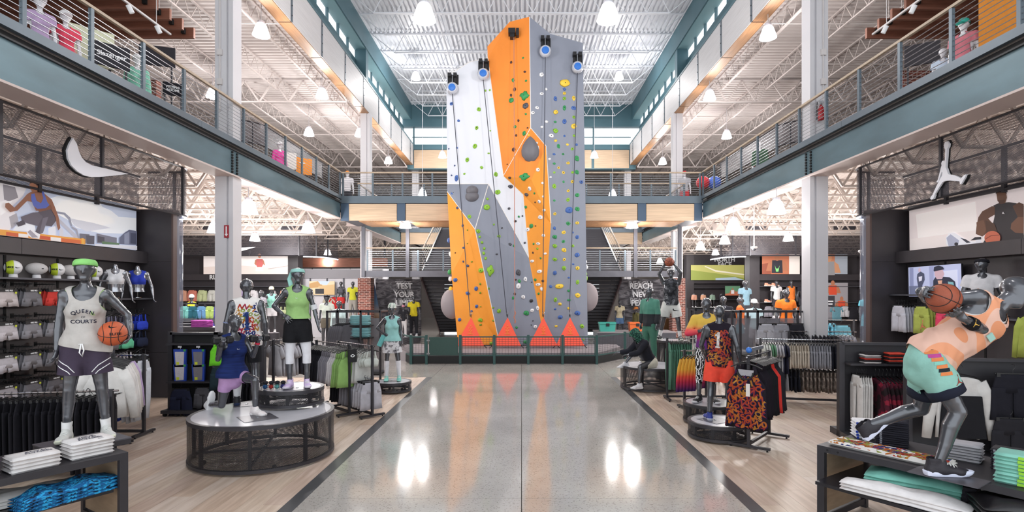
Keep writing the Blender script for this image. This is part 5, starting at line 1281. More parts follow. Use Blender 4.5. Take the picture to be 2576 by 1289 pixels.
# ---- green top on the upper podium tier
th = R(18); loc = Vector((-3.30, 8.20, 0.895))
f4 = Fig(1.75, True, arms={'R': ((-0.62, 0.22, -0.78), (0.62, -0.55, -0.55)), 'L': ((0.28, 0.05, -1), (0.22, -0.15, -1))}, hands={'R': ('splay', (0, 0.3, 1), -1), 'L': ('relax', (0, -1, 0), -1)}, legs={'R': ((-0.05, 0, -1), (0.0, 0.04, -1)), 'L': ((0.10, -0.06, -1), (0.0, 0.05, -1))}, head=(0, 0, 0.25))
g4 = figure('mannequin', 'grey mannequin in green cropped top and black shorts with hand on hip', loc, th, f4, 0.0095)
vt = topwear(f4, 0.011, 'tank', hem=0.10, e=0.018, flare=0.045, neck=(0.075, 0.085, 0.085), hole=0.085, seed=11, wr=0.007)
o = wear(g4, 'crop_top', vt, cloth('#97bd78')); put_print(o, swoosh_mesh(0.04, 0.001), WHTP, vt, 0, f4.pel.z+0.40)
wear(g4, 'shorts', bottomwear(f4, 0.011, t1=0.55, e=0.022, flare=0.018, waist=0.11, seed=12, wr=0.006), cloth('#17171b'))
for sd in 'LR': ring(f4, g4, 'leg_sleeve', sd, 0.5, 1.32, 0.005, cloth('#dddce2'), False)
ring(f4, g4, 'armband', 'L', 0.72, 0.98, 0.007, cloth('#d9d9df'))
headband(f4, g4, cloth('#9ccfc8'), 0.024, 0.05)
MB().tube([f4.hc+Vector((-0.09, 0.05, 0.04)), f4.hc+Vector((-0.12, 0.05, -0.06)), f4.hc+Vector((-0.09, 0.04, -0.17)), f4.hc+Vector((-0.08, 0.02, -0.26))], [(.02, .01), (.03, .012), (.035, .01), (.02, .006)], 8).build('headband_tail', cloth('#9ccfc8'), g4, True)
for sd in 'LR': add_shoe(g4, f4, sd, '#c9b3da', '#e3dcea', 0.12 if sd == 'L' else -0.25)
# ---- mint top on the small podium
th = R(8); loc = Vector((-3.0, 12.9, 0.245))
f5 = Fig(1.76, True, arms={'R': ((-0.66, 0.2, -0.72), (0.68, -0.45, -0.5)), 'L': ((0.16, 0.05, -1), (0.10, -0.12, -1))}, hands={'R': ('relax', (0, 0, 1), -1)}, legs={'R': ((-0.08, 0, -1), (-0.02, 0.04, -1)), 'L': ((0.12, -0.04, -1), (0.06, 0.04, -1))})
g5 = figure('mannequin', 'grey mannequin in mint top and patterned shorts on the small round podium', loc, th, f5, 0.012)
wear(g5, 'top', topwear(f5, 0.013, 'tank', hem=0.0, e=0.016, flare=0.03, neck=(0.07, 0.075, 0.06), hole=0.075, seed=14, wr=0.006), cloth('#97c9c6'))
wear(g5, 'shorts', bottomwear(f5, 0.013, t1=0.60, e=0.026, flare=0.03, waist=0.08, seed=15, wr=0.007), ramp_mat('grey_patch_print', [(0.0, '#4b4a50'), (0.42, '#8f8d92'), (0.5, '#d7d5d9'), (0.7, '#efeff0')], 'noise', 9, 0.85, 3))
for sd in 'LR': ring(f5, g5, 'sock', sd, 1.05, 1.98, 0.006, cloth('#e6e4ea'), False); add_shoe(g5, f5, sd, '#7fd3c4', '#9fe0d2')
o = cap_hat(f5, g5, ramp_mat('headscarf_print', [(0.0, '#5a6f62'), (0.4, '#dcdcd6'), (0.55, '#8aa596'), (0.65, '#e6e6e2')], 'noise', 22, 0.85, 2), False, 'headscarf')
rl = thing('yoga_mat', 'small teal roll tucked under the mint mannequin elbow', 'roll', at(loc, th) @ Vector((-0.20, -0.06, f5.pel.z+0.03)), R(8))
MB().cyl((-0.09, 0, -0.14), (0.02, 0, 0.10), 0.055, 14).build('roll_body', mat('teal_foam', '#69b5b5', 0.8), rl); MB().cyl((-0.093, 0, -0.146), (-0.09, 0, -0.138), 0.03, 10).build('roll_end', mat('teal_foam_dark', '#4f9a9c', 0.8), rl)
# ---- crouching ball handler on the near right table
th = R(66); loc = Vector((3.42, 4.66, 0.802))
W6 = lambda *a: wd(th, a)
f6 = Fig(2.0, False, pitch=R(30), roll=R(40), twist=R(-38), ppitch=R(16), arms={'R': (W6(-0.80, -0.30, -0.55), W6(-0.62, -0.32, 0.62)), 'L': (W6(-0.78, -0.55, -0.30), W6(-0.62, -0.45, 0.55))},
         legs={'R': (W6(0.45, -0.14, -0.89), W6(-0.32, 0.05, -0.945)), 'L': (W6(0.10, 0.35, -0.85), W6(-0.86, 0.30, -0.40))}, head=(R(-6), R(12), 0.5))
bl = (f6.J['wriR']+f6.J['wriL'])/2+Vector(W6(-0.05, -0.02, 0.09))
bl = local_pt(P(2374, 752, 4.40), loc, th)
def aim(f, sd, target, up=0.0):
    """bend the arm so that the wrist reaches target"""
    a = f.J['sho'+sd]; t = Vector(target); l1, l2 = 0.285*f.k, 0.25*f.k; d = t-a; D_ = min(d.length, (l1+l2)*0.985); u = d.normalized()
    x = (l1*l1-l2*l2+D_*D_)/(2*D_); hgt = math.sqrt(max(l1*l1-x*x, 0)); pole = Vector(up); pole = (pole-u*pole.dot(u)).normalized()
    f.J['elb'+sd] = a+u*x+pole*hgt; f.J['wri'+sd] = a+u*D_
aim(f6, 'L', bl+Vector(W6(0.10, -0.05, -0.15)), W6(0.25, -0.3, -1)); aim(f6, 'R', bl+Vector(W6(-0.12, 0.10, 0.06)), W6(-0.3, 0.7, -0.2))
f6.hands = {'R': ('ball', bl, 0.125, -1), 'L': ('ball', bl, 0.125, 1)}
FOOT6 = at(loc, th) @ f6.J['ankR']
g6 = figure('mannequin', 'crouching grey mannequin in peach vest and mint shorts gripping a basketball', loc, th, f6, 0.0095)
vt = topwear(f6, 0.011, 'tank', hem=-0.05, e=0.022, flare=0.03, neck=(0.085, 0.10, 0.085), hole=0.085, seed=21, wr=0.011)
o = wear(g6, 'vest', vt, ramp_mat('peach_block_print', [(0.0, '#d8916c'), (0.30, '#dcb3a2'), (0.42, '#df9a76'), (0.56, '#d9ac98'), (0.72, '#d98f6b')], 'noise', 1.7, 0.85, 0, (1, 2.2, 1.4), 0.4))
vi = topwear(f6, 0.013, 'tank', hem=0.3, e=0.008, flare=0, neck=(0.07, 0.08, 0.065), hole=0.075, wr=0); wear(g6, 'undershirt', vi, cloth('#d9d3d0'))
nd = f6.T @ Vector((0, 1, 0)); pp = f6.tp(-0.09, 0, 0.36)
MB().cb((0, 0, 0), (0.075, 0.01, 0.05), Matrix.Translation(f6.tp(0.02, -0.152, 0.36)) @ f6.T.to_4x4()).build('badge', mat('badge_aqua', '#9ec9c0', 0.6), g6)
vb = bottomwear(f6, 0.011, t1=0.53, e=0.032, flare=0.03, waist=0.09, seed=22, wr=0.010)
o = wear(g6, 'shorts', vb, cloth('#8fbfb4'))
for sd in 'LR':
    a, b = f6.J['hip'+sd], f6.J['kne'+sd]; MB().tube([a.lerp(b, 0.50), a.lerp(b, 0.53), a.lerp(b, 0.68), a.lerp(b, 0.69)], [0.10, 0.140, 0.134, 0.09], 20).build('leg_cuff', cloth('#1d2030'), g6, True)
bvh = BVHTree.FromPolygons([Vector(p) for p in vb[0]], [tuple(int(i) for i in f) for f in vb[1]])
view = (at(loc, th).inverted() @ Vector((0, 0, CH))); a, b = f6.J['hipR'], f6.J['kneR']
for i, c in enumerate(('#2b2226', '#d9814f', '#b8478c', '#d9814f', '#86c3b4', '#d9814f', '#22262c', '#d9814f')):     # diagonal colour blocks down the side of the shorts
    c0 = a.lerp(b, -0.08+i*0.068)+Vector(W6(-0.03, -0.25, 0.05)); m = MB(); g_ = []
    for u in range(4):
        for w in range(3):
            q = c0+Vector(W6(-0.045+0.03*u, 0, 0.004*u+0.014*w)); h_, n_, i_, d_ = bvh.ray_cast(q, Vector(W6(0, 1, 0)))
            g_.append((h_ if h_ is not None else q)+Vector(W6(0, -0.004, 0)))
    m.add(g_, [(u*3+w, (u+1)*3+w, (u+1)*3+w+1, u*3+w+1) for u in range(3) for w in range(2)]); m.build('colour_block', cloth(c), g6, True)
sp_ = jump_mesh(0.075, 0.001); t_ = Matrix.Translation(a.lerp(b, 0.42)+Vector(W6(0.06, -0.02, 0.03))) @ Matrix.Rotation(-th, 4, 'Z')
oo = decal(sp_, t_, vb, W6(0, 1, 0)); oo.materials.clear(); oo.materials.append(mat('print_coral', '#c4584e', 0.7)); ob('emblem', oo, o)
o = ring(f6, g6, 'wristband', 'L', 1.45, 1.75, 0.010, cloth('#15151a'))
p_ = f6.J['elbL'].lerp(f6.J['wriL'], 0.6)+Vector(W6(0, -0.055, 0)); em = jump_mesh(0.05, 0.001).copy(); em.materials.append(mat('emblem_gold', '#c79a3a', 0.5)); e_ = ob('emblem', em, g6, p_, -th)
add_shoe(g6, f6, 'R', '#26222a', '#d5d8ec', R(18), 0.0); add_shoe(g6, f6, 'L', '#26222a', '#d5d8ec', R(10), R(-46))
b6 = basketball('brown basketball gripped in both hands of the crouching mannequin', at(loc, th) @ bl, 0.12, (0.3, 0.35, 0.3), mat('basketball_brown', '#9a4c33', 0.55, bump=0.4, bs=160, var=0.1, vs=20))
# ---- figures on the right pair of podiums
JDARK = cloth('#1d1622')
DKI = ['#e2873f', '#d9603a', '#e0a04a', '#c9504a']
th = R(164); loc = Vector((3.13, 8.82, 0.275))
f7 = Fig(1.80, False, arms={'L': ((0.30, -0.20, -1), (-0.2, -0.7, -0.6)), 'R': ((-0.28, 0.06, -1), (-0.18, -0.15, -1))}, hands={'R': ('relax', (0, -1, 0), 1)}, legs={'R': ((-0.14, 0, -1), (-0.10, 0.05, -1)), 'L': ((0.08, 0.03, -1), (0.06, 0.05, -1))})
g7 = figure('mannequin', 'grey mannequin seen from behind in dark letter-print jersey and red shorts', loc, th, f7, 0.011)
vt = topwear(f7, 0.012, 'tank', hem=-0.09, e=0.022, flare=0.02, neck=(0.075, 0.085, 0.07), hole=0.10, seed=31, wr=0.006, hemtilt=-0.1)
o = wear(g7, 'jersey', vt, JDARK)
scatter_print(o, vt, (-0.20, 0.20, f7.pel.z-0.08, f7.pel.z+0.5), DKI, 0.08, (0, -1, 0), seed=5, step=0.073, shadow='#4a2a66')
put_print(o, one_mesh(0.25), mat('number_cream', '#ded6d2', 0.7), vt, 0.03, f7.pel.z+0.33, d=(0, -1, 0), rot=0.06, name='number', off=0.009)
wear(g7, 'shorts', bottomwear(f7, 0.012, t1=0.72, e=0.032, flare=0.03, waist=0.07, seed=32, wr=0.010), cloth('#ee4f3c'))
for sd in 'LR': add_shoe(g7, f7, sd, '#2b3a8c', '#b9bccd', 0.2 if sd == 'L' else -0.3)
th = R(-14); loc = Vector((3.24, 9.76, 0.365))
f8 = Fig(1.82, False, arms={'R': ((-0.42, -0.05, -0.9), (0.80, -0.55, 0.22)), 'L': ((0.40, -0.05, -0.9), (-0.85, -0.5, 0.10))}, hands={'R': ('splay', (0, 0, 1), 1), 'L': ('relax', (0, 0, 1), 1)}, head=(0, 0, -0.25))
g8 = figure('mannequin', 'grey mannequin with folded arms in yellow, pink and purple long-sleeved top', loc, th, f8, 0.011)
vt = topwear(f8, 0.012, 'long', hem=-0.02, e=0.010, flare=0.004, neck=(0.07, 0.07, 0.06), seed=33, wr=0.003)
FADE = ramp_mat('sunset_fade', [(0.0, '#4b2a6a'), (0.62, '#6a2f7c'), (0.68, '#cf3a5a'), (0.735, '#e05a56'), (0.77, '#dfa95a'), (0.80, '#d9b14e'), (1.0, '#d8b451')], 'grad', 1, 0.8, stretch=(1, 1, 0.58), interp='LINEAR', axis='Z')
wear(g8, 'top', vt, FADE)
wear(g8, 'tights', bottomwear(f8, 0.012, t1=1.4, e=0.006, flare=0.0, waist=0.09, seed=34, wr=0.001), ramp_mat('zebra_letters', [(0.0, '#16161a'), (0.5, '#e4e4e6')], 'wave', 7, 0.8, 3, (1, 1, 1), 12))
for sd in 'LR': add_shoe(g8, f8, sd, '#2a2a30', '#d9d9dd', 0.3 if sd == 'L' else -0.5)
# ---- hooded sitter, jacket figure and shooter around the far right podium
th = R(-72); loc = Vector((3.0, 12.93, 0.555)); W9 = lambda *a: wd(th, a)
f9 = Fig(1.80, False, hips=(0, 0, 0.13), pitch=R(30), ppitch=R(6), arms={'L': (W9(-0.62, -0.25, -0.72), W9(-0.9, -0.05, -0.18)), 'R': (W9(-0.62, 0.1, -0.72), W9(-0.9, 0.05, -0.15))}, legs={'L': (W9(-0.80, -0.55, -0.12), W9(-0.06, -0.05, -1)), 'R': (W9(-0.60, 0.35, 0.62), W9(-0.55, 0.05, -0.72))}, head=(R(18), 0, 0))
g9 = figure('mannequin', 'seated grey mannequin in dark sweater with green patterned hood', loc, th, f9, 0.012)
wear(g9, 'sweater', topwear(f9, 0.013, 'long', hem=-0.02, e=0.018, flare=0.004, neck=(0.06, 0.06, 0.05), seed=41, wr=0.005), cloth('#22222b'))
HOODM = ramp_mat('green_leaf_hood', [(0.0, '#1f3a35'), (0.5, '#2f5a4d'), (0.6, '#4b7a66')], 'noise', 26, 0.9, 2)
hd = [(f9.hc+f9.Th @ Vector((0, 0.02, 0.03)), f9.hc+f9.Th @ Vector((0, 0.015, -0.06)), (.115, .14), (.105, .125), (1, 0, 0), .03), (f9.hc+f9.Th @ Vector((0, 0.03, -0.06)), f9.tp(0, 0.02, 0.5), (.09, .10), (.11, .09), (1, 0, 0), .03)]
vh = shell(hd, 0.013, [inell(f9.hc+f9.Th @ Vector((0, -0.12, -0.01)), (0.075, 0.09, 0.10))], 0.004); wear(g9, 'hood', vh, HOODM)
wear(g9, 'shorts', bottomwear(f9, 0.013, t1=0.70, e=0.03, flare=0.015, waist=0.08, seed=42, wr=0.006), cloth('#c9c4b6'))
add_shoe(g9, f9, 'L', '#d5d4da', '#e6e6ea', 0.1); add_shoe(g9, f9, 'R', '#d5d4da', '#e6e6ea', 0.1, R(8))
th = R(-52); loc = Vector((3.16, 13.72, 0.555))
f10 = Fig(1.84, False, arms={'L': ((0.16, 0, -1), (0.05, -0.25, -1)), 'R': ((-0.18, 0.05, -1), (-0.05, -0.2, -1))}, head=(0.08, 0, -0.1))
g10 = figure('mannequin', 'grey mannequin in green and black half-zip jacket and green track pants', loc, th, f10, 0.013)
wear(g10, 'jacket', topwear(f10, 0.014, 'long', hem=-0.06, e=0.024, flare=0.008, neck=(0.05, 0.05, 0.04), seed=44, wr=0.008), ramp_mat('jacket_blocks', [(0.0, '#d8d6d2'), (0.44, '#26282c'), (0.545, '#26282c'), (0.60, '#4f8373'), (1.0, '#4f8373')], 'grad', 1, 0.7, stretch=(1, 1, 0.5), axis='Z'))
wear(g10, 'track_pants', bottomwear(f10, 0.014, t1=1.95, e=0.02, flare=0.0, waist=0.08, seed=45, wr=0.006), cloth('#44705f'))
for sd in 'LR': add_shoe(g10, f10, sd, '#dfdfe3', '#ececf0')
th = R(-16); loc = Vector((3.92, 14.6, 1.035))
f11 = Fig(1.88, False, pitch=R(-4), arms={'R': ((-0.62, -0.38, 0.45), (0.34, -0.30, 0.9)), 'L': ((0.52, -0.30, 0.72), (-0.42, -0.22, 0.86))}, legs={'R': ((-0.24, 0.0, -1), (-0.22, 0.06, -1)), 'L': ((0.20, -0.05, -1), (0.12, 0.10, -1))}, head=(R(-14), 0, 0))
bl = (f11.J['wriR']+f11.J['wriL'])/2+Vector((0, -0.05, 0.12))
for sd, sx in (('R', -1), ('L', 1)): aim(f11, sd, bl+Vector((sx*0.13, 0.05, -0.08)), (sx*0.9, -0.2, 0.1))
f11.hands = {'R': ('ball', bl, 0.12, -1), 'L': ('ball', bl, 0.12, 1)}
g11 = figure('mannequin', 'grey mannequin raising a basketball overhead in camouflage vest and white shorts', loc, th, f11, 0.012)
wear(g11, 'vest', topwear(f11, 0.013, 'tank', hem=-0.06, e=0.022, flare=0.02, neck=(0.075, 0.085, 0.07), hole=0.10, seed=51, wr=0.008), ramp_mat('grey_camouflage', [(0.0, '#1f2024'), (0.42, '#3a3b40'), (0.52, '#76777c'), (0.60, '#34353a'), (0.68, '#b9b9bd')], 'noise', 7, 0.85, 3))
vb = bottomwear(f11, 0.013, t1=0.78, e=0.034, flare=0.03, waist=0.06, seed=52, wr=0.008); o = wear(g11, 'shorts', vb, cloth('#d3d3d0'))
put_print(o, swoosh_mesh(0.17, 0.001), BLKP, vb, 0.13, f11.pel.z-0.17); piping(o, vb, [(-0.25, f11.pel.z-0.36), (-0.02, f11.pel.z-0.37)], BLKP, 0.008)
headband(f11, g11, cloth('#e8e8ec'), 0.02, 0.05)
for sd in 'LR': ring(f11, g11, 'sock', sd, 1.62, 1.98, 0.007, cloth('#eceaea'), False); add_shoe(g11, f11, sd, '#23252a', '#cfd3c8', 0.2 if sd == 'L' else -0.5)
basketball('brown basketball held overhead by the camouflage vest mannequin', at(loc, th) @ bl, 0.12, (0.2, 0.4, 0.2), mat('basketball_brown', '#9a4c33', 0.55, bump=0.4, bs=160, var=0.1, vs=20))
# ================================================================ shop fixtures
PERF = perf_mat('perforated_black', '#29272b', 0.014, 0.36); PERF2 = perf_mat('perforated_grey', '#403d44', 0.018, 0.37)
TOPM = mat('podium_top_marble', '#c9c8cf', 0.25, var=0.08, vs=3); FRM = mat('fixture_frame', '#3b393e', 0.45, metal=0.3, var=0.1, vs=6)
LED = mat('led_strip_glow', '#f2f5ff', 0.5, emit=9.0)
def perf_strip(name, pts, z0, z1, m, parent):
    """perforated sheet standing along a plan path"""
    me = bpy.data.meshes.new(name); vs = []; u = [0.0]
    for i, p in enumerate(pts):
        if i: u.append(u[-1]+math.dist(pts[i-1][:2], p[:2]))
        vs += [(p[0], p[1], z0), (p[0], p[1], z1)]
    n = len(pts); me.from_pydata(vs, [], [(2*i, 2*i+2, 2*i+3, 2*i+1) for i in range(n-1)])
    uv = me.uv_layers.new(name='UVMap'); k = 0
    for i in range(n-1):
        for a, b in ((u[i], z0), (u[i+1], z0), (u[i+1], z1), (u[i], z1)): uv.data[k].uv = (a, b); k += 1
    me.materials.append(m)
    return ob(name, me, parent)
def podium(label, c, r, h, z0=0.0, plate=None):
    t = thing('podium', label, 'podium', (c[0], c[1], z0)); n = 48
    MB().lathe([(0, h-0.012), (r-0.05, h-0.012), (r-0.05, h), (0, h)], n, caps=False).build('top', TOPM, t, auto=30)
    MB().lathe([(r-0.05, h-0.05), (r, h-0.05), (r, h+0.002), (r-0.05, h+0.002), (r-0.05, h-0.05)], n, caps=False).build('top_rim', FRM, t, auto=30)
    MB().lathe([(r-0.05, 0.03), (r, 0.03), (r, 0.07), (r-0.05, 0.07), (r-0.05, 0.03)], n, caps=False).build('base_rim', FRM, t, auto=30)
    perf_strip('perforated_skirt', [((r-0.008)*math.cos(2*math.pi*i/64), (r-0.008)*math.sin(2*math.pi*i/64)) for i in range(65)], 0.06, h-0.04, PERF, t)
    po = MB().box((-0.02, -0.02, 0.03), (0.02, 0.02, h-0.03)).mesh('frame_post', FRM)
    for i in range(8): a = 2*math.pi*i/8+0.25; ob('frame_post', po, t, ((r-0.06)*math.cos(a), (r-0.06)*math.sin(a), 0), a)
    for i in range(2):
        a = i*math.pi/2+0.25; MB().bar((-(r-0.06)*math.cos(a), -(r-0.06)*math.sin(a), 0.1), ((r-0.06)*math.cos(a), (r-0.06)*math.sin(a), 0.1), 0.03).build('cross_brace', FRM, t)
        MB().bar((-(r-0.06)*math.cos(a), -(r-0.06)*math.sin(a), h-0.06), ((r-0.06)*math.cos(a), (r-0.06)*math.sin(a), h-0.06), 0.03).build('cross_brace', FRM, t)
    if z0 == 0:
        wh = MB().lathe([(0, -0.015), (0.03, -0.015), (0.03, 0.015), (0, 0.015)], 12, M=Matrix.Rotation(R(90), 4, 'X'), caps=False).mesh('caster', BLKM)
        for i in range(4): a = i*math.pi/2+0.6; ob('caster', wh, t, ((r-0.2)*math.cos(a), (r-0.2)*math.sin(a), 0.03))
    return t
podium('large round perforated podium with white top under the lunging mannequin', (-3.62, 7.82), 0.94, 0.62)
podium('upper podium tier under the green top mannequin', (-3.42, 8.28), 0.46, 0.265, 0.625)
podium('small low round podium under the mint top mannequin', (-2.97, 12.87), 0.42, 0.24)
podium('low round podium under the dark jersey mannequin', (3.11, 8.79), 0.47, 0.27)
podium('podium behind the dark jersey mannequin, under the folded-arms mannequin', (3.32, 9.80), 0.46, 0.36)
podium('tall drum podium the hooded mannequin sits on', (3.12, 13.32), 0.75, 0.55)
podium('high black podium under the mannequin raising a ball', (3.95, 14.66), 0.42, 1.03)
BASEP = mat('base_plate_grey', '#5a5860', 0.35, metal=0.3)
for lb, c, s_, a in (('grey steel base plate under the front foot of the lunging mannequin', (-3.52, 7.42, 0.622), 0.42, 40), ('grey base plate under the printed jersey mannequin', (-4.1, 8.3, 0.622), 0.34, 25),
                     ('small base plate under the green top mannequin', (-3.28, 8.14, 0.892), 0.36, 18), ('base plate under the mint top mannequin', (-3.0, 12.86, 0.242), 0.34, 8), ('dark square base plate under the dark jersey mannequin', (3.06, 8.8, 0.272), 0.40, 30)):
    t = thing('base_plate', lb, 'base plate', c, R(a)); MB().box((-s_/2, -s_/2, 0), (s_/2, s_/2, 0.004)).build('plate', BASEP, t); MB().cyl((0, 0, 0.004), (0, 0, 0.012), 0.02, 10).build('socket', STEEL, t)
# ---------------------------------------------------------------- display tables
def table(label, corner, ang, L, Wd, h, zs, out=0.05):
    """table whose near inner top corner is at corner; long side runs along ang"""
    t = thing('display_table', label, 'table', (corner[0], corner[1], 0), ang)
    MB().box((0, 0, h-0.06), (L, Wd, h)).build('tabletop', FRM, t)
    MB().box((0.10, out, zs-0.03), (L-0.1, Wd-0.05, zs)).build('lower_shelf', mat('shelf_black', '#232126', 0.3), t)
    for x in (0.0, L-0.07):
        for y in (0.0, Wd-0.05): MB().box((x, y, 0), (x+0.07, y+0.05, h-0.06)).build('leg', FRM, t)
        MB().box((x+0.02, 0.05, 0.12), (x+0.045, Wd-0.05, h-0.10)).build('end_panel', mat('plywood', '#a58d74', 0.6, var=0.2, vs=4, stretch=(1, 1, 5)), t)
        MB().box((x, 0.05, 0.04), (x+0.06, Wd-0.05, 0.10)).build('end_rail', FRM, t)
    for q in range(2): MB().cyl((0.1+q*0.1, -0.004, h-0.03), (0.1+q*0.1, 0, h-0.03), 0.01, 8).build('screw', BLKM, t)
    return t
AL = R(238); AR = R(-56)
uL = Vector((math.cos(AL), math.sin(AL), 0)); cL = Vector((-3.71, 5.25, 0))
# left table runs from its aisle corner towards the lower left; its depth goes to the left
tL = table('dark display table with folded tops in the near left corner', (cL.x+uL.x*1.9, cL.y+uL.y*1.9), AL-R(180), 1.9, 0.85, 0.79, 0.46)
uR = Vector((math.cos(AR), math.sin(AR), 0)); cR = Vector((2.92, 5.50, 0)); vR = Vector((-uR.y, uR.x, 0))
tR = table('dark display table with folded tops in the near right corner', (cR.x, cR.y), AR, 2.1, 0.90, 0.79, 0.50, -0.22)
def riser(label, p, a, sx, sy, z):
    t = thing('riser', label, 'riser', (p[0], p[1], z), a); MB().box((-sx/2, -sy/2, 0), (sx/2, sy/2, 0.055)).build('riser_board', FRM, t); MB().box((-sx/2-0.003, -sy/2-0.003, 0.05), (sx/2+0.003, sy/2+0.003, 0.062)).build('riser_top', BASEP, t)
riser('grey riser board under the slogan vest mannequin', (-4.27, 5.42), AL, 0.62, 0.5, 0.79)
t = thing('base_plate', 'thin dark base plate under the front shoe of the crouching mannequin', 'base plate', (FOOT6.x+vR.x*0.05+uR.x*0.05, FOOT6.y+vR.y*0.05+uR.y*0.05, 0.791), AR); MB().box((-0.24, -0.14, 0), (0.24, 0.14, 0.008)).build('plate', BASEP, t); MB().cyl((-0.1, 0.05, 0.008), (-0.1, 0.05, 0.014), 0.02, 10).build('socket', STEEL, t)
# ---------------------------------------------------------------- folded clothes
_FD = {}
def folded_mesh(w, d, h, m, wob=0.004, seed=0):
    k = (w, d, h, m.name, seed)
    if k in _FD: return _FD[k]
    rr = random.Random(seed); bm = bmesh.new(); bmesh.ops.create_cube(bm, size=1); bmesh.ops.scale(bm, vec=(w, d, h), verts=bm.verts[:])
    bmesh.ops.subdivide_edges(bm, edges=[e for e in bm.edges if abs((e.verts[0].co-e.verts[1].co).z) < 1e-6], cuts=3, use_grid_fill=True)
    bmesh.ops.bevel(bm, geom=[e for e in bm.edges if len(e.link_faces) == 2 and e.calc_face_angle(0) > 0.5], offset=h*0.42, segments=2, affect='EDGES')
    off = rr.random()*20
    for v in bm.verts: v.co += Vector((noise.noise(v.co*9+Vector((off, 0, 0))), noise.noise(v.co*9+Vector((0, off, 0))), 0.6*noise.noise(v.co*7+Vector((0, 0, off)))))*wob
    bmesh.ops.translate(bm, verts=bm.verts[:], vec=(0, 0, h/2))
    me = bpy.data.meshes.new('folded_cloth'); bm.to_mesh(me); bm.free(); me.shade_smooth(); me.materials.append(m); _FD[k] = me
    return me
def stack(name, label, top_label, p, a, n, w, d, h, mats, cat, group, print_=None, jit=0.006, stripe=None):
    """n folded garments, each its own thing"""
    rr = random.Random(int(p[0]*100)+n); out = []
    for i in range(n):
        m = mats[i % len(mats)] if isinstance(mats, list) else mats
        t = thing(name, top_label if i == n-1 and top_label else label, cat, (p[0]+rr.uniform(-jit, jit), p[1]+rr.uniform(-jit, jit), p[2]+i*h*0.97), a+rr.uniform(-0.03, 0.03), group)
        ob('folded_cloth', folded_mesh(w, d, h, m, 0.005, i % 3), t)
        if stripe:
            for sx_, sw, sc in stripe: MB().box((sx_-sw/2, -d/2-0.003, h*0.15), (sx_+sw/2, -d/2+0.01, h*0.85)).build('trim_band', cloth(sc), t)
        out.append(t)
    if print_:
        for me, m, x, y, rz in print_:
            o = me.copy(); o.transform(Matrix.Rotation(R(-90), 4, 'X')); o.materials.clear(); o.materials.append(m); ob('print', o, out[-1], (x, y, h+0.004), rz)
    return out
aL = AL+R(180)
def onL(u, v, z=0.79): p = cL-Vector((math.cos(aL), math.sin(aL), 0))*u+Vector((-math.sin(aL), math.cos(aL), 0))*v; return (p.x, p.y, z)
# note: u runs from the aisle corner along the table, v into the table
stack('folded_tee', 'white folded tee in the slogan stack by the table corner', 'topmost white folded tee printed with a slogan, by the table corner', onL(0.24, 0.22), aL, 5, 0.34, 0.27, 0.032, cloth('#e8e4e4'), 'tee', 'white slogan tees by the corner', [(text_mesh('YOUR\nROYAL\nFLYNESS', 0.05, ext=0.0005, line=1.0, bold=0.0006), NAVY, 0, -0.0, 0), (swoosh_mesh(0.05, 0.0005), NAVY, 0.06, -0.11, 0)])
stack('folded_tee', 'white folded tee in the lower stack in front of the mannequin', 'topmost white folded tee of the lower stack in front of the mannequin', onL(0.66, 0.17), aL, 4, 0.34, 0.25, 0.032, cloth('#e4e0e0'), 'tee', 'white tees before the riser', [(text_mesh('ROYAL\nFLYNESS', 0.05, ext=0.0005, line=1.0), NAVY, 0.04, 0.02, 0)])
stack('folded_shorts', 'plum folded shorts with white piping on the near left table', 'topmost plum folded shorts with white piping', onL(1.10, 0.17), aL, 7, 0.40, 0.30, 0.026, cloth('#463c4c'), 'shorts', 'plum folded shorts', None, 0.006, [(0.05, 0.012, '#e8e4e8'), (0.12, 0.012, '#e8e4e8')])
stack('folded_tee', 'charcoal folded tee in the tall stack at the back of the left table', None, onL(1.05, 0.56), aL, 9, 0.38, 0.28, 0.026, cloth('#3a363c'), 'tee', 'charcoal folded tees', None, 0.005, [(0.0, 0.04, '#8f8a90')])
def onR(u, v, z=0.79): p = cR+uR*u+vR*v; return (p.x, p.y, z)
stack('folded_tee', 'white folded jersey with blue edges on the near right table', None, onR(0.14, 0.72), AR+R(40), 6, 0.26, 0.24, 0.030, cloth('#e6e6ea'), 'jersey', 'white jerseys with blue edges', None, 0.004, [(-0.12, 0.02, '#2b45a8'), (0.12, 0.02, '#2b45a8')])
stack('folded_tee', 'black folded tee in the tall stack beside the white jerseys', 'topmost black folded tee with a small white emblem', onR(0.40, 0.64), AR+R(22), 12, 0.28, 0.24, 0.021, cloth('#2b2a33'), 'tee', 'black folded tees', [(jump_mesh(0.07, 0.0005), WHTP, 0, 0, 0)], 0.003, [(-0.09, 0.02, '#8f9099')])
stack('folded_tee', 'light grey folded pants behind the front shoe of the crouching mannequin', None, onR(0.98, 0.62), AR+R(10), 6, 0.30, 0.22, 0.026, cloth('#a8a6ac'), 'pants', 'light grey folded pants', None, 0.004)
stack('folded_tee', 'black folded pants behind the crouching mannequin', 'topmost black folded pants with white emblem', onR(1.36, 0.60), AR+R(8), 8, 0.30, 0.22, 0.022, cloth('#26252c'), 'pants', 'black folded pants', [(jump_mesh(0.05, 0.0005), WHTP, 0.08, 0, 0)], 0.003, [(-0.12, 0.015, '#9a9aa2')])
stack('folded_tee', 'mint and lime folded jersey at the right edge of the table', None, onR(1.52, 0.24), AR+R(6), 8, 0.36, 0.26, 0.030, [mat('mint_lime_%d' % i, '#8ecfc0', 0.85) for i in range(1)], 'jersey', 'mint and lime jerseys', None, 0.006, [(0.04+0.0, 0.14, '#9fdc4a')])
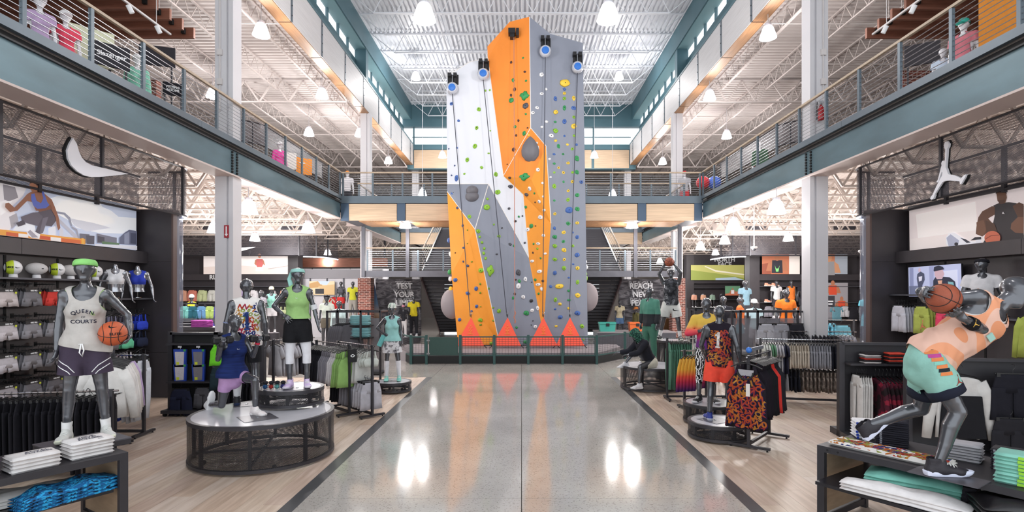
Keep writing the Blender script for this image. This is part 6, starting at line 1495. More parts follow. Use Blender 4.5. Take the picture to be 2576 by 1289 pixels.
# spread printed jersey and mannequin base on the right table
pj = thing('folded_jersey', 'white letter-print jersey folded into a long strip on the right table', 'jersey', onR(0.55, 0.22), AR)
ob('folded_cloth', folded_mesh(1.0, 0.27, 0.05, cloth('#e9e5e2'), 0.016, 4), pj)
_v = np.array([v.co for v in pj.children[0].data.vertices]); bmx = bmesh.new(); bmx.from_mesh(pj.children[0].data); bmesh.ops.triangulate(bmx, faces=bmx.faces[:])
_bvh = BVHTree.FromBMesh(bmx); bmx.free(); rr = random.Random(4); bins = {}
for i in range(90):
    ch = rr.choice('NOZMWSO1'); me = text_mesh(ch, 0.09, ext=0.0006, bold=0.004, sx=1.25); c = rr.choice(['#dd8a3c', '#d8503f', '#b9c56a', '#3d4a94', '#e0a64a', '#d8503f'])
    M = Matrix.Translation((rr.uniform(-0.45, 0.46), rr.uniform(-0.13, 0.12), 0)) @ Matrix.Rotation(rr.uniform(-1, 1), 4, 'Z') @ Matrix.Rotation(R(-90), 4, 'X'); pts = []
    for q in me.vertices:
        p = M @ q.co; h_, n_, i_, d_ = _bvh.ray_cast(Vector((p.x, p.y, 0.3)), Vector((0, 0, -1))); pts.append(None if h_ is None else h_+Vector((0, 0, 0.003)))
    fs = [tuple(f.vertices) for f in me.polygons if all(pts[j] is not None for j in f.vertices)]
    if fs: bins.setdefault(c, MB()).add([p if p is not None else (0, 0, 0) for p in pts], fs)
for c, b in bins.items(): b.build('letter_print', cloth(c), pj)['kind'] = 'stuff'
# lower shelves: loosely folded clothes
def drape(name, label, p, a, L, Wd, h, m, n, cat, group, amp=0.02, cuff=None):
    """loosely fanned folded garments, each its own thing"""
    for i in range(n):
        t = thing(name, label, cat, (p[0], p[1], p[2]+i*h), a+0.02*i, group); g = MB(); nx, ny = 14, 8; vs = []
        for s_ in (0, 1):
            for ix in range(nx+1):
                for iy in range(ny+1):
                    x = -L/2+L*ix/nx; y = -Wd/2+Wd*iy/ny; e = min(1, 4*min(ix, nx-ix)/nx+0.25)*min(1, 4*min(iy, ny-iy)/ny+0.2)
                    z = h*1.3*s_*e+amp*(noise.noise(Vector((x*5, y*9, i*3.3+len(label))))+0.3)*(s_*0.8+0.2)*e
                    vs.append((x, y+0.02*noise.noise(Vector((x*6, i*2.0, 3))), max(z, 0.0)))
        q = (nx+1)*(ny+1); f = lambda s_, ix, iy: s_*q+ix*(ny+1)+iy; fs = []
        for ix in range(nx):
            for iy in range(ny): fs += [(f(1, ix, iy), f(1, ix+1, iy), f(1, ix+1, iy+1), f(1, ix, iy+1)), (f(0, ix, iy), f(0, ix, iy+1), f(0, ix+1, iy+1), f(0, ix+1, iy))]
            fs += [(f(0, ix, 0), f(0, ix+1, 0), f(1, ix+1, 0), f(1, ix, 0)), (f(0, ix+1, ny), f(0, ix, ny), f(1, ix, ny), f(1, ix+1, ny))]
        for iy in range(ny): fs += [(f(0, 0, iy+1), f(0, 0, iy), f(1, 0, iy), f(1, 0, iy+1)), (f(0, nx, iy), f(0, nx, iy+1), f(1, nx, iy+1), f(1, nx, iy))]
        g.add(vs, fs); g.build('draped_cloth', m, t, True)
        if cuff: MB().box((L/2-0.09, -Wd/2-0.004, -0.001), (L/2+0.004, Wd/2+0.004, h*1.3+amp*0.6)).build('cuff', cloth(cuff), t, auto=40)
drape('folded_pants', 'mint sweat shorts with dark cuffs fanned on the lower shelf of the right table', onR(0.80, 0.22, 0.505), AR+R(10), 0.80, 0.38, 0.030, cloth('#7fc2b4'), 5, 'shorts', 'mint shorts on the lower shelf', 0.03, '#26252c')
drape('folded_tee', 'white tee lying at the front of the lower shelf on the right', onR(0.80, -0.10, 0.505), AR+R(4), 0.95, 0.22, 0.03, cloth('#e9e5e6'), 3, 'tee', 'white tees on the lower right shelf', 0.025)
drape('folded_pants', 'black satin pants heaped at the right end of the lower shelf', onR(1.52, 0.12, 0.505), AR+R(30), 0.6, 0.42, 0.035, mat('black_satin', '#1d1b1f', 0.35), 5, 'pants', 'black satin pants', 0.05)
drape('folded_tee', 'white long tee lying on the lower shelf of the left table', onL(0.80, 0.42, 0.465), aL+R(-6), 1.15, 0.30, 0.028, cloth('#e6e3e2'), 3, 'tee', 'white tees on the lower left shelf', 0.03)
drape('folded_pants', 'bright blue camouflage shorts heaped at the front of the lower left shelf', onL(0.42, 0.13, 0.465), aL+R(8), 0.75, 0.28, 0.03, ramp_mat('blue_camouflage', [(0.0, '#12202e'), (0.40, '#1d5f96'), (0.52, '#2f9fd6'), (0.62, '#17304a'), (0.7, '#3aa9dc')], 'noise', 14, 0.8, 4, (1, 3, 1)), 4, 'shorts', 'blue camouflage shorts', 0.05)
drape('folded_tee', 'charcoal folded tee with white mark at the front of the lower left shelf', onL(1.22, 0.12, 0.465), aL, 0.30, 0.2, 0.035, cloth('#4a464c'), 2, 'tee', 'charcoal tees on the lower left shelf', 0.01)
bk = thing('wire_basket', 'black wire basket of rolled coloured socks on the upper podium tier', 'basket', (-3.58, 8.06, 0.892), R(10))
for i in range(7): MB().tube([(-0.16, -0.07, 0.01+i*0.016), (0.16, -0.07, 0.01+i*0.016), (0.16, 0.07, 0.01+i*0.016), (-0.16, 0.07, 0.01+i*0.016), (-0.16, -0.07, 0.01+i*0.016)], 0.0025, 4).build('wire', BLK, bk)
for i in range(9): MB().cyl((-0.16+i*0.04, -0.07, 0), (-0.16+i*0.04, -0.07, 0.11), 0.0025, 4).build('wire', BLK, bk)
for i, c in enumerate(('#2f6fae', '#d23f36', '#78c9c4', '#3f3f9a')):
    s_ = thing('rolled_socks', '%s rolled socks in the wire basket' % ('blue', 'red', 'mint', 'violet')[i], 'socks', at((-3.58, 8.06, 0.897), R(10)) @ Vector((-0.12+i*0.08, 0, 0)), R(10))
    MB().ball((0, -0.02, 0.035), (0.034, 0.035, 0.034), 12, 8).build('lower_roll', cloth(c), s_, True); MB().ball((0, 0.0, 0.09), (0.036, 0.045, 0.028), 12, 8).build('upper_roll', cloth('#222228'), s_, True)
# ================================================================ clothes on hangers
def ftube(b, rows, n=14, ph=0.0, fold=0.35):
    """flattened tube of cloth; row = (z, x centre, half width, thickness)"""
    vs = []
    for i, (z, xc, hw, t) in enumerate(rows):
        for j in range(n):
            a = 2*math.pi*j/n; x = xc+hw*math.cos(a); g = i/max(1, len(rows)-1)
            y = t*math.sin(a)*(1+fold*g*math.cos(5*a+ph)) + t*0.5*g*math.sin(x*34+ph)
            vs.append((x, y, z+0.008*math.sin(x*30+ph)*g))
    k = len(rows)
    b.add(vs, [(i*n+j, (i+1)*n+j, (i+1)*n+(j+1) % n, i*n+(j+1) % n) for i in range(k-1) for j in range(n)]+[tuple(range(n)), tuple(reversed(range((k-1)*n, k*n)))])
def gmesh(kind, m, var=0, sc=1.0):
    b = MB(); ph = var*1.9; T = 0.017
    if kind in ('tank', 'jersey'):
        w = 0.20 if kind == 'tank' else 0.25; L = -0.74 if kind == 'tank' else -0.92
        ftube(b, [(-0.235, 0, w*0.62, T*0.6), (-0.27, 0, w*0.72, T), (-0.36, 0, w*0.98, T), (-0.5, 0, w, T*1.3), (L+0.1, 0, w*1.08, T*1.6), (L, 0, w*1.12, T*1.7)], ph=ph)
        for s_ in (-1, 1): b.tube([(s_*w*0.50, 0, -0.26), (s_*w*0.46, 0, -0.19), (s_*w*0.40, 0, -0.118)], [(0.032, T*0.6), (0.028, T*0.6), (0.022, T*0.5)], 8, lat=(1, 0, 0))
    elif kind in ('tee', 'long'):
        ftube(b, [(-0.115, 0, 0.07, T*0.6), (-0.135, 0, 0.17, T), (-0.17, 0, 0.205, T), (-0.3, 0, 0.21, T*1.1), (-0.55, 0, 0.225, T*1.6), (-0.72, 0, 0.235, T*1.8)], ph=ph)
        for s_ in (-1, 1):
            if kind == 'tee': b.tube([(s_*0.17, 0, -0.17), (s_*0.24, 0, -0.24), (s_*0.29, 0.0, -0.35)], [(0.07, T), (0.075, T*1.2), (0.078, T*1.2)], 10, lat=(1, 0, 0.6*s_))
            else: b.tube([(s_*0.17, 0, -0.17), (s_*0.235, 0, -0.30), (s_*0.275, 0.01, -0.52), (s_*0.30, 0.01, -0.74)], [(0.07, T), (0.065, T*1.4), (0.055, T*1.5), (0.045, T*1.3)], 10, lat=(1, 0, 0))
    elif kind in ('shorts', 'pants', 'brief'):
        z1 = {'shorts': -0.58, 'pants': -1.08, 'brief': -0.36}[kind]; w = 0.175
        ftube(b, [(-0.10, 0, w*0.92, T), (-0.14, 0, w*0.95, T), (-0.22, 0, w*1.08, T*1.2), (-0.29, 0, w*1.15, T*1.2)], ph=ph, fold=0.2)
        for s_ in (-1, 1):
            hw = 0.105 if kind != 'pants' else 0.085
            rows = [(-0.24, s_*0.098, 0.1, T*1.2), (-0.30, s_*0.104, 0.103, T*1.2)]
            rows += [(z1*0.6-0.12, s_*0.108, hw, T*1.4), (z1, s_*(0.118 if kind != 'pants' else 0.10), hw*1.02 if kind != 'pants' else 0.065, T*1.5)] if kind != 'brief' else [(z1, s_*0.112, 0.10, T*1.3)]
            ftube(b, rows, ph=ph+s_)
    elif kind == 'bra':
        ftube(b, [(-0.25, 0, 0.12, T), (-0.30, 0, 0.165, T*1.6), (-0.36, 0, 0.16, T*1.5), (-0.42, 0, 0.145, T)], ph=ph, fold=0.2)
        for s_ in (-1, 1): b.tube([(s_*0.10, 0, -0.27), (s_*0.085, 0, -0.19), (s_*0.08, 0, -0.12)], [(0.03, T*0.6), (0.018, T*0.5), (0.014, T*0.4)], 8, lat=(1, 0, 0))
    me = b.mesh('cloth', m, smooth=True)
    bm = bmesh.new(); bm.from_mesh(me); bmesh.ops.recalc_face_normals(bm, faces=bm.faces[:]); bm.to_mesh(me); bm.free()
    return me
HGB = mat('hanger_black', '#18181b', 0.4)
def hanger_mesh(clip):
    b = MB(); b.tube([(0.0, 0, -0.085), (0.0, 0, -0.05), (0.018, 0, -0.03), (0.022, 0, -0.008), (0.008, 0, 0.012), (-0.012, 0, 0.008)], 0.003, 5)
    if clip:
        b.box((-0.17, -0.006, -0.095), (0.17, 0.006, -0.083))
        for x in (-0.14, 0.14): b.box((x-0.018, -0.014, -0.125), (x+0.018, 0.014, -0.08))
    else: b.tube([(-0.20, 0, -0.145), (-0.12, 0, -0.112), (0, 0, -0.085), (0.12, 0, -0.112), (0.20, 0, -0.145)], [(0.012, 0.009)]*5, 6)
    return b.mesh('hanger', HGB)
HG = {c: hanger_mesh(c) for c in (False, True)}
_GP = {}
GN = {'tank': ('hanging_vest', 'vest'), 'jersey': ('hanging_jersey', 'jersey'), 'tee': ('hanging_tee', 'tee'), 'long': ('hanging_pullover', 'pullover'), 'shorts': ('hanging_shorts', 'shorts'), 'pants': ('hanging_pants', 'pants'), 'brief': ('hanging_shorts', 'shorts'), 'bra': ('hanging_bra', 'bra')}
def hang(kind, m, p, yaw, label, group, var=0, sc=1.0, extra=None):
    if isinstance(m, str): m = cloth(m)
    k = (kind, m.name, var)
    if k not in _GP: _GP[k] = gmesh(kind, m, var)
    nm, cat = GN[kind]
    t = thing(nm, label, cat, p, yaw, group)
    if sc != 1.0: t.scale = (sc,)*3
    ob('hanger', HG[kind in ('shorts', 'pants', 'brief')], t); ob('cloth', _GP[k], t)
    return t
def bar_of(p, q, z, runs, where, flip=0.0, sc=1.0, jit=0.05, first_gap=0.03, dz=0.0):
    """garments hung one behind the other along a bar; run = (kind, colour, count, colour word)"""
    p = Vector((p[0], p[1], z)); q = Vector((q[0], q[1], z)); d = q-p; L = d.length; u = d/L; N = sum(r[2] for r in runs); yaw = math.atan2(u.y, u.x)-R(90)+flip; k = 0
    rr = random.Random(int(abs(p.x)*97+z*31+N))
    for kind, c, n, word in runs:
        lab = '%s %s hanging on %s' % (word, GN[kind][1], where)
        for i in range(n):
            x = first_gap+(L-2*first_gap)*(k+0.5)/N; pp = p+u*x; pp.z += dz
            hang(kind, c, pp, yaw+rr.uniform(-jit, jit), lab, lab+' run', k % 3, sc*rr.uniform(0.97, 1.03)); k += 1
def rack(label, p, q, z, lower=None, foot=0.5, double=None):
    """floor rack: two posts on T feet joined by a beam, with a hanging bar"""
    p = Vector((*p, 0)); q = Vector((*q, 0)); d = q-p; L = d.length; t = thing('clothes_rack', label, 'clothes rack', p, math.atan2(d.y, d.x))
    po = MB().box((-0.02, -0.02, 0.05), (0.02, 0.02, z+0.01)).mesh('post', FRM); ft = MB().box((-0.025, -foot/2, 0.025), (0.025, foot/2, 0.06)).mesh('foot', FRM); gl = MB().lathe([(0.0, 0.0), (0.018, 0.0), (0.012, 0.01), (0.008, 0.026), (0, 0.026)], 8, caps=False).mesh('glide', BLKM)
    for x in (0.04, L-0.04):
        ob('post', po, t, (x, 0, 0)); ob('foot', ft, t, (x, 0, 0))
        for y in (-foot/2+0.04, foot/2-0.04): ob('glide', gl, t, (x, y, 0))
    MB().box((0.04, -0.02, 0.055), (L-0.04, 0.02, 0.095)).build('beam', FRM, t)
    MB().cyl((-0.04, 0, z-0.012), (L+0.04, 0, z-0.012), 0.012, 8).build('hanging_bar', CHROME, t)
    if lower: MB().cyl((0.0, 0, lower-0.012), (L, 0, lower-0.012), 0.012, 8).build('hanging_bar', CHROME, t)
    return t
# ================================================================ perimeter shop walls and mesh fascias
def wall_px(X):
    """photo pixel -> point on the side wall plane at X"""
    return lambda px, py: Vector((X, FPX*X/(px-CX), CH-(py-CY)*X/(px-CX)))
def flat_px(Y): return lambda px, py: P(px, py, Y)
def poster(label, pts_fn, n, shapes, zoom=(0, 0, 1.0), lit=0.55, cat='poster', name='wall_graphic', step=0.0012):
    """printed sheet: coloured shapes laid one over the other on the sheet; n = direction it faces"""
    n = Vector(n); b = MB(); ox, oy, f = zoom; k = 0; c0 = None
    for col, pts in shapes:
        w = [pts_fn(ox+x/f, oy+y/f)+n*(step*k) for x, y in pts]
        if c0 is None: c0 = sum(w, Vector())/len(w); base = w
        b.poly([p-c0 for p in w], c=col); k += 1
    t = thing(name, label, cat, c0)
    me = b.mesh('print_sheet', attr_mat('lit_print', 0.5, lit) if lit else attr_mat('plain_print', 0.5)); bm = bmesh.new(); bm.from_mesh(me)
    bmesh.ops.triangulate(bm, faces=[q for q in bm.faces if len(q.verts) > 4]); bm.to_mesh(me); bm.free(); ob('print_sheet', me, t)
    bk = MB(); w = [p-c0 for p in base]; q = [p-n*0.04 for p in w]; m_ = len(w)
    bk.add([p-n*0.003 for p in w]+q, [tuple(range(m_)), tuple(reversed(range(m_, 2*m_)))]+[(i, i+m_, (i+1) % m_+m_, (i+1) % m_) for i in range(m_)]); bk.build('frame', BLK, t)
    return t
def ell(cx, cy, rx, ry, n=14, a0=0.0): return [(cx+rx*math.cos(2*math.pi*i/n+a0), cy+ry*math.sin(2*math.pi*i/n+a0)) for i in range(n)]
for sx, sd in ((-1, 'left'), (1, 'right')):
    X = 8.35
    t = thing('wall_bay', 'long charcoal wall bay with shelves and hanging bars on the near %s' % sd, 'wall fixture', (sx*X, 8.0, 0))
    def bx_(u0, u1, y0, y1, z0, z1, nm, m_): a, b = sorted((sx*u0, sx*u1)); MB().box((a, y0-8, z0), (b, y1-8, z1)).build(nm, m_, t)
    for y0, y1 in ((4.0, 6.0), (6.0, 8.0), (8.0, 10.05), (10.05, 12.1)): bx_(0.03, 0.13, y0+0.004, y1-0.004, 0, 3.0, 'back_panel', DPANEL)
    bx_(0.05, 0.13, 4.0, 12.1, 3.0, 4.15, 'upper_panel', DPANEL)
    for y0, y1 in ((4.0, 9.05), (9.06, 12.1)): bx_(-0.22, 0.05, y0, y1, 2.92, 3.17, 'header_panel', DPANEL)
    for y0, y1 in ((4.0, 8.0), (8.0, 11.0), (11.0, 12.1)) if sx < 0 else ((4.0, 10.4), (10.4, 12.1)):
        z = (2.50 if y1 < 11.5 else 2.14) if sx < 0 else (1.83 if y1 < 11 else 2.22)
        bx_(-0.36, 0.03, y0+0.01, y1-0.01, z, z+0.03, 'shelf', DARKM)
    for y in (6.0, 8.0, 9.02, 10.05, 11.0):
        bx_(0.02, 0.035, y-0.02, y+0.02, 0, 2.9, 'slotted_upright', BLKM)
    e = thing('wall_end_screen', 'tall charcoal end panel closing the near %s wall bay' % sd, 'panel', (sx*8.0, 12.2, 0))
    a, b = sorted((sx*(7.62-8.0), sx*(8.5-8.0)))
    for z0, z1 in ((0, 0.98), (0.985, 2.95), (2.955, 4.1)): MB().box((a, -0.08, z0), (b, 0.12, z1)).build('panel_sheet', DPANEL, e)
    a, b = sorted((sx*(7.58-8.0), sx*(7.62-8.0))); MB().box((a, -0.09, 0), (b, 0.13, 4.1)).build('edge_trim', mat('edge_brown', '#5b4844', 0.5), e)
    # mesh fascia
    fa = thing('mesh_fascia', 'curved perforated mesh fascia with large emblem over the near %s wall bay' % sd, 'fascia', (sx*7.5, 8.0, 4.0)); pts = [(0, -4.6), (0, -2), (0, 0), (0, 2), (0, 4.32)]
    for i in range(1, 11): a = i*math.pi/20; pts.append((sx*0.5*(1-math.cos(a)), 4.32+0.5*math.sin(a)))
    pts += [(sx*1.1, 4.82)]
    fpts3 = lambda z: [(x, y, z) for x, y in pts]
    ps = perf_strip('mesh_sheet', pts, 0.0, 1.06, PERF2, fa)
    for z in (0.0, 1.06): MB().tube(fpts3(z), 0.022, 4).build('rail', FRM, fa)
    for y in (-4.4, -2.0, 0.0, 1.95, 4.32): MB().box((-0.025, y-0.025, 0), (0.025, y+0.025, 1.06)).build('upright', FRM, fa)
    MB().box((sx*0.5-0.025, 4.80, 0), (sx*0.5+0.025, 4.85, 1.06)).build('upright', FRM, fa)
    MB().tube([(x, y, -0.035) for x, y in pts[4:]], 0.012, 6).build('led_strip', LED, fa)
    inner = [(sx*0.75, -4.6), (sx*0.75, 4.0)]
    perf_strip('inner_mesh', inner, 0.05, 0.75, PERF2, fa)
    for y in (-3.2, -1.0, 0.6, 1.5, 2.8): MB().box((sx*0.74-0.03, y-0.03, 0), (sx*0.74+0.03, y+0.03, 0.78)).build('inner_upright', FRM, fa)
    for z in (0.05, 0.78): MB().box((sx*0.74-0.025, -4.6, z-0.02), (sx*0.74+0.025, 4.0, z+0.02)).build('inner_rail', FRM, fa)
    for y in (-3.0, -0.5, 2.0, 4.0): MB().cyl((0, y, 1.06), (0, y, 1.5), 0.008, 6).build('hanger_rod', FRM, fa)
    em = (swoosh_mesh(1.42, 0.02) if sx < 0 else jump_mesh(0.82, 0.02)).copy(); em.materials.append(mat('emblem_white', '#e3e3ea', 0.4))
    c = wall_px(sx*7.46)(249, 412) if sx < 0 else wall_px(sx*7.46)(2386, 424)
    ob('emblem', em, fa, M=Matrix.Translation(c-Vector((sx*7.5, 8.0, 4.0))) @ rot2(R(90) if sx < 0 else R(-90)))
    bk_ = em.copy(); bk_.materials.clear(); bk_.materials.append(BLKM); o = ob('emblem_backing', bk_, fa, M=Matrix.Translation(c-Vector((sx*7.5-sx*0.03, 8.0, 4.0))+Vector((0, 0, 0))) @ rot2(R(90) if sx < 0 else R(-90)) @ Matrix.Scale(1.04, 4))
    cy = thing('glass_column', 'narrow glossy corner column under the %s mesh fascia' % sd, 'column', (sx*7.66, 12.35, 0)); MB().lathe([(0.13, 0.0), (0.13, 4.0)], 20).build('tube', mat('smoked_acrylic', '#8f94a6', 0.1, alpha=0.45), cy, True)
# left graphic: hurdler over a city skyline
Z2 = (0, 400, 3.222)
def q4(a): return a
poster('wide lit sports graphic of a hurdler leaping before clouds and skyline', wall_px(-8.28), (1, 0, 0), [
 ('#c3cbdf', [(-900, -70), (1105, 392), (1105, 742), (-900, 520)]), ('#e9ebf0', [(380, 330), (470, 300), (560, 310), (640, 330), (700, 315), (800, 345), (830, 390), (900, 420), (960, 470), (1104, 480), (1104, 610), (800, 600), (620, 560), (520, 470), (420, 420)]),
 ('#f7f5f4', [(430, 400), (500, 340), (590, 330), (650, 360), (720, 350), (790, 390), (800, 440), (900, 470), (930, 520), (700, 560), (560, 500), (470, 450)]), ('#cfd0da', [(560, 480), (760, 520), (900, 560), (700, 590), (600, 540)]),
 ('#ded9dc', [(0, 165), (120, 180), (210, 240), (185, 300), (100, 380), (130, 480), (60, 600), (-200, 600), (-200, 140)]), ('#8d888f', [(20, 205), (120, 230), (145, 315), (70, 345), (30, 330)]), ('#f2eff0', [(0, 345), (95, 340), (60, 420), (0, 460)]), ('#a39ea4', [(70, 470), (130, 440), (150, 520), (90, 570)]),
 ('#9496a6', [(450, 425), (520, 435), (565, 475), (582, 545), (570, 548), (548, 490), (512, 452), (450, 442)]), ('#b5b4c0', [(460, 470), (640, 640), (600, 640), (455, 500)]), ('#9a9aa8', [(575, 545), (620, 570), (640, 650), (628, 650), (608, 585), (575, 560)]),
 ('#6d6b78', [(640, 605), (720, 612), (722, 690), (640, 680)]), ('#585662', [(690, 620), (760, 625), (758, 692), (700, 690)]), ('#777684', [(778, 605), (940, 640), (940, 690), (780, 684)]), ('#4f4d58', [(785, 625), (840, 635), (840, 680), (785, 675)]), ('#5f7a5c', [(820, 668), (960, 684), (960, 698), (820, 690)]), ('#676a80', [(960, 640), (1000, 600), (1040, 575), (1103, 585), (1103, 700), (960, 690)]), ('#8c90a6', [(1000, 610), (1040, 590), (1040, 690), (1000, 690)]), ('#4b4e62', [(1050, 600), (1095, 605), (1095, 690), (1050, 685)]), ('#d9d8e0', [(760, 690), (1103, 705), (1103, 738), (760, 705)]),
 ('#dfe0e6', [(150, 500), (260, 490), (280, 590), (90, 580)]), ('#dcdce4', [(380, 560), (440, 545), (440, 640), (380, 630)]), ('#c9c9d4', [(470, 560), (500, 570), (500, 650), (470, 650)]),
 ('#dd9a44', [(-900, 470), (680, 650), (680, 694), (-900, 520)]), ('#c9603c', [(35, 592), (135, 604), (135, 634), (35, 622)]), ('#e6dfdc', [(135, 604), (215, 613), (215, 640), (135, 632)]), ('#c4553a', [(310, 622), (395, 632), (395, 660), (310, 650)]), ('#e8e2e0', [(395, 632), (480, 642), (480, 672), (395, 662)]), ('#cf6a3e', [(480, 642), (640, 660), (640, 690), (480, 674)]), ('#e2a94e', [(645, 642), (665, 644), (668, 692), (645, 690)]),
 ('#5d5762', [(150, 470), (250, 435), (330, 430), (340, 500), (290, 545), (160, 510)]), ('#524c57', [(290, 430), (400, 395), (435, 440), (440, 500), (400, 550), (350, 540), (330, 590), (300, 615), (265, 600), (290, 540), (330, 470)]), ('#6a6470', [(330, 480), (375, 470), (330, 600), (300, 612)]), ('#47424c', [(110, 520), (170, 495), (190, 530), (130, 550)]),
 ('#e2dfe2', [(195, 590), (220, 568), (262, 590), (306, 612), (300, 648), (240, 642), (205, 620)]), ('#9d96a0', [(202, 592), (225, 576), (290, 636), (242, 640)]),
 ('#8a5b47', [(200, 285), (235, 265), (310, 255), (350, 290), (400, 330), (425, 390), (455, 470), (470, 560), (452, 580), (440, 540), (430, 470), (390, 400), (330, 420), (270, 420), (240, 350), (200, 340), (120, 420), (60, 432), (20, 392), (22, 360), (50, 355), (95, 395), (160, 330)]), ('#7b4e3d', [(262, 400), (390, 370), (405, 405), (300, 430)]),
 ('#5563ad', [(232, 285), (258, 280), (275, 340), (310, 360), (330, 320), (312, 258), (330, 262), (362, 350), (380, 375), (350, 400), (280, 405), (250, 380), (230, 330)]), ('#8a5b47', [(262, 300), (305, 285), (318, 330), (285, 345)]),
 ('#9b6a52', [(215, 205), (240, 185), (275, 190), (292, 225), (275, 265), (240, 268), (222, 245)]), ('#3a2a26', [(208, 200), (235, 178), (285, 182), (310, 215), (322, 250), (300, 250), (285, 215), (240, 195)]), ('#262024', [(270, 205), (300, 205), (302, 216), (272, 216)])], Z2, 0.28)
# right graphic: seated player
poster('wide lit sports graphic of a seated player with ball and white shoe', wall_px(8.28), (-1, 0, 0), [
 ('#ded2d2', [(648, 812), (2600, 440), (2600, 850), (652, 1152)]), ('#ece4e2', [(700, 860), (1160, 760), (1180, 1000), (720, 1080)]), ('#e4d9d7', [(660, 1050), (1535, 930), (1535, 1063), (654, 1148)]),
 ('#2f2b2e', [(1300, 790), (1345, 770), (1420, 765), (1470, 770), (1535, 790), (1535, 1065), (1215, 1088), (1290, 960), (1310, 870)]), ('#5a3d30', [(1185, 880), (1215, 835), (1290, 795), (1312, 800), (1312, 860), (1260, 890), (1300, 935), (1255, 1000), (1215, 1030), (1165, 1010), (1170, 950)]), ('#6a4938', [(1170, 920), (1225, 900), (1245, 975), (1225, 1025), (1175, 1015)]), ('#51362a', [(1450, 795), (1500, 765), (1535, 780), (1535, 900), (1490, 880)]), ('#6a4838', [(1440, 930), (1490, 880), (1535, 880), (1535, 1005), (1470, 1000), (1435, 970)]), ('#4a3328', [(1240, 905), (1310, 930), (1330, 985), (1250, 1010)]),
 ('#5d4032', [(1325, 690), (1360, 660), (1400, 672), (1408, 730), (1395, 770), (1365, 780), (1335, 755)]), ('#231d1f', [(1320, 700), (1330, 668), (1362, 650), (1398, 662), (1408, 700), (1390, 690), (1340, 690)]), ('#4a3228', [(1338, 752), (1395, 745), (1380, 778), (1352, 780)]),
 ('#e4e3ea', [(938, 1035), (960, 1005), (1000, 998), (1050, 1030), (1110, 1065), (1200, 1070), (1212, 1090), (960, 1115), (938, 1085)]), ('#a9acc0', [(942, 1040), (975, 1012), (1040, 1060), (1030, 1105), (960, 1108)]), ('#3b3a44', [(1050, 1040), (1090, 1050), (1130, 1075), (1100, 1080)]), ('#2c2b33', ell(1019, 1088, 15, 13)), ('#d9d8de', [(1160, 1040), (1205, 1030), (1215, 1080), (1175, 1078)]), ('#2b2a30', [(1130, 1060), (1165, 1035), (1212, 1032), (1214, 1052), (1170, 1056)]),
 ('#b8624a', ell(1300, 1040, 62, 54, 18)), ('#7f3d2e', [(1240, 1050), (1290, 1020), (1360, 1015), (1360, 1020), (1292, 1026), (1242, 1056)]), ('#ece8ea', [(1376, 855), (1384, 838), (1388, 848), (1396, 856), (1385, 852)])], (2076, 260, 3.07), 0.28)
# small screen on the right wall
poster('wall screen showing a person in a dark cap and a patterned outfit', wall_px(8.22), (-1, 0, 0), [
 ('#b9bfe0', [(365, 58), (935, 15), (945, 372), (372, 372)]), ('#8d93ba', [(380, 65), (420, 62), (425, 360), (385, 362)]), ('#9aa0c6', [(590, 45), (640, 42), (640, 300), (600, 300)]), ('#d4d8f0', [(690, 100), (900, 80), (905, 300), (700, 300)]), ('#6f7592', [(378, 260), (480, 255), (480, 365), (380, 368)]),
 ('#4a4e66', [(465, 130), (500, 100), (540, 125), (545, 190), (520, 250), (530, 340), (490, 340), (470, 240), (460, 180)]), ('#c9b3c4', [(475, 80), (490, 58), (505, 75), (500, 105), (480, 108)]), ('#d8d6e6', [(480, 160), (520, 150), (515, 200), (485, 210)]),
 ('#2b2e42', [(640, 200), (660, 165), (750, 160), (820, 165), (875, 210), (890, 300), (640, 300)]), ('#c9a9b4', [(655, 95), (740, 72), (760, 130), (735, 185), (680, 185), (655, 140)]), ('#25283c', [(645, 90), (650, 50), (700, 38), (745, 50), (758, 78), (700, 90), (650, 102)]), ('#7fb0b8', [(800, 210), (860, 215), (870, 280), (810, 280)]), ('#d8a48c', [(690, 200), (740, 195), (735, 240), (700, 240)])], (2200, 660, 4.298), 0.8, 'screen', 'wall_screen')
# ---------------------------------------------------------------- things on the left wall
wp = wall_px(-8.12)
def ball_thing(label, c, kind, yaw):
    t = thing('sport_ball', label, 'ball', c, yaw); r = 0.115
    MB().ball((0, 0, 0), r if kind != 'grey' else (0.15, 0.1, 0.1), 24, 16).build('ball_skin', mat('ball_white', '#e9e8ea', 0.4) if kind != 'grey' else mat('ball_grey', '#c9c4c4', 0.6, bump=0.4, bs=120), t, True)
    if kind != 'grey':
        M = Matrix.Rotation(R(90), 4, 'Y')
        MB().lathe([(r*math.sin(a)+0.0015, r*math.cos(a)) for a in [0.7+0.12*i for i in range(8)]], 24, M=M @ Matrix.Rotation(R(180), 4, 'X'), caps=False).build('lime_panel', mat('ball_lime', '#c3d63a', 0.4), t, True)
        MB().lathe([(r*math.sin(a)+0.002, r*math.cos(a)) for a in [0.55+0.05*i for i in range(4)]], 24, M=M @ Matrix.Rotation(R(180), 4, 'X'), caps=False).build('black_band', BLKP, t, True)
        o = ball_print(t, swoosh_mesh(0.07, 0.001), BLKP, 0.045, 0.0, r); o2 = ball_print(t, text_mesh('NIKE', 0.04, ext=0.001, bold=0.002), BLKP, -0.055, 0.0, r+0.002)
    else: MB().cb((0.06, -0.088, 0.0), (0.035, 0.01, 0.016)).build('label_patch', BLKP, t)
    return t
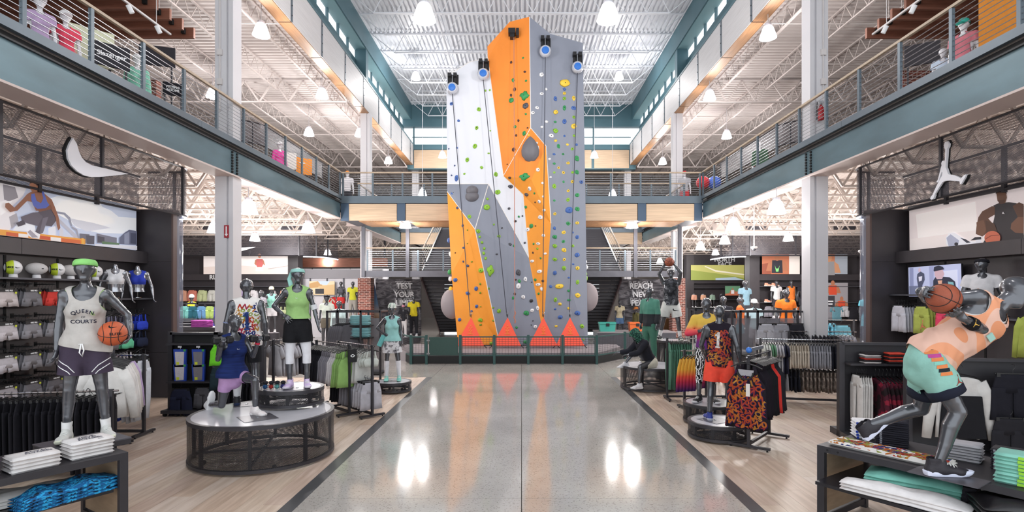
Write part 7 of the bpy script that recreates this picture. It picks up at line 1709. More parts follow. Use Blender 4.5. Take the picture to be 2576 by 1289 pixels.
for px, py, kind, word in ((33, 683, 'lime', 'leftmost lime and white ball on the high left shelf'), (92, 684, 'grey', 'pale grey oval ball on the high left shelf'), (143, 685, 'lime', 'lime and white ball between the two pale balls'), (178, 686, 'grey', 'pale ball half hidden behind the vest mannequin'), (240, 690, 'lime', 'lime and white ball beside the white bra bust')):
    p = wp(px, py); p.z = 2.53+0.16; ball_thing(word, p, kind, R(50))
    s_ = thing('ball_stand', 'small white ring stand under the %s' % word.replace(' on the high left shelf', '').replace('leftmost ', 'first '), 'stand', (p.x, p.y, 2.53)); MB().lathe([(0.06, 0), (0.055, 0.05), (0.045, 0.06), (0.04, 0.06), (0.045, 0.0)], 16, caps=False).build('ring', mat('stand_white', '#dcdade', 0.5), s_, True); MB().lathe([(0.03, 0), (0.06, 0), (0.06, 0.006), (0.03, 0.006)], 16, caps=False).build('foot_ring', mat('stand_white', '#dcdade', 0.5), s_)
for px, c, word in ((290, '#e3e2e6', 'white'), (346, '#3446b8', 'blue')):
    p = wall_px(-7.98)(px, 720); f = Fig(1.7, True, noleg=True, arms={'R': ((-0.35, 0.1, -1), (-0.1, -0.25, -0.9)), 'L': ((0.35, 0.1, -1), (0.1, -0.35, -0.9))})
    f.pel.z; t = figure('bust_form', 'silver bust form in a %s sports bra on the left wall shelf' % word, (p.x, p.y, 2.18-(f.pel.z-0.02)), R(35), f, 0.014, SKINS, 'headless', None, 'bust form')
    # the form ends at the waist
    me = t.children[0].data; bm = bmesh.new(); bm.from_mesh(me); bmesh.ops.bisect_plane(bm, geom=bm.verts[:]+bm.edges[:]+bm.faces[:], plane_co=(0, 0, f.pel.z+0.10), plane_no=(0, 0, -1), clear_outer=False)
    bmesh.ops.delete(bm, geom=[v for v in bm.verts if v.co.z < f.pel.z+0.099 and abs(v.co.x) < 0.17], context='VERTS'); bm.to_mesh(me); bm.free()
    wear(t, 'sports_bra', topwear(f, 0.014, 'bra', hem=0.27, e=0.008, flare=0, neck=(0.075, 0.1, 0.1), hole=0.075, wr=0.002), cloth(c))
    MB().cyl((0, 0, f.pel.z-0.02), (0, 0, f.pel.z+0.12), 0.012, 8).build('stand_rod', CHROME, t); MB().lathe([(0, f.pel.z-0.02), (0.07, f.pel.z-0.02), (0.07, f.pel.z-0.012), (0, f.pel.z-0.012)], 16, caps=False).build('stand_base', CHROME, t)
# arms with shorts in four rows, seen at an angle
rows = [(2.44, [('#cfc5c5', '#c9bfbf'), ('#7d7b80', '#77757b'), ('#d2413a', '#cf3f38')]), (1.92, [('#cdc6cb', '#c8c0c4'), ('#8f8d93', '#838187'), ('#8a888e', '#77757b')]), (1.42, [('#c9c4cb', '#c2bcc2'), ('#8b898f', '#807e84'), ('#7b797f', '#727077')]), (0.95, [('#b9b4bb', '#b0abb1'), ('#77757b', '#6d6b71'), ('#6d6b71', '#646268')])]
rn = ('top', 'second', 'third', 'lowest')
for ri, (z, cols) in enumerate(rows):
    for ci, (c0, c1) in enumerate(cols):
        for yi, Y in enumerate(((8.62, 9.06, 9.50)[ci],)):
            f = thing('hanging_bracket', 'black hanging arm in the %s row of the left wall, %s column' % (rn[ri], ('first', 'second', 'third')[ci]), 'bracket', (-8.3, Y, z)); MB().box((0, -0.012, -0.02), (0.34, 0.012, 0.0)).build('arm', BLKM, f); MB().box((0, -0.03, -0.05), (0.01, 0.03, 0.03)).build('bracket', BLKM, f)
            for k in range(6):
                lab = '%s training shorts in the %s row of the left wall, %s column' % ({0: 'pale', 1: 'grey', 2: 'red' if ri == 0 else 'grey'}[ci], rn[ri], ('first', 'second', 'third')[ci])
                t = hang('brief', c0 if k == 5 else c1, (-8.24+k*0.055, Y, z), R(90)+0.02*k, lab, lab, k % 3, 1.02)
                if k == 5:
                    MB().box((-0.165, -0.024, -0.135), (0.165, 0.022, -0.098)).build('waistband', BLKP, t); lettering('NIKE PRO', WHTP, t, (0, -0.026, -0.117), 0.032, ext=0.0006, bold=0.001); MB().cb((0.13, -0.026, -0.15), (0.035, 0.004, 0.03)).build('price_tag', mat('tag_yellow', '#c9d235', 0.6), t)
brs = [(1.95, '#2f46c4', 'tank', 'blue'), (1.60, '#232a44', 'bra', 'navy'), (1.20, '#2b2b30', 'bra', 'black'), (0.80, '#26262b', 'bra', 'charcoal')]
for ri, (z, c, kd, w) in enumerate(brs):
    for ci, (Y, c2, w2) in enumerate(((11.72, c, w), (11.28, ('#5f5d6c', '#69c9a0', '#c9c3c9', '#8a8890')[ri], ('dark printed', 'mint', 'pale grey', 'grey')[ri]), (10.85, ('#77758a', '#6d6b70', '#7b797e', '#5f5d62')[ri], ('violet printed', 'dark grey', 'mid grey', 'ash grey')[ri]))):
        f = thing('hanging_bracket', 'black hanging arm beside the end panel, row %s, column %s' % (('one', 'two', 'three', 'four')[ri], ('one', 'two', 'three')[ci]), 'bracket', (-8.3, Y, z)); MB().box((0, -0.012, -0.02), (0.34, 0.012, 0.0)).build('arm', BLKM, f); MB().box((0, -0.03, -0.05), (0.01, 0.03, 0.03)).build('bracket', BLKM, f)
        for k in range(4):
            lab = '%s sports top on an arm beside the end panel, row %s' % (w2, ('one', 'two', 'three', 'four')[ri])
            hang('bra' if ci else 'bra', c2, (-8.22+k*0.08, Y, z), R(90), lab, lab, k % 3, 1.05)
# ---------------------------------------------------------------- things on the right wall
for Y0, c, w in ((11.72, '#c9c8d2', 'pale grey'), (11.05, '#b3bd5e', 'lime yellow'), (10.45, '#e8496b', 'pink')):
    f = thing('hanging_bracket', 'black hanging arm with %s shorts on the right wall' % w, 'bracket', (8.3, Y0, 2.12)); MB().box((-0.4, -0.012, -0.02), (0, 0.012, 0)).build('arm', BLKM, f); MB().box((-0.01, -0.03, -0.05), (0, 0.03, 0.03)).build('bracket', BLKM, f)
    for k in range(6):
        lab = '%s sweat shorts hanging on the right wall under the screen' % w; t = hang('shorts', c, (8.24-k*0.06, Y0, 2.12), R(-90), lab, lab, k % 3, 1.12)
        if k == 5 and w != 'pale grey': me = jump_mesh(0.15, 0.001).copy(); me.materials.append(mat('print_coral2', '#d8705c', 0.7)); ob('emblem', me, t, (0.09, -0.04, -0.42))
f = thing('hanging_bracket', 'black hanging arm with a lime top by the right frame edge', 'bracket', (8.3, 8.7, 2.05)); MB().box((-0.4, -0.012, -0.02), (0, 0.012, 0)).build('arm', BLKM, f); MB().box((-0.01, -0.03, -0.05), (0, 0.03, 0.03)).build('bracket', BLKM, f)
for k in range(4): hang('long', '#a9b557', (8.2-k*0.07, 8.7, 2.05), R(-90), 'lime long-sleeved top hanging behind the crouching mannequin', 'lime tops', k % 3, 1.1)
p = wall_px(7.98)(2470, 700); f = Fig(1.82, False, noleg=True, arms={'L': ((0.3, 0, -1), (0.1, -0.3, -0.9)), 'R': ((-0.3, 0, -1), (-0.1, -0.3, -0.9))}, head=(0, 0, -0.4))
t = figure('bust_form', 'grey bust form in white graphic tee and dark visor on the right wall shelf', (p.x, p.y, 1.87-(f.pel.z-0.14)), R(-35), f, 0.014, None, None, None, 'bust form')
vt = topwear(f, 0.014, 'tee', hem=-0.1, e=0.018, flare=0.01, neck=(0.07, 0.07, 0.06), seed=3); o = wear(t, 'tee', vt, cloth('#dcd9dd')); headband(f, t, cloth('#1d1c24'), 0.02, 0.05)
for i, c in enumerate(('#d98a3c', '#3f9a5c', '#d8573f')): put_print(o, swoosh_mesh(0.14, 0.001), cloth(c), vt, -0.02+i*0.02, f.pel.z+0.30-i*0.04, rot=0.5)
# ================================================================ racks and gondolas on the shop floor
GR1, GR2, WH, BK, NV = '#8b8891', '#a5a2aa', '#d9d5d8', '#1c1b22', '#20243a'
def cloth_vF(t):
    """vertices and faces of the cloth of a hung garment"""
    bm = bmesh.new(); bm.from_mesh([c for c in t.children if c.name.startswith('cloth')][0].data); bmesh.ops.triangulate(bm, faces=bm.faces[:]); bm.verts.ensure_lookup_table()
    F = np.array([[v.index for v in f.verts]+[f.verts[2].index] for f in bm.faces]); v = np.array([v.co[:] for v in bm.verts]); bm.free()
    return v, F
# two-bar rack left of the aisle
rack('black floor rack of vests beside the aisle, left bar', (-4.18, 11.30), (-3.17, 10.30), 1.32)
bar_of((-4.18, 11.30), (-3.17, 10.30), 1.32, [('tank', BK, 6, 'black'), ('tank', GR1, 5, 'grey'), ('tank', WH, 3, 'white'), ('tank', '#93ba6c', 4, 'lime green')], 'the left bar of the vest rack', sc=1.05)
rack('black floor rack of tops beside the aisle, right bar with two levels', (-3.68, 11.15), (-2.70, 10.14), 1.32, 0.72)
bar_of((-3.68, 11.15), (-2.70, 10.14), 1.32, [('tank', BK, 3, 'black'), ('tank', GR1, 4, 'charcoal grey'), ('tank', '#c9c9c6', 5, 'pale grey'), ('bra', '#c4c8c2', 3, 'pale sage')], 'the right bar of the vest rack', sc=0.95)
bar_of((-3.68, 11.15), (-2.70, 10.14), 0.74, [('shorts', BK, 4, 'black'), ('shorts', GR1, 5, 'grey'), ('shorts', '#b5b2ba', 4, 'light grey')], 'the lower level of the vest rack', sc=1.0)
sg = thing('rack_sign', 'small black hang sign with white emblem at the front of the vest rack', 'sign', (-3.10, 10.20, 1.13), R(45)); MB().box((-0.085, -0.008, -0.12), (0.085, 0.008, 0.12)).build('sign_board', BLKP, sg)
for s_ in (-1, 1):
    o = MB().tube([(-0.04+0.08*i/8, -0.010, s_*(0.022-0.06*(i/8-0.5)**2*2)) for i in range(9)], 0.007, 5).build('emblem', WHTP, sg)
# rack of white tops behind the slogan mannequin
rack('floor rack of white tops behind the slogan vest mannequin', (-6.12, 8.35), (-5.59, 7.45), 1.42)
bar_of((-6.12, 8.35), (-5.59, 7.45), 1.42, [('long', '#b9a3c9', 2, 'lilac'), ('long', '#cfcac6', 3, 'cream'), ('long', '#dedad8', 5, 'white')], 'the rack behind the slogan vest mannequin', sc=1.12)
o = hang('long', '#e4e0dd', (-5.57, 7.42, 1.42), R(-90)-math.atan2(0.53, -0.9)+R(90)-R(0), 'white long-sleeved top with a large outlined emblem at the end of the rack', None, 0, 1.12); o.rotation_euler = (0, 0, math.atan2(-0.9, 0.53)+R(90))
vo = bvh_of(cloth_vF(o)); pt_ = []
for (x, z), (x2, z2) in zip(SW, SW[1:]+[SW[0]]):
    for q in range(4):
        u = ((x+(x2-x)*q/4-0.5)*0.36, (z+(z2-z)*q/4-0.2)*0.36-0.42); h_ = vo.ray_cast(Vector((u[0], -0.4, u[1])), Vector((0, 1, 0)))[0]; pt_.append(h_-Vector((0, 0.002, 0)) if h_ is not None else Vector((u[0], -0.03, u[1])))
MB().tube(pt_+[pt_[0]], 0.0035, 5).build('outline_emblem', BLKP, o)
rack('low black floor rack of black pants at the near left', (-6.75, 6.75), (-5.15, 7.05), 1.06)
bar_of((-6.75, 6.75), (-5.15, 7.05), 1.06, [('pants', BK, 22, 'black')], 'the low rack at the near left', sc=0.92)
rack('floor rack of pink, blue and white striped pants behind the slogan mannequin', (-7.1, 8.9), (-6.0, 8.9), 1.30)
bar_of((-7.1, 8.9), (-6.0, 8.9), 1.30, [('pants', BK, 6, 'jet black'), ('pants', '#d7b9c4', 2, 'pink'), ('pants', '#3247a8', 3, 'royal blue'), ('pants', '#cfd3dc', 4, 'off-white')], 'the rack against the left wall bay', sc=0.98)
bar_of((-4.9, 10.9), (-4.35, 11.6), 1.36, [('tee', '#c9c6cc', 5, 'pale striped'), ('tee', '#3a3942', 4, 'dark')], 'the rack behind the podium mannequins', sc=1.0)
rack('floor rack of tees behind the podium mannequins', (-4.9, 10.9), (-4.35, 11.6), 1.36)
# gondola behind the lunging mannequin
gx0, gy, s_g = -6.58, 10.45, 134
g = thing('gondola', 'black gondola shelf with packaged underwear behind the lunging mannequin', 'gondola', (gx0, gy, 0))
for x in (0, 0.86, 1.72): MB().box((x-0.04, -0.04, 0.08), (x+0.04, 0.06, 1.55)).build('upright', FRM, g)
for x0 in (0.04, 0.90): MB().box((x0, 0.03, 0.1), (x0+0.78, 0.05, 1.5)).build('back_panel', BLKM, g)
for z in (0.62, 1.32): MB().box((0.04, -0.22, z), (1.68, 0.03, z+0.03)).build('shelf', FRM, g)
MB().box((0.0, -0.04, 1.50), (1.72, 0.06, 1.54)).build('top_rail', FRM, g); MB().box((-0.04, -0.25, 0.06), (1.76, 0.3, 0.12)).build('base', FRM, g)
for x in (0.0, 1.7): MB().lathe([(0, -0.02), (0.045, -0.02), (0.045, 0.02), (0, 0.02)], 14, M=Matrix.Translation((x, -0.18, 0.045)) @ Matrix.Rotation(R(90), 4, 'Y'), caps=False).build('caster', BLKM, g)
BAG = mat('clear_bag', '#b9c4dc', 0.15, alpha=0.45)
for r_, z in enumerate((1.24, 0.96)):
    for c_, x in enumerate((0.26, 0.60)):
        pk = thing('garment_pack', '%s garment pack in a blue-edged bag, %s shelf bay, %s hook' % (('grey', 'white')[c_ == 0], ('upper', 'lower')[r_], ('first', 'second')[c_]), 'pack', (gx0+x, gy-0.14, z))
        MB().prism([(-0.12, 0.0), (0.12, 0.0), (0.105, -0.32), (-0.10, -0.34)], -0.02, 0.02).build('bag', mat('bag_blue', '#2f4aa6', 0.3), pk)
        MB().prism([(-0.085, -0.05), (0.085, -0.05), (0.075, -0.29), (-0.07, -0.30)], -0.03, 0.0).build('contents', cloth('#c9c4cc' if c_ == 0 else '#7d7a80'), pk); MB().cb((-0.03, -0.032, -0.26), (0.05, 0.004, 0.05)).build('sticker', mat('tag_yellow', '#c9d235', 0.6), pk)
        MB().cb((0.09, -0.024, -0.02), (0.04, 0.004, 0.04)).build('corner_tag', mat('tag_green', '#3c9a4a', 0.6), pk); MB().tube([(0, 0.16, 0.03), (0, 0.0, 0.03), (0, 0, 0.0)], 0.004, 5).build('hook', CHROME, pk); MB().cb((0.0, -0.02, 0.045), (0.07, 0.004, 0.03)).build('label_card', WHTP, pk)
hang('shorts', NV, (gx0+0.28, gy-0.16, 0.60), 0, 'navy shorts on a clear hanger low on the gondola', None, 0, 1.0); hang('shorts', '#55545a', (gx0+0.66, gy-0.12, 0.60), 0, 'grey shorts behind the lunging foot, low on the gondola', None, 1, 0.8)
for k in range(4): hang('tank', '#74d633', (gx0+1.0+0.03*k, gy-0.2+0.04*k, 1.46), 0.4, 'neon green vest hanging on the gondola behind the lunging mannequin', 'neon green vests', k % 3, 0.7)
for k in range(4): hang('shorts', '#23343c', (gx0+1.05+0.04*k, gy-0.2+0.04*k, 1.02), 0.4, 'dark teal shorts hanging on the gondola under the neon vests', 'dark teal shorts', k % 3, 0.9)
bar_of((gx0+1.0, gy-0.2), (gx0+1.7, gy-0.2), 0.66, [('pants', BK, 8, 'slim black')], 'the lower bar of the gondola', sc=0.52)
# mid-floor frame with folded mint pants (left)
def frame_fixture(label, x0, x1, y0, y1, h, posts, shelves, t=0.045):
    f = thing('tube_stand', label, 'stand', (x0, y0, 0)); L = x1-x0; D_ = y1-y0
    for x in posts:
        for y in (0, D_): MB().box((x-t/2, y-t/2, 0), (x+t/2, y+t/2, h)).build('post', FRM, f)
    for y in (0, D_): MB().box((0, y-t/2, h-t), (L, y+t/2, h)).build('top_rail', FRM, f)
    for x in (0, L): MB().box((x-t/2, 0, h-t), (x+t/2, D_, h)).build('side_rail', FRM, f)
    for a, b, z in shelves: MB().box((a, -0.02, z-0.03), (b, D_+0.02, z)).build('shelf', BLKM, f)
    MB().box((0.0, D_/2-0.01, 0.2), (L, D_/2+0.01, h-0.2)).build('back_sheet', mat('smoked_back', '#8d8a90', 0.3, alpha=0.55), f)
    return f
frame_fixture('tall black tube frame with mint folded pants left of the aisle', -4.75, -3.45, 13.6, 14.3, 1.84, (0, 0.26, 0.82, 1.3), [(0.52, 1.05, 1.48), (0.52, 1.05, 1.18), (0.0, 1.3, 0.30)])
stack('folded_pants', 'mint folded pants on the upper shelf of the black tube frame', None, (-3.98, 13.75, 1.485), 0, 7, 0.46, 0.30, 0.034, cloth('#8fbfc4'), 'pants', 'mint pants, upper shelf', None, 0.012); stack('folded_pants', 'mint folded pants on the lower shelf of the black tube frame', None, (-3.98, 13.75, 1.185), 0, 7, 0.46, 0.30, 0.034, cloth('#86b7bd'), 'pants', 'mint pants, lower shelf', None, 0.012)
for k in range(6): hang('long', '#58565c', (-4.42+0.045*k, 13.55+0.01*k, 1.62), 0.55, 'charcoal ribbed jacket hanging in the black tube frame', 'charcoal jackets', k % 3, 1.0)
# ---- right of the aisle
rack('black floor rack with letter-print jerseys beside the dark jersey mannequin', (3.30, 8.12), (3.98, 8.92), 1.36, None, 0.6)
bar_of((3.34, 8.18), (3.98, 8.92), 1.36, [('jersey', '#1c1620', 6, 'plain dark'), ('jersey', '#17161c', 5, 'black'), ('jersey', '#d33a34', 3, 'red'), ('jersey', '#25242b', 4, 'black and white')], 'the jersey rack right of the aisle', sc=0.98)
hj = hang('jersey', '#1c1620', (3.27, 8.10, 1.36), math.atan2(-0.8, -0.68)-R(-90)+R(-4), 'dark letter-print jersey facing out at the front of the jersey rack', None, 0, 1.14)
vFj = cloth_vF(hj)
scatter_print(hj, vFj, (-0.26, 0.26, -0.9, -0.2), DKI, 0.085, (0, 1, 0), seed=9, step=0.078, shadow='#4a2a66')
MB().tube([(0.1*math.cos(a), -0.03, -0.20+0.09*math.sin(a)) for a in [math.pi+math.pi*i/10 for i in range(11)]], 0.012, 6).build('neckband', BLKP, hj); MB().prism([(0.1*math.cos(a), -0.17+0.10*math.sin(a)) for a in [math.pi+math.pi*i/10 for i in range(11)]], -0.012, 0.0).build('inner_collar', cloth('#a9a6ac'), hj); MB().cb((0.04, -0.045, -0.42), (0.05, 0.006, 0.16)).build('number_patch', mat('number_cream', '#ded6d2', 0.7), hj)
ls = thing('label_strip', 'silver label strip with blue end on top of the jersey rack', 'label strip', (3.36, 8.2, 1.42), math.atan2(0.8, 0.68)); MB().box((0, -0.012, 0), (0.62, 0.012, 0.05)).build('strip', mat('strip_silver', '#aeb4c0', 0.25, metal=0.5), ls); MB().ball((-0.03, 0, 0.025), (0.045, 0.045, 0.045), 12, 8).build('end_knob', mat('knob_blue', '#2f6fc4', 0.3), ls, True)
bar_of((3.08, 11.85), (3.62, 11.85), 1.32, [('pants', '#4f7a68', 11, 'green')], 'the rack beside the hooded mannequin', sc=0.98)
bar_of((3.64, 11.85), (4.35, 11.75), 1.32, [('tee', '#dedbd9', 5, 'white'), ('tee', '#3f3e46', 3, 'dark'), ('tee', '#b9cf52', 2, 'lime')], 'the rack beside the hooded mannequin', sc=1.0)
rack('floor rack of green pants beside the hooded mannequin', (3.06, 11.85), (4.4, 11.85), 1.32)
SUN = ramp_mat('sunset_dye', [(0.0, '#3f2a6a'), (0.10, '#3f2a6a'), (0.30, '#b92f4a'), (0.42, '#d8503f'), (0.58, '#dfa53f'), (1.0, '#e0b050')], 'grad', 1, 0.8, stretch=(1, 1, 0.0), interp='LINEAR', axis='Z')
SUN.node_tree.nodes['Mapping'].inputs['Scale'].default_value = (1, 1, 1.25); SUN.node_tree.nodes['Mapping'].inputs['Location'].default_value = (0, 0, 1.0)
for k in range(6): hang('long', SUN, (3.22+0.07*k, 10.86+0.02*k, 1.16), 0.75, 'yellow, red and purple dip-dyed top hanging behind the folded-arms mannequin', 'dip-dyed tops', k % 3, 1.05)
rack('short floor rack of dip-dyed tops behind the folded-arms mannequin', (3.14, 10.86), (3.68, 10.98), 1.16)
rack('long black floor rack of shorts and tees in front of the right column', (5.0, 11.75), (6.72, 11.35), 1.32, 0.74)
bar_of((5.02, 11.75), (6.70, 11.36), 1.32, [('tee', '#c9cbc6', 3, 'pale sage'), ('tee', '#5f8a6c', 2, 'leaf green'), ('tee', '#b5b4ba', 3, 'heather grey'), ('tee', '#2b2c40', 2, 'indigo'), ('shorts', '#cfc4b6', 8, 'cream'), ('shorts', '#9a9aa2', 8, 'mid grey'), ('shorts', '#1b1c28', 7, 'ink navy')], 'the long rack before the right column', sc=1.0)
bar_of((5.02, 11.75), (6.70, 11.36), 0.76, [('shorts', '#5b7d66', 3, 'moss green'), ('shorts', '#a3a2a8', 4, 'stone grey'), ('shorts', '#23242e', 3, 'dark navy'), ('shorts', ramp_mat('taupe_camouflage', [(0.0, '#6e625c'), (0.45, '#8d8078'), (0.55, '#a89b90')], 'noise', 12, 0.85, 3), 12, 'taupe camouflage')], 'the lower level of the long rack', sc=0.88)
rack('floor rack of dark tops behind the right column', (6.4, 13.4), (7.9, 13.2), 1.36); bar_of((6.4, 13.4), (7.9, 13.2), 1.36, [('tee', '#2d2c33', 12, 'black'), ('tee', '#8a8890', 4, 'silver grey')], 'the rack behind the right column', sc=0.95)
rack('floor rack of blue shorts far right of the column', (7.7, 15.2), (9.0, 15.0), 1.55); bar_of((7.7, 15.2), (8.5, 15.0), 1.55, [('shorts', '#8f8d94', 4, 'dove grey'), ('shorts', '#6fb0c4', 5, 'sky blue')], 'the rack far right of the column', sc=1.0)
hang('shorts', '#74b4c8', (8.55, 14.9, 1.55), 0, 'light blue jersey shorts facing out far right of the column', None, 0, 1.5)
frame_fixture('wide black tube frame with grey sweat shorts before the right column', 5.15, 7.15, 13.6, 14.2, 1.84, (0, 0.2, 0.62, 1.6, 2.0), [(0.3, 1.6, 0.75), (0, 2.0, 0.3)])
for i, (x, c, w) in enumerate(((5.95, '#b9b8c0', 'pale grey'), (6.32, '#a3a2aa', 'mid grey'), (6.68, '#2d2b33', 'black'))):
    for k in range(3): hang('shorts', c, (x, 13.52+0.06*k, 1.62), 0.0, '%s sweat shorts facing out in the wide black tube frame' % w, '%s frame shorts' % w, k, 1.02)
for i, (c, w) in enumerate((('#2f55b8', 'blue'), ('#8a2438', 'wine red'), ('#cfd0d8', 'white'))): hang('tank', c, (7.0+0.11*i, 13.5, 1.74), 0.0, '%s vest hanging at the right end of the wide tube frame' % w, None, i, 0.55)
for j in range(2):
    for i, (c, w) in enumerate((('#e0476b', 'hot pink'), ('#e0574f', 'coral print'))): hang('shorts', c, (4.62+0.28*i, 14.2, 1.78-0.0*j), 0, '%s shorts hanging behind the shooting mannequin' % w, '%s shorts' % w, j, 0.72).location.y += 0.08*j
for i, (c, w) in enumerate((('#c9c8d0', 'pale grey'), ('#8b8a92', 'darker grey'))): hang('pants', c, (4.6+0.3*i, 14.2, 1.42), 0, '%s pants hanging behind the shooting mannequin' % w, None, i, 0.85)
frame_fixture('narrow black tube frame behind the shooting mannequin', 4.45, 5.05, 14.25, 14.6, 1.86, (0, 0.6), [(0, 0.6, 0.4), (0, 0.6, 1.9)])
# gondolas at the right
def gondola(label, x0, y0, L, h, yaw=0.0, shelves=()):
    g = thing('gondola', label, 'gondola', (x0, y0, 0), yaw)
    for x in (0, L): MB().box((x-0.04, -0.04, 0), (x+0.04, 0.06, h)).build('upright', FRM, g)
    MB().box((0.04, 0.03, 0.1), (L-0.04, 0.05, h-0.03)).build('back_panel', mat('pegboard', '#2b292e', 0.5), g); MB().box((0, -0.04, h-0.04), (L, 0.06, h)).build('top_rail', FRM, g); MB().box((-0.04, -0.3, 0), (L+0.04, 0.3, 0.1)).build('base', FRM, g)
    for z in shelves: MB().box((0.04, -0.24, z), (L-0.04, 0.03, z+0.03)).build('shelf', FRM, g)
    return g
gondola('black pegboard gondola with maroon tops behind the right table', 5.08, 8.85, 1.12, 1.50, R(-6), (1.16,))
stack('folded_tee', 'red, black and white printed folded tee on the gondola shelf', None, (5.42, 8.66, 1.195), R(-6), 6, 0.25, 0.2, 0.028, [cloth('#d9d2d2'), cloth('#2a2529'), cloth('#c4392f'), cloth('#8f8a8c')], 'tee', 'printed tees on the gondola'); stack('folded_tee', 'red and black folded tee on the gondola shelf', None, (5.78, 8.63, 1.195), R(-6), 6, 0.25, 0.2, 0.028, [cloth('#2a2529'), cloth('#d0493a')], 'tee', 'red and black tees on the gondola')
MAR = [ramp_mat('maroon_dye', [(0.0, '#1f1418'), (0.42, '#4a1828'), (0.55, '#8a2338'), (0.7, '#5a1a2c')], 'noise', 5, 0.85, 4), ramp_mat('red_cloud_dye', [(0.0, '#141216'), (0.48, '#1d1518'), (0.6, '#7a1c20'), (0.72, '#b5302a')], 'noise', 6, 0.85, 5)]
bar_of((5.14, 8.62), (5.38, 8.60), 1.10, [('pants', '#c9c6c4', 5, 'cream white')], 'the bar of the pegboard gondola', sc=0.86)
bar_of((5.40, 8.60), (6.12, 8.53), 1.10, [('long', MAR[0], 6, 'maroon'), ('long', MAR[1], 6, 'red cloud-dyed')], 'the bar of the pegboard gondola', sc=1.18)
hang('pants', '#c51f24', (6.05, 8.45, 1.36), 0, 'bright red pants on a clear hanger beside the maroon tops', None, 0, 0.62)
gondola('near black gondola with shorts and sweat tops behind the crouching mannequin', 5.46, 7.86, 2.4, 1.38, R(-10), ())
ha = hang('long', '#cfccca', (5.95, 7.55, 1.30), R(-10), 'white and black hooded sweat top hanging behind the crouching mannequin', None, 0, 1.35); MB().prism([(-0.17, -0.30), (0.17, -0.30), (0.21, -0.72), (-0.21, -0.72)], -0.05, -0.02).build('dark_panel', cloth('#1d1d22'), ha)
for i, (c, w) in enumerate((('#1d1d26', 'black'), ('#1f1f28', 'ink black'), ('#8f8e90', 'heather grey'))): hang('shorts', c, (6.55+i*0.38, 7.42-i*0.07, 1.32), R(-10), '%s fleece shorts on the near right gondola' % w, None, i, 1.25)
for i, (c, w) in enumerate((('#26252b', 'black'), ('#7a787c', 'grey'))): hang('shorts', c, (6.5+i*0.42, 7.40-i*0.07, 0.72), R(-10), '%s shorts on the lower hook of the near right gondola' % w, None, i, 1.1)
# ================================================================ deep store, far mannequins, upper floor
def plinth(label, x, y, h, r=0.3):
    t = thing('plinth', label, 'plinth', (x, y, 0)); MB().lathe([(0, 0), (r, 0), (r, h-0.02), (r-0.02, h), (0, h)], 24, caps=False).build('drum', FRM, t, auto=40); MB().lathe([(0, h), (r-0.04, h), (r-0.04, h+0.004), (0, h+0.004)], 24, caps=False).build('disc', TOPM, t)
def far(label, px, py, Y, H, rz, top, bot, fem=False, skin=None, hat=None, z=None, arms=None, shoes='#d9d9dd', name='mannequin'):
    """mannequin whose head top is seen at (px, py); stands on a plinth when above the floor"""
    f = Fig(H, fem, arms=arms or {}); p = P(px, py, Y); z0 = p.z-(f.hc.z+0.12*f.k)
    if z is not None: z0 = z
    elif z0 < 0.12: z0 = 0.0
    else: plinth(' '.join(('dark plinth under the '+label).replace('mannequin ', 'figure ').split()[:16]), p.x, Y, z0-0.004)
    t = figure(name, label, (p.x, Y, z0), R(rz), f, 0.02, skin); k, c, hem = top
    if c: wear(t, 'top', topwear(f, 0.02, k, hem=hem, e=0.02, flare=0.012, neck=(0.07, 0.08, 0.06), seed=int(px) % 9, wr=0.005), cloth(c))
    if bot: wear(t, 'bottoms', bottomwear(f, 0.02, t1=bot[0], e=0.022, flare=0.015 if bot[0] < 1 else 0, waist=0.08, seed=2, wr=0.004), cloth(bot[1]))
    for sd in 'LR': add_shoe(t, f, sd, shoes, '#e6e6ea')
    if hat == 'band': headband(f, t, cloth('#1d1c24'), 0.02, 0.05)
    elif hat: cap_hat(f, t, cloth(hat), True, 'cap')
    return t, f
HIP = {'R': ((-0.6, 0.2, -0.75), (0.65, -0.5, -0.5)), 'L': ((0.2, 0.05, -1), (0.1, -0.2, -1))}
far('runner mannequin in cap and mint top behind the printed jersey one', 683, 722, 21.5, 1.75, 20, ('tank', '#8fd0bd', 0.05), (0.6, '#d8d6da'), True, None, '#e4dfc8', None, HIP)
far('bare-headed mannequin in grey top beside the cap runner', 657, 730, 21.0, 1.75, -20, ('tee', '#8f8d96', 0.0), (0.5, '#d0ced4'), True)
far('mannequin in yellow vest far behind the left end panel', 482, 742, 21.0, 1.72, 20, ('tank', '#d9cf3a', 0.0), (0.6, '#3c3b42'), True, None, '#e2dfe2')
far('mannequin in grey bra and red shorts by the white back wall', 858, 708, 27.0, 1.74, 5, ('bra', '#5a5a62', 0.27), (0.5, '#cf3b3a'), True)
far('mannequin in yellow tee by the brick pier', 888, 708, 26.6, 1.80, 0, ('tee', '#cfcf3c', -0.02), (1.9, '#a9a49c'), False)
far('mannequin in visor and pale top left of the mint folded pants', 822, 742, 18.0, 1.72, 10, ('tee', '#c9cfc4', 0.1), (0.5, '#6b6358'), True, None, 'band')
far('mannequin in pale teal hooded jacket above the tube frame', 853, 756, 17.0, 1.70, 0, ('long', '#c3d6d6', -0.03), (1.9, '#8d8d94'), True)
far('mannequin in yellow jacket and pink pack before the rock wall', 1041, 744, 25.2, 1.82, 5, ('tee', '#d9c72f', -0.05), (1.9, '#26262c'), False)
far('child mannequin in pink beanie, black tee and pale pants', 1015, 768, 24.6, 1.40, 0, ('tee', '#26262c', -0.02), (1.9, '#c9c6c9'), False, None, '#c98a9a')
far('mannequin in cream top and denim shorts before the right rock wall', 1559, 755, 25.3, 1.68, -15, ('tee', '#cfc2a4', 0.0), (0.6, '#5f7da6'), True)
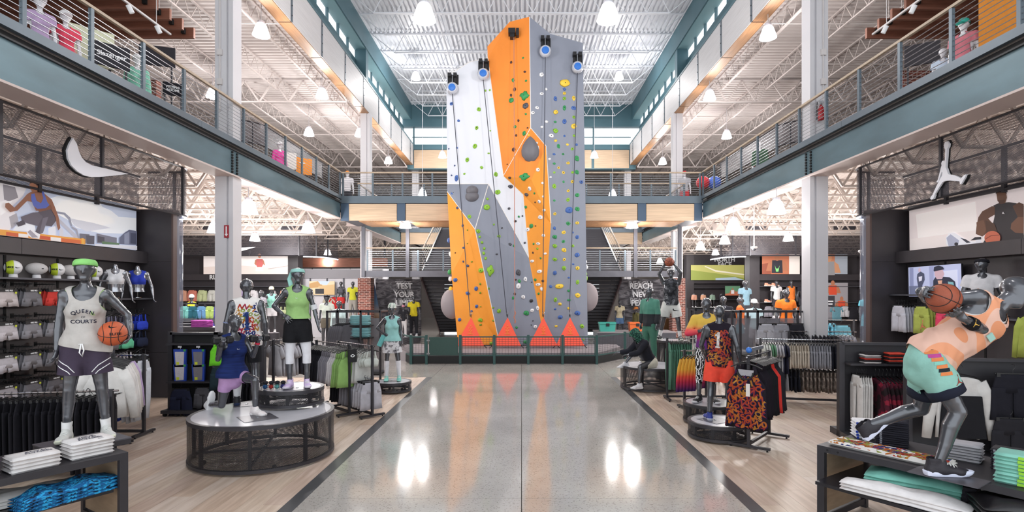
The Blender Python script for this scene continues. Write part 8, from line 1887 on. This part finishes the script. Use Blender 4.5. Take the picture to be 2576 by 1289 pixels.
far('mannequin in orange cap and olive pack before the right rock wall', 1600, 772, 25.0, 1.60, -70, ('long', '#6f6a44', 0.0), (1.0, '#5a5344'), False, None, '#c9783c')
far('mannequin in bright orange tee above the wide tube frame', 1977, 727, 15.2, 1.84, 0, ('tee', '#ea7a2c', -0.08), (0.7, '#2b2a30'), False)
far('mannequin in white cap and pale blue tee behind the wide tube frame', 1897, 754, 17.5, 1.80, 0, ('tee', '#b3cdd6', -0.05), (0.7, '#8f8d94'), False, None, '#e9e9ee')
far('mannequin in black tee right of the shooting mannequin', 1820, 745, 15.6, 1.80, -20, ('tee', '#25242c', -0.05), (0.7, '#5a5860'), False)
far('mannequin in orange and blue tee behind the black tee one', 1862, 748, 18.5, 1.80, 60, ('tee', '#d8703a', -0.05), (0.7, '#4f8a9c'), False)
far('mannequin in bright blue set at the far right', 2183, 733, 19.0, 1.80, -10, ('tee', '#5fb4c8', -0.05), (0.7, '#6fb8cc'), False, None, '#3a3a40')
far('torso mannequin in pale blue tee before the green poster', 1874, 706, 21.0, 1.82, 15, ('tee', '#8fb2c4', -0.05), (0.6, '#4b4a50'), False)
for px, c, w in ((1953, '#d8d6d8', 'white tee'), (1990, '#e57a34', 'orange vest'), (2020, '#2a2930', 'black tee')): far('mannequin in %s on the far training wall' % w, px, 706, 27.4, 1.84, 0, ('tank' if 'vest' in w else 'tee', c, -0.05), (0.7, '#3a3940'), False)
# ---- far wall bays
def bay(label, Y, px0, px1, z1=4.1):
    a, b = P(px0, 735, Y).x, P(px1, 735, Y).x; t = thing('wall_bay', label, 'wall fixture', ((a+b)/2, Y, 0)); h = (b-a)/2
    MB().box((-h, 0.02, 0), (h, 0.2, z1)).build('back_panel', DPANEL, t); MB().box((-h, -0.3, 2.88), (h, 0.02, 3.18)).build('header_panel', DPANEL, t)
    for x in (-h, h): MB().box((x-0.25, -0.4, 0), (x+0.25, 0.2, z1)).build('side_pier', DPANEL, t)
    for z in (2.55, 1.75): MB().box((-h, -0.35, z), (h, 0.02, z+0.03)).build('shelf', DARKM, t)
    return t, a, b
def fascia(label, Y, px0, px1, z0, z1, rad=1.0, sgn=1):
    a, b = P(px0, 735, Y).x, P(px1, 735, Y).x; t = thing('mesh_fascia', label, 'fascia', (a, Y, z0)); L = b-a; pts = [(0, 0), (L/2, 0), (L-rad, 0)] if sgn > 0 else []
    arc = [(L-rad+rad*math.sin(q*math.pi/16), rad-rad*math.cos(q*math.pi/16)) for q in range(1, 9)]+[(L, rad+1.5)]
    pts = [(0, 0), (L/2, 0), (L-rad, 0)]+arc if sgn > 0 else [(L-x, y) for x, y in [(0, 0), (L/2, 0), (L-rad, 0)]+arc]
    perf_strip('mesh_sheet', pts, 0, z1-z0, PERF2, t)
    for z in (0, z1-z0): MB().tube([(x, y, z) for x, y in pts], 0.03, 4).build('rail', FRM, t)
    for x, y in (pts[0], pts[1], pts[2], pts[6], pts[-2]): MB().box((x-0.03, y-0.03, 0), (x+0.03, y+0.03, z1-z0)).build('upright', FRM, t)
    MB().tube([(x, y, -0.05) for x, y in pts[3:]], 0.02, 5).build('led_strip', LED, t)
    for i in (0, 2): MB().cyl((*pts[i], z1-z0), (*pts[i], 5.5-z0), 0.012, 6).build('hanger_rod', FRM, t)
    return t
t, a, b = bay('far charcoal running wall bay with pastel shorts', 28.0, 415, 745)
lettering('RUN', LETW, t, (P(541, 700, 27.6).x-(a+b)/2, -0.34, 3.02), 0.30, ext=0.01, bold=0.008)
fascia('far mesh fascia over the running wall bay', 26.0, 450, 806, 4.0, 5.15); em = swoosh_mesh(1.6, 0.02).copy(); em.materials.append(mat('emblem_white', '#e3e3ea', 0.4)); sgn_ = thing('emblem_sign', 'white check emblem on the far mesh fascia', 'sign', P(600, 620, 25.9), R(0)); ob('emblem', em, sgn_)
poster('lit running graphic with a runner in coral top', flat_px(27.66), (0, -1, 0), [('#efe6e4', [(512, 645), (727, 645), (727, 690), (512, 690)]), ('#e0d2cc', [(512, 672), (600, 668), (727, 678), (727, 690), (512, 690)]), ('#f6f2f0', [(560, 648), (640, 652), (727, 648), (727, 668), (640, 664)]), ('#b9aaa8', [(675, 676), (727, 668), (727, 670), (675, 678)]), ('#cf9a80', ell(653, 644, 4, 6)), ('#c96a66', [(645, 652), (661, 652), (663, 664), (659, 672), (647, 672), (643, 664)]), ('#b97a60', [(642, 654), (646, 654), (644, 668), (640, 664)]), ('#b97a60', [(660, 654), (664, 656), (667, 668), (663, 666)]), ('#ececec', [(645, 673), (661, 673), (663, 683), (643, 683)])], (0, 0, 1), 0.5)
PAST = [('#d9d4d8', 'white'), ('#e2a98f', 'peach'), ('#e08a78', 'coral'), ('#cfd9a8', 'pale lime'), ('#dfe0da', 'ivory'), ('#8fd2c2', 'mint'), ('#c9d3dc', 'ice blue'), ('#b9a8d0', 'lilac'), ('#e6e3e8', 'snow'), ('#3a393f', 'black')]
for r_, (z, wd_) in enumerate(((2.50, 'upper'), (1.70, 'lower'))):
    for i in range(12):
        c, w = PAST[(i+r_*2) % 10]
        for k in range(2): hang('shorts' if i < 9 else 'bra', c, (a+0.6+i*0.5, 27.7-0.12*k, z), 0, '%s %s in the %s row of the far running wall' % (w, 'shorts' if i < 9 else 'bra', wd_), '%s items, %s running row' % (w, wd_), k, 1.15)
mf = frame_fixture('black two-tier frame of bright running shorts right of the end panel', P(440, 735, 18).x, P(560, 735, 18).x, 17.9, 18.3, 1.95, (0, 0.8, 1.54), [(0, 1.54, 1.05), (0, 1.54, 0.5)])
for r_, z in enumerate((1.92, 1.42)):
    for i, (c, w) in enumerate((('#b57ac4', 'violet'), ('#7fc9c4', 'aqua'), ('#2f6a7c', 'petrol'), ('#6fa0d0', 'sky blue'), ('#b9d67a', 'lime'), ('#5a58a8', 'indigo'))[r_:]): hang('shorts', c, (-11.05+i*0.27, 17.8, z), 0, '%s running shorts on the %s tier of the two-tier frame' % (w, ('top', 'second')[r_]), None, i % 3, 0.80)
stack('folded_tee', 'magenta folded tee on the counter behind the gondola', None, (P(508, 812, 14).x, 14.0, 1.42), 0, 5, 0.42, 0.3, 0.035, cloth('#c05ab4'), 'tee', 'magenta tees'); stack('folded_tee', 'black and white folded tee on the counter behind the gondola', None, (P(470, 812, 14).x, 14.0, 1.42), 0, 4, 0.4, 0.3, 0.035, [cloth('#d9d6da'), cloth('#2a2930')], 'tee', 'mono tees')
c_ = thing('counter', 'dark display counter with folded tees behind the gondola', 'counter', (P(490, 812, 14).x, 14.0, 0)); MB().box((-0.7, -0.3, 1.36), (0.7, 0.3, 1.42)).build('counter_top', FRM, c_); MB().box((-0.65, -0.25, 0), (0.65, 0.25, 1.36)).build('counter_body', DPANEL, c_)
t, a, b = bay('far charcoal training wall bay with brick-red graphics', 28.0, 1890, 2170)
FY = flat_px(27.66); fascia('far mesh fascia over the training wall bay', 26.0, 1833, 2170, 4.0, 5.3, 1.0, -1)
def man(cx, cy, s_, vest, skin='#a56a4e'): return [(skin, [(cx-16*s_, cy-4*s_), (cx-8*s_, cy-10*s_), (cx+8*s_, cy-10*s_), (cx+16*s_, cy-4*s_), (cx+20*s_, cy+10*s_), (cx-20*s_, cy+10*s_)]), (vest, [(cx-9*s_, cy-9*s_), (cx+9*s_, cy-9*s_), (cx+10*s_, cy+14*s_), (cx-10*s_, cy+14*s_)]), (skin, ell(cx, cy-15*s_, 5*s_, 7*s_))]
poster('lit training graphic of a weightlifter before brick', FY, (0, -1, 0), [('#b06a4e', [(1917, 640), (2012, 640), (2012, 690), (1917, 690)]), ('#d9cfc9', [(1985, 640), (2012, 640), (2012, 690), (1985, 690)]), ('#8a4a38', [(1917, 665), (1940, 660), (1940, 690), (1917, 690)])]+man(1955, 668, 1.4, '#2c2a33')+[('#7fd07a', [(1949, 668), (1952, 676), (1958, 676), (1961, 668), (1958, 684), (1952, 684)])], (0, 0, 1), 0.35)
poster('lit training graphic of a runner at rest before brick', FY, (0, -1, 0), [('#b9775a', [(2020, 640), (2132, 640), (2132, 690), (2020, 690)]), ('#9aa0aa', [(2100, 640), (2132, 640), (2132, 690), (2100, 690)])]+man(2085, 672, 1.5, '#8d8a8c', '#c08a68'), (0, 0, 1), 0.35)
poster('dark training poster with red-clad lifter and slogan block', FY, (0, -1, 0), [('#8f8a8e', [(2068, 712), (2133, 712), (2133, 778), (2068, 778)]), ('#3a383e', [(2068, 745), (2100, 745), (2100, 778), (2068, 778)])]+man(2095, 728, 1.0, '#c5482f')+man(2117, 766, 0.9, '#c5482f')+[('#e0dfe2', [(2073, 757), (2096, 757), (2096, 760), (2073, 760)]), ('#e0dfe2', [(2073, 764), (2094, 764), (2094, 767), (2073, 767)])], (0, 0, 1), 0.3)
for i, c in enumerate(('#8f8d96', '#d8d4d0', '#2a2930', '#d8d4d0', '#c96a3a', '#55545c', '#2f3348', '#9a98a0', '#6fa0b0', '#d0d0d6', '#2a2930')): hang('tee' if i % 3 else 'shorts', c, (a+0.7+i*0.42, 27.6, 1.70), 0, 'garment %s along the lower bar of the far training wall' % ('first second third fourth fifth sixth seventh eighth ninth tenth eleventh'.split()[i]), None, i % 3, 1.1)
for i in range(4):
    s_ = thing('sport_shoe', 'orange and white sport shoe on the far training wall, %s' % ('upper first', 'upper second', 'lower first', 'lower second')[i], 'shoe', (a+0.55+0.35*(i % 2), 27.5, (2.585, 1.785)[i//2]), R(90)); m1, m2, m3 = shoe_meshes('#e89a80', '#e9e6e2'); o = ob('upper', m1, s_); ob('sole', m2, s_); ob('laces', m3, s_); s_.scale = (1.3,)*3
t, a, b = bay('far charcoal outdoor wall bay with green field graphic', 38.0, 1732, 1905, 5.0)
poster('lit graphic of a green field with a winding track', flat_px(37.5), (0, -1, 0), [('#b7b56a', [(1738, 667), (1872, 667), (1872, 705), (1738, 705)]), ('#8f9a4a', [(1738, 680), (1800, 688), (1872, 700), (1872, 705), (1738, 705)]), ('#e3ddc8', [(1775, 670), (1800, 680), (1872, 690), (1872, 693), (1800, 684), (1772, 671)]), ('#a9bccb', [(1800, 700), (1850, 698), (1872, 705), (1800, 705)])], (0, 0, 1), 0.5)
sg = thing('store_sign', 'white three-line lettering above the green field graphic', 'sign', P(1823, 654, 37.98)); lettering('THE\nNORTH\nFACE', LETW, sg, (0, 0, 0), 0.40, ext=0.02, bold=0.01, line=0.8)
poster('small green trail-running poster on the far outdoor wall', flat_px(37.45), (0, -1, 0), [('#5f8a6c', [(1824, 720), (1862, 720), (1862, 744), (1824, 744)]), ('#b56a50', [(1824, 740), (1862, 732), (1862, 744), (1824, 744)])]+man(1843, 734, 0.4, '#d9d6da'), (0, 0, 1), 0.3)
for i, c in enumerate(('#e0a890', '#dca98c', '#8fa898', '#33323a')):
    f = Fig(1.5, False, noarm=True); x = P(1745+i*23, 735, 37.4).x; t = thing('leg_form', 'leg form in %s shorts on the far outdoor wall' % ('peach', 'salmon', 'sage', 'black')[i], 'leg form', (x, 37.3, 1.25)); pr = f.torso(0, 0, -0.12, 0.1)
    for sd in 'LR': pr += f.leg(sd)
    v, F = nets(pr, 0.025); ob('legs', mesh_np('legs', v, F, SKIN), t); wear(t, 'shorts', bottomwear(f, 0.025, t1=0.7, e=0.03, flare=0.03, waist=0.09), cloth(c))
    for sd in 'LR': add_shoe(t, f, sd, '#d9d9dd', '#e6e6ea')
pl = thing('ledge', 'long dark ledge under the far leg forms', 'ledge', (P(1780, 735, 37.3).x, 37.3, 0)); MB().box((-1.4, -0.3, 1.2), (1.4, 0.3, 1.248)).build('ledge_top', FRM, pl); MB().box((-1.4, -0.25, 0), (1.4, 0.25, 1.2)).build('ledge_body', DPANEL, pl)
# white back wall with tan poster left of the brick pier
t = thing('wall_bay', 'white slatted wall bay with tan mountain poster left of the brick pier', 'wall fixture', (-9.3, 28.4, 0)); MB().box((-2.4, 0, 0), (2.2, 0.15, 3.0)).build('back_panel', mat('bay_white', '#d9d6dc', 0.6), t); MB().box((-2.4, -0.1, 3.0), (2.2, 0.15, 3.45)).build('header_panel', mat('bay_grey', '#8d8a90', 0.5), t)
for i in range(6): MB().box((-2.35+i*0.85, -0.06, 0.3), (-2.29+i*0.85, 0, 3.0)).build('upright', DARKM, t)
poster('tan mountain poster with small dark logo block', flat_px(28.2), (0, -1, 0), [('#d9c2a0', [(778, 708), (842, 708), (842, 742), (778, 742)]), ('#b98f5c', [(778, 714), (800, 708), (815, 722), (778, 726)]), ('#c9a878', [(800, 720), (842, 716), (842, 742), (815, 742)]), ('#b9c6d6', [(800, 708), (830, 708), (822, 718), (806, 716)]), ('#2a292e', [(793, 727), (815, 727), (815, 740), (793, 740)])], (0, 0, 1), 0.2)
hang('long', '#cf3232', P(842, 742, 28.36), 0, 'red jacket hanging on the white back wall', None, 0, 1.1); hang('long', '#c9c2b0', P(828, 743, 28.36), 0, 'beige jacket hanging on the white back wall', None, 1, 1.1); hang('pants', '#2a2e40', P(898, 738, 28.36), 0, 'navy pants hanging beside the brick pier', None, 0, 1.0)
bl_ = thing('canopy_beam', 'long brown wood canopy beam far under the left balcony', 'canopy', (-12.5, 33.0, 3.75)); MB().prism([(-5, 0.1), (-2, 0.0), (4.5, 0.05), (4.5, 0.55), (-5, 0.55)], 0, 0.3).build('canopy_face', REDW, bl_); MB().box((-4.9, 0.1, 0.55), (-4.8, 0.2, 1.7)).build('hanger_rod', FRM, bl_); MB().box((4.3, 0.1, 0.55), (4.4, 0.2, 1.7)).build('hanger_rod', FRM, bl_)
lp = thing('backlit_partition', 'pale backlit wall panel under the brown canopy', 'light panel', (-12.0, 33.4, 0)); MB().box((-4, 0, 0), (4, 0.1, 3.7)).build('panel_sheet', mat('pale_glow', '#e9e8ec', 0.5, emit=0.35), lp)
for k in range(8): MB().box((-4+k*1.14, -0.02, 0), (-3.95+k*1.14, 0, 3.7)).build('joint_strip', STEEL, lp)
# coolers on a low platform right of the tower
pf = thing('platform', 'low grey platform with coolers behind the fence', 'platform', (4.7, 23.4, 0)); MB().box((-1.6, -0.7, 0), (1.6, 0.7, 0.62)).build('platform_body', DARKM, pf); MB().box((-1.62, -0.72, 0.62), (1.62, 0.72, 0.66)).build('platform_top', mat('platform_top', '#8d888c', 0.6), pf)
for px, c, w in ((1527, '#3fa79a', 'teal'), (1602, '#df6a2a', 'orange')):
    p = P(px, 820, 23.2); k = thing('cooler', '%s hard-sided cooler on the low platform' % w, 'cooler', (p.x, 23.2, 0.66)); m_ = mat('cooler_'+w, c, 0.45); MB().prism([(-0.30, 0), (0.30, 0), (0.33, 0.30), (-0.33, 0.30)], -0.2, 0.2).build('body', m_, k); MB().box((-0.35, -0.22, 0.305), (0.35, 0.22, 0.38)).build('lid', m_, k); MB().box((-0.07, -0.235, 0.22), (0.07, -0.205, 0.34)).build('latch', BLK, k)
for sd, x0, x1 in (('left', -16.0, -9.1), ('right', 8.9, 16.2)):       # pale duct casing over the far fascias
    W_ = struct('wall_bulkhead_'+sd); MB().box((x0, 25.4, 4.98), (x1, 25.9, 5.46)).build('casing', mat('bulkhead_paint', '#cfc5c0', 0.6), W_)
    for q in (0.25, 0.8): MB().box((x0+(x1-x0)*q-0.5, 25.38, 5.12), (x0+(x1-x0)*q+0.5, 25.4, 5.3)).build('vent', DARKM, W_)
# ---------------------------------------------------------------- column and ceiling fittings
s_ = thing('arrow_sign', 'small red sign with white down arrow on the left column', 'sign', (-7.02, 13.24, 3.74)); MB().box((-0.055, -0.006, -0.15), (0.055, 0.006, 0.15)).build('sign_plate', mat('sign_red', '#a3202e', 0.5), s_); MB().prism([(-0.015, 0.12), (0.015, 0.12), (0.015, -0.06), (0.04, -0.06), (0, -0.12), (-0.04, -0.06), (-0.015, -0.06)], -0.012, -0.006).build('arrow', WHTP, s_)
fe = thing('fire_extinguisher', 'red fire extinguisher on the right column above the balcony', 'extinguisher', (7.06, 13.12, 6.35)); MB().lathe([(0, 0), (0.06, 0), (0.065, 0.03), (0.065, 0.28), (0.03, 0.34), (0.02, 0.36), (0, 0.36)], 16, caps=False).build('cylinder', mat('extinguisher_red', '#a81f28', 0.35), fe, True); MB().tube([(0, 0, 0.36), (0.0, 0, 0.43), (-0.09, 0, 0.44), (-0.10, 0, 0.2)], 0.012, 6).build('hose', BLK, fe); MB().box((-0.03, -0.01, 0.40), (0.07, 0.01, 0.46)).build('lever', STEEL, fe); MB().box((-0.04, 0.05, 0.05), (0.04, 0.14, 0.3)).build('wall_bracket', STEEL, fe)
for lb, p, zt in (('white dome camera on a pole in front of the outdoor wall', P(1897, 628, 18.3), 5.53), ('white dome camera on a pole beside the right end panel', P(2172, 640, 12.9), 5.53)):
    k = thing('dome_camera', lb, 'camera', p); MB().cyl((0, 0, 0.1), (0, 0, zt-p.z), 0.02, 8).build('pole', WHT, k); MB().lathe([(0, 0.1), (0.10, 0.1), (0.11, 0.06), (0.07, 0.02), (0, 0.02)], 16, caps=False).build('housing', WHT, k, True); MB().ball((0, 0, 0.01), 0.055, 14, 8).build('dome', mat('dome_smoke', '#4a4a50', 0.1), k, True)
for sx, sd in ((-1, 'left'), (1, 'right')):        # wooden baffles over the upper floor
    for k in range(9):
        Y = 12.2+0.5*k if k < 6 else 41+0.6*(k-6); X1 = 8.64 if sx < 0 else 9.1; z = 9.0 if k < 6 else 8.2
        t = thing('ceiling_baffle', 'red-brown wooden ceiling baffle over the %s upper floor, %s in the set' % (sd, 'first second third fourth fifth sixth seventh eighth ninth'.split()[k]), 'baffle', (sx*X1, Y, z)); a, b = sorted((0, sx*6.0)); MB().box((a, -0.04, 0), (b, 0.04, 0.27)).build('board', REDW, t)
        for x in (0.6, 3.2, 5.6): MB().cyl((sx*x, 0, 0.27), (sx*x, 0, 11.1-z), 0.006, 5).build('hanger_rod', WHT, t)
        MB().cb((sx*0.25, -0.06, 0.16), (0.09, 0.1, 0.13)).build('spot_fitting', BLKM, t)
# ---------------------------------------------------------------- upper floor displays
Z2F = 5.832
far('upper floor mannequin in coral tee and white visor behind the left railing', 165, 28, 10.5, 1.74, 50, ('tee', '#e8526a', -0.02), (0.7, '#e3e0e4'), True, SKINW, '#f0eef0', Z2F)
far('upper floor mannequin in floral top and blue skirt behind the left railing', 100, 0, 9.95, 1.74, 50, ('tee', '#b9a0c4', 0.08), (0.7, '#2f5aa8'), True, SKINW, '#e6e4ea', Z2F)
far('upper floor mannequin in mint jacket and white cap behind the left railing', 345, 145, 12.4, 1.72, 40, ('long', '#8fd0ba', -0.05), (0.6, '#b04a6a'), True, SKINW, '#f0eef0', Z2F)
far('upper floor mannequin in magenta top behind the left railing', 703, 370, 19.6, 1.72, 40, ('long', '#d84a9a', -0.05), (1.9, '#3a393f'), True, SKINW, '#d9d6da', Z2F)
far('upper floor cyclist mannequin in green helmet and pink jersey', 2425, 40, 10.8, 1.74, -60, ('tee', '#cf7a86', -0.02), (1.9, '#3f4a50'), False, SKINW, '#3fb0a0', Z2F)
far('upper floor mannequin in white and blue top beside the cyclist', 2372, 108, 11.4, 1.45, -40, ('tee', '#c9d6e8', -0.02), (0.7, '#3a4a8a'), True, SKINW, None, Z2F)
far('upper floor mannequin in dark green and red jacket behind the right railing', 1912, 370, 19.6, 1.74, -40, ('long', '#3f5a48', -0.05), (1.9, '#7a2a30'), False, SKINW, None, Z2F)
far('upper floor mannequin in grey tee and red cap at the right end of the bridge', 1722, 455, 24.6, 1.78, -10, ('tee', '#b3b2b8', -0.02), (0.7, '#c8353a'), False, SKINW, '#b8303a', Z2F)
far('upper floor mannequin in white tee and orange cap at the left end of the bridge', 874, 452, 24.6, 1.78, 10, ('tee', '#d9d6da', -0.02), (0.7, '#2f2e34'), False, SKINW, '#e08a3a', Z2F)
def board(label, px, py, Y, w, h, col, txt=None, tc=None, yaw=0, sz=0.2, back=0.05, cat='sign'):
    p = P(px, py, Y); t = thing('display_board', label, cat, (p.x, Y, Z2F), R(yaw)); z = p.z-Z2F; MB().box((-w/2, 0, z-h/2), (w/2, back, z+h/2)).build('board_face', cloth(col), t)
    for x in (-w*0.4, w*0.4): MB().box((x-0.02, 0.005, 0), (x+0.02, back-0.005, max(z-h/2, 0.02))).build('leg', FRM, t)
    if txt: lettering(txt, tc or LETW, t, (0, -0.006, z), sz, ext=0.004, bold=0.003)
    return t
board('charcoal tennis brand board behind the left railing', 281, 140, 11.2, 0.62, 0.45, '#3a393f', 'Slazenger', None, 48, 0.13)
board('white and lime display board left of the tennis brand board', 232, 118, 11.4, 0.75, 0.75, '#dfe0c4', None, None, 48, 0.2, 0.05, 'board')
board('black fitting rooms sign behind the left railing', 435, 224, 13.4, 0.42, 0.30, '#232228', 'FITTING\nROOMS', None, 30, 0.075)
board('dark wall panel beside the fitting rooms sign', 395, 140, 14.2, 0.8, 0.5, '#3a383e', None, None, 20, 0.2, 0.05, 'panel'); board('orange promotional board behind the left railing', 760, 418, 21.2, 0.75, 0.62, '#dd8a3a', 'T', None, 40, 0.35, 0.05, 'board'); board('white promotional board beside the orange one', 732, 405, 20.6, 0.4, 0.6, '#e0dcd8', None, None, 40, 0.2, 0.05, 'board')
board('orange picture at the right edge of the upper floor', 2510, 45, 10.2, 0.55, 0.9, '#d98a3a', None, None, -48, 0.2, 0.05, 'picture'); board('charcoal cabinet panel behind the right railing', 2320, 135, 13.2, 0.7, 0.5, '#4a474c', None, None, -30, 0.2, 0.05, 'panel')
for sx, px, Y in ((-1, 385, 14.6), (1, 2310, 14.0)):
    p = P(px, 200, Y); t = thing('brick_partition', 'red brick partition on the %s upper floor' % ('left' if sx < 0 else 'right'), 'partition', (p.x-0.3*(sx < 0), Y, Z2F)); MB().box((-0.45, -0.1, 0), (0.45, 0.1, 2.0)).build('brickwork', BRICK, t)
for px, c, w in ((1768, '#c82a34', 'red'), (1797, '#3f63c0', 'blue')):
    p = P(px, 460, 22.6); t = thing('exercise_ball', '%s exercise ball on a stand at the right end of the bridge' % w, 'ball', p); MB().ball((0, 0, 0), 0.27, 18, 12).build('ball_skin', mat('exercise_'+w, c, 0.4), t, True); MB().tube([(0.15*math.cos(a), 0.15*math.sin(a), -0.235) for a in [i*math.pi/6 for i in range(13)]], 0.012, 5).build('stand_ring', BLK, t); MB().cyl((0, 0, -0.28), (0, 0, Z2F-p.z), 0.03, 8).build('stand_post', BLK, t)
for sx, sd in ((-1, 'left'), (1, 'right')):
    t = thing('mesh_fixture', 'curved mesh fixture standing on the %s upper floor' % sd, 'fixture', (sx*9.3, 19.5, Z2F)); pts = [(sx*1.5, 0.2)]+[(sx*0.8*(1-math.sin(q*math.pi/16)), 0.8-0.8*math.cos(q*math.pi/16)) for q in range(9)]+[(0, 6.5)]
    perf_strip('mesh_sheet', pts, 1.75, 2.5, PERF2, t)
    for z in (1.75, 2.5): MB().tube([(x, y, z) for x, y in pts], 0.025, 4).build('rail', FRM, t)
    for i in (0, 5, 9, 10): MB().cyl((*pts[i], 0), (*pts[i], 2.5), 0.025, 6).build('post', FRM, t)
    tr = thing('track_light', 'white track light bar above the near %s railing' % sd, 'track light', (sx*8.2, 9.0, 8.3)); MB().box((-0.02, -3, 0), (0.02, 4, 0.04)).build('track', WHT, tr)
    for k in range(8): MB().cyl((0, -2.8+k*0.9, -0.02), (sx*-0.05, -2.75+k*0.9, -0.16), 0.05, 10).build('spot_head', WHTP, tr)
    for k in range(3): MB().cyl((0, -2.5+k*3, 0.04), (0, -2.5+k*3, 2.75), 0.008, 5).build('hanger_rod', WHT, tr)
# ================================================================ look-alikes: say which one by its place
ORD = 'first second third fourth fifth sixth seventh eighth ninth tenth eleventh twelfth thirteenth fourteenth fifteenth sixteenth seventeenth eighteenth nineteenth twentieth twenty-first twenty-second twenty-third twenty-fourth'.split()
same = {}
for o in COL.objects:
    if o.parent is None and o.get('label') and o.get('category'): same.setdefault(o['label'], []).append(o)
for lab, os_ in same.items():
    if len(os_) < 2 or len(os_) > len(ORD): continue
    L = [o.location for o in os_]; sp = [max(v)-min(v) for v in zip(*[(p.x, p.y, p.z) for p in L])]
    if sp[2] > 0.6*max(sp[0], sp[1]): key, word = (lambda o: o.location.z), '-from-bottom'
    else:
        xs = [p.x/p.y for p in L]; wide = (max(xs)-min(xs))*sum(p.y for p in L)/len(L) > 0.35*sp[1]
        key, word = ((lambda o: o.location.x/o.location.y), '-from-left') if wide else ((lambda o: o.location.length), '-nearest')
    for i, o in enumerate(sorted(os_, key=key)): o['label'] = ORD[i]+word+' '+lab
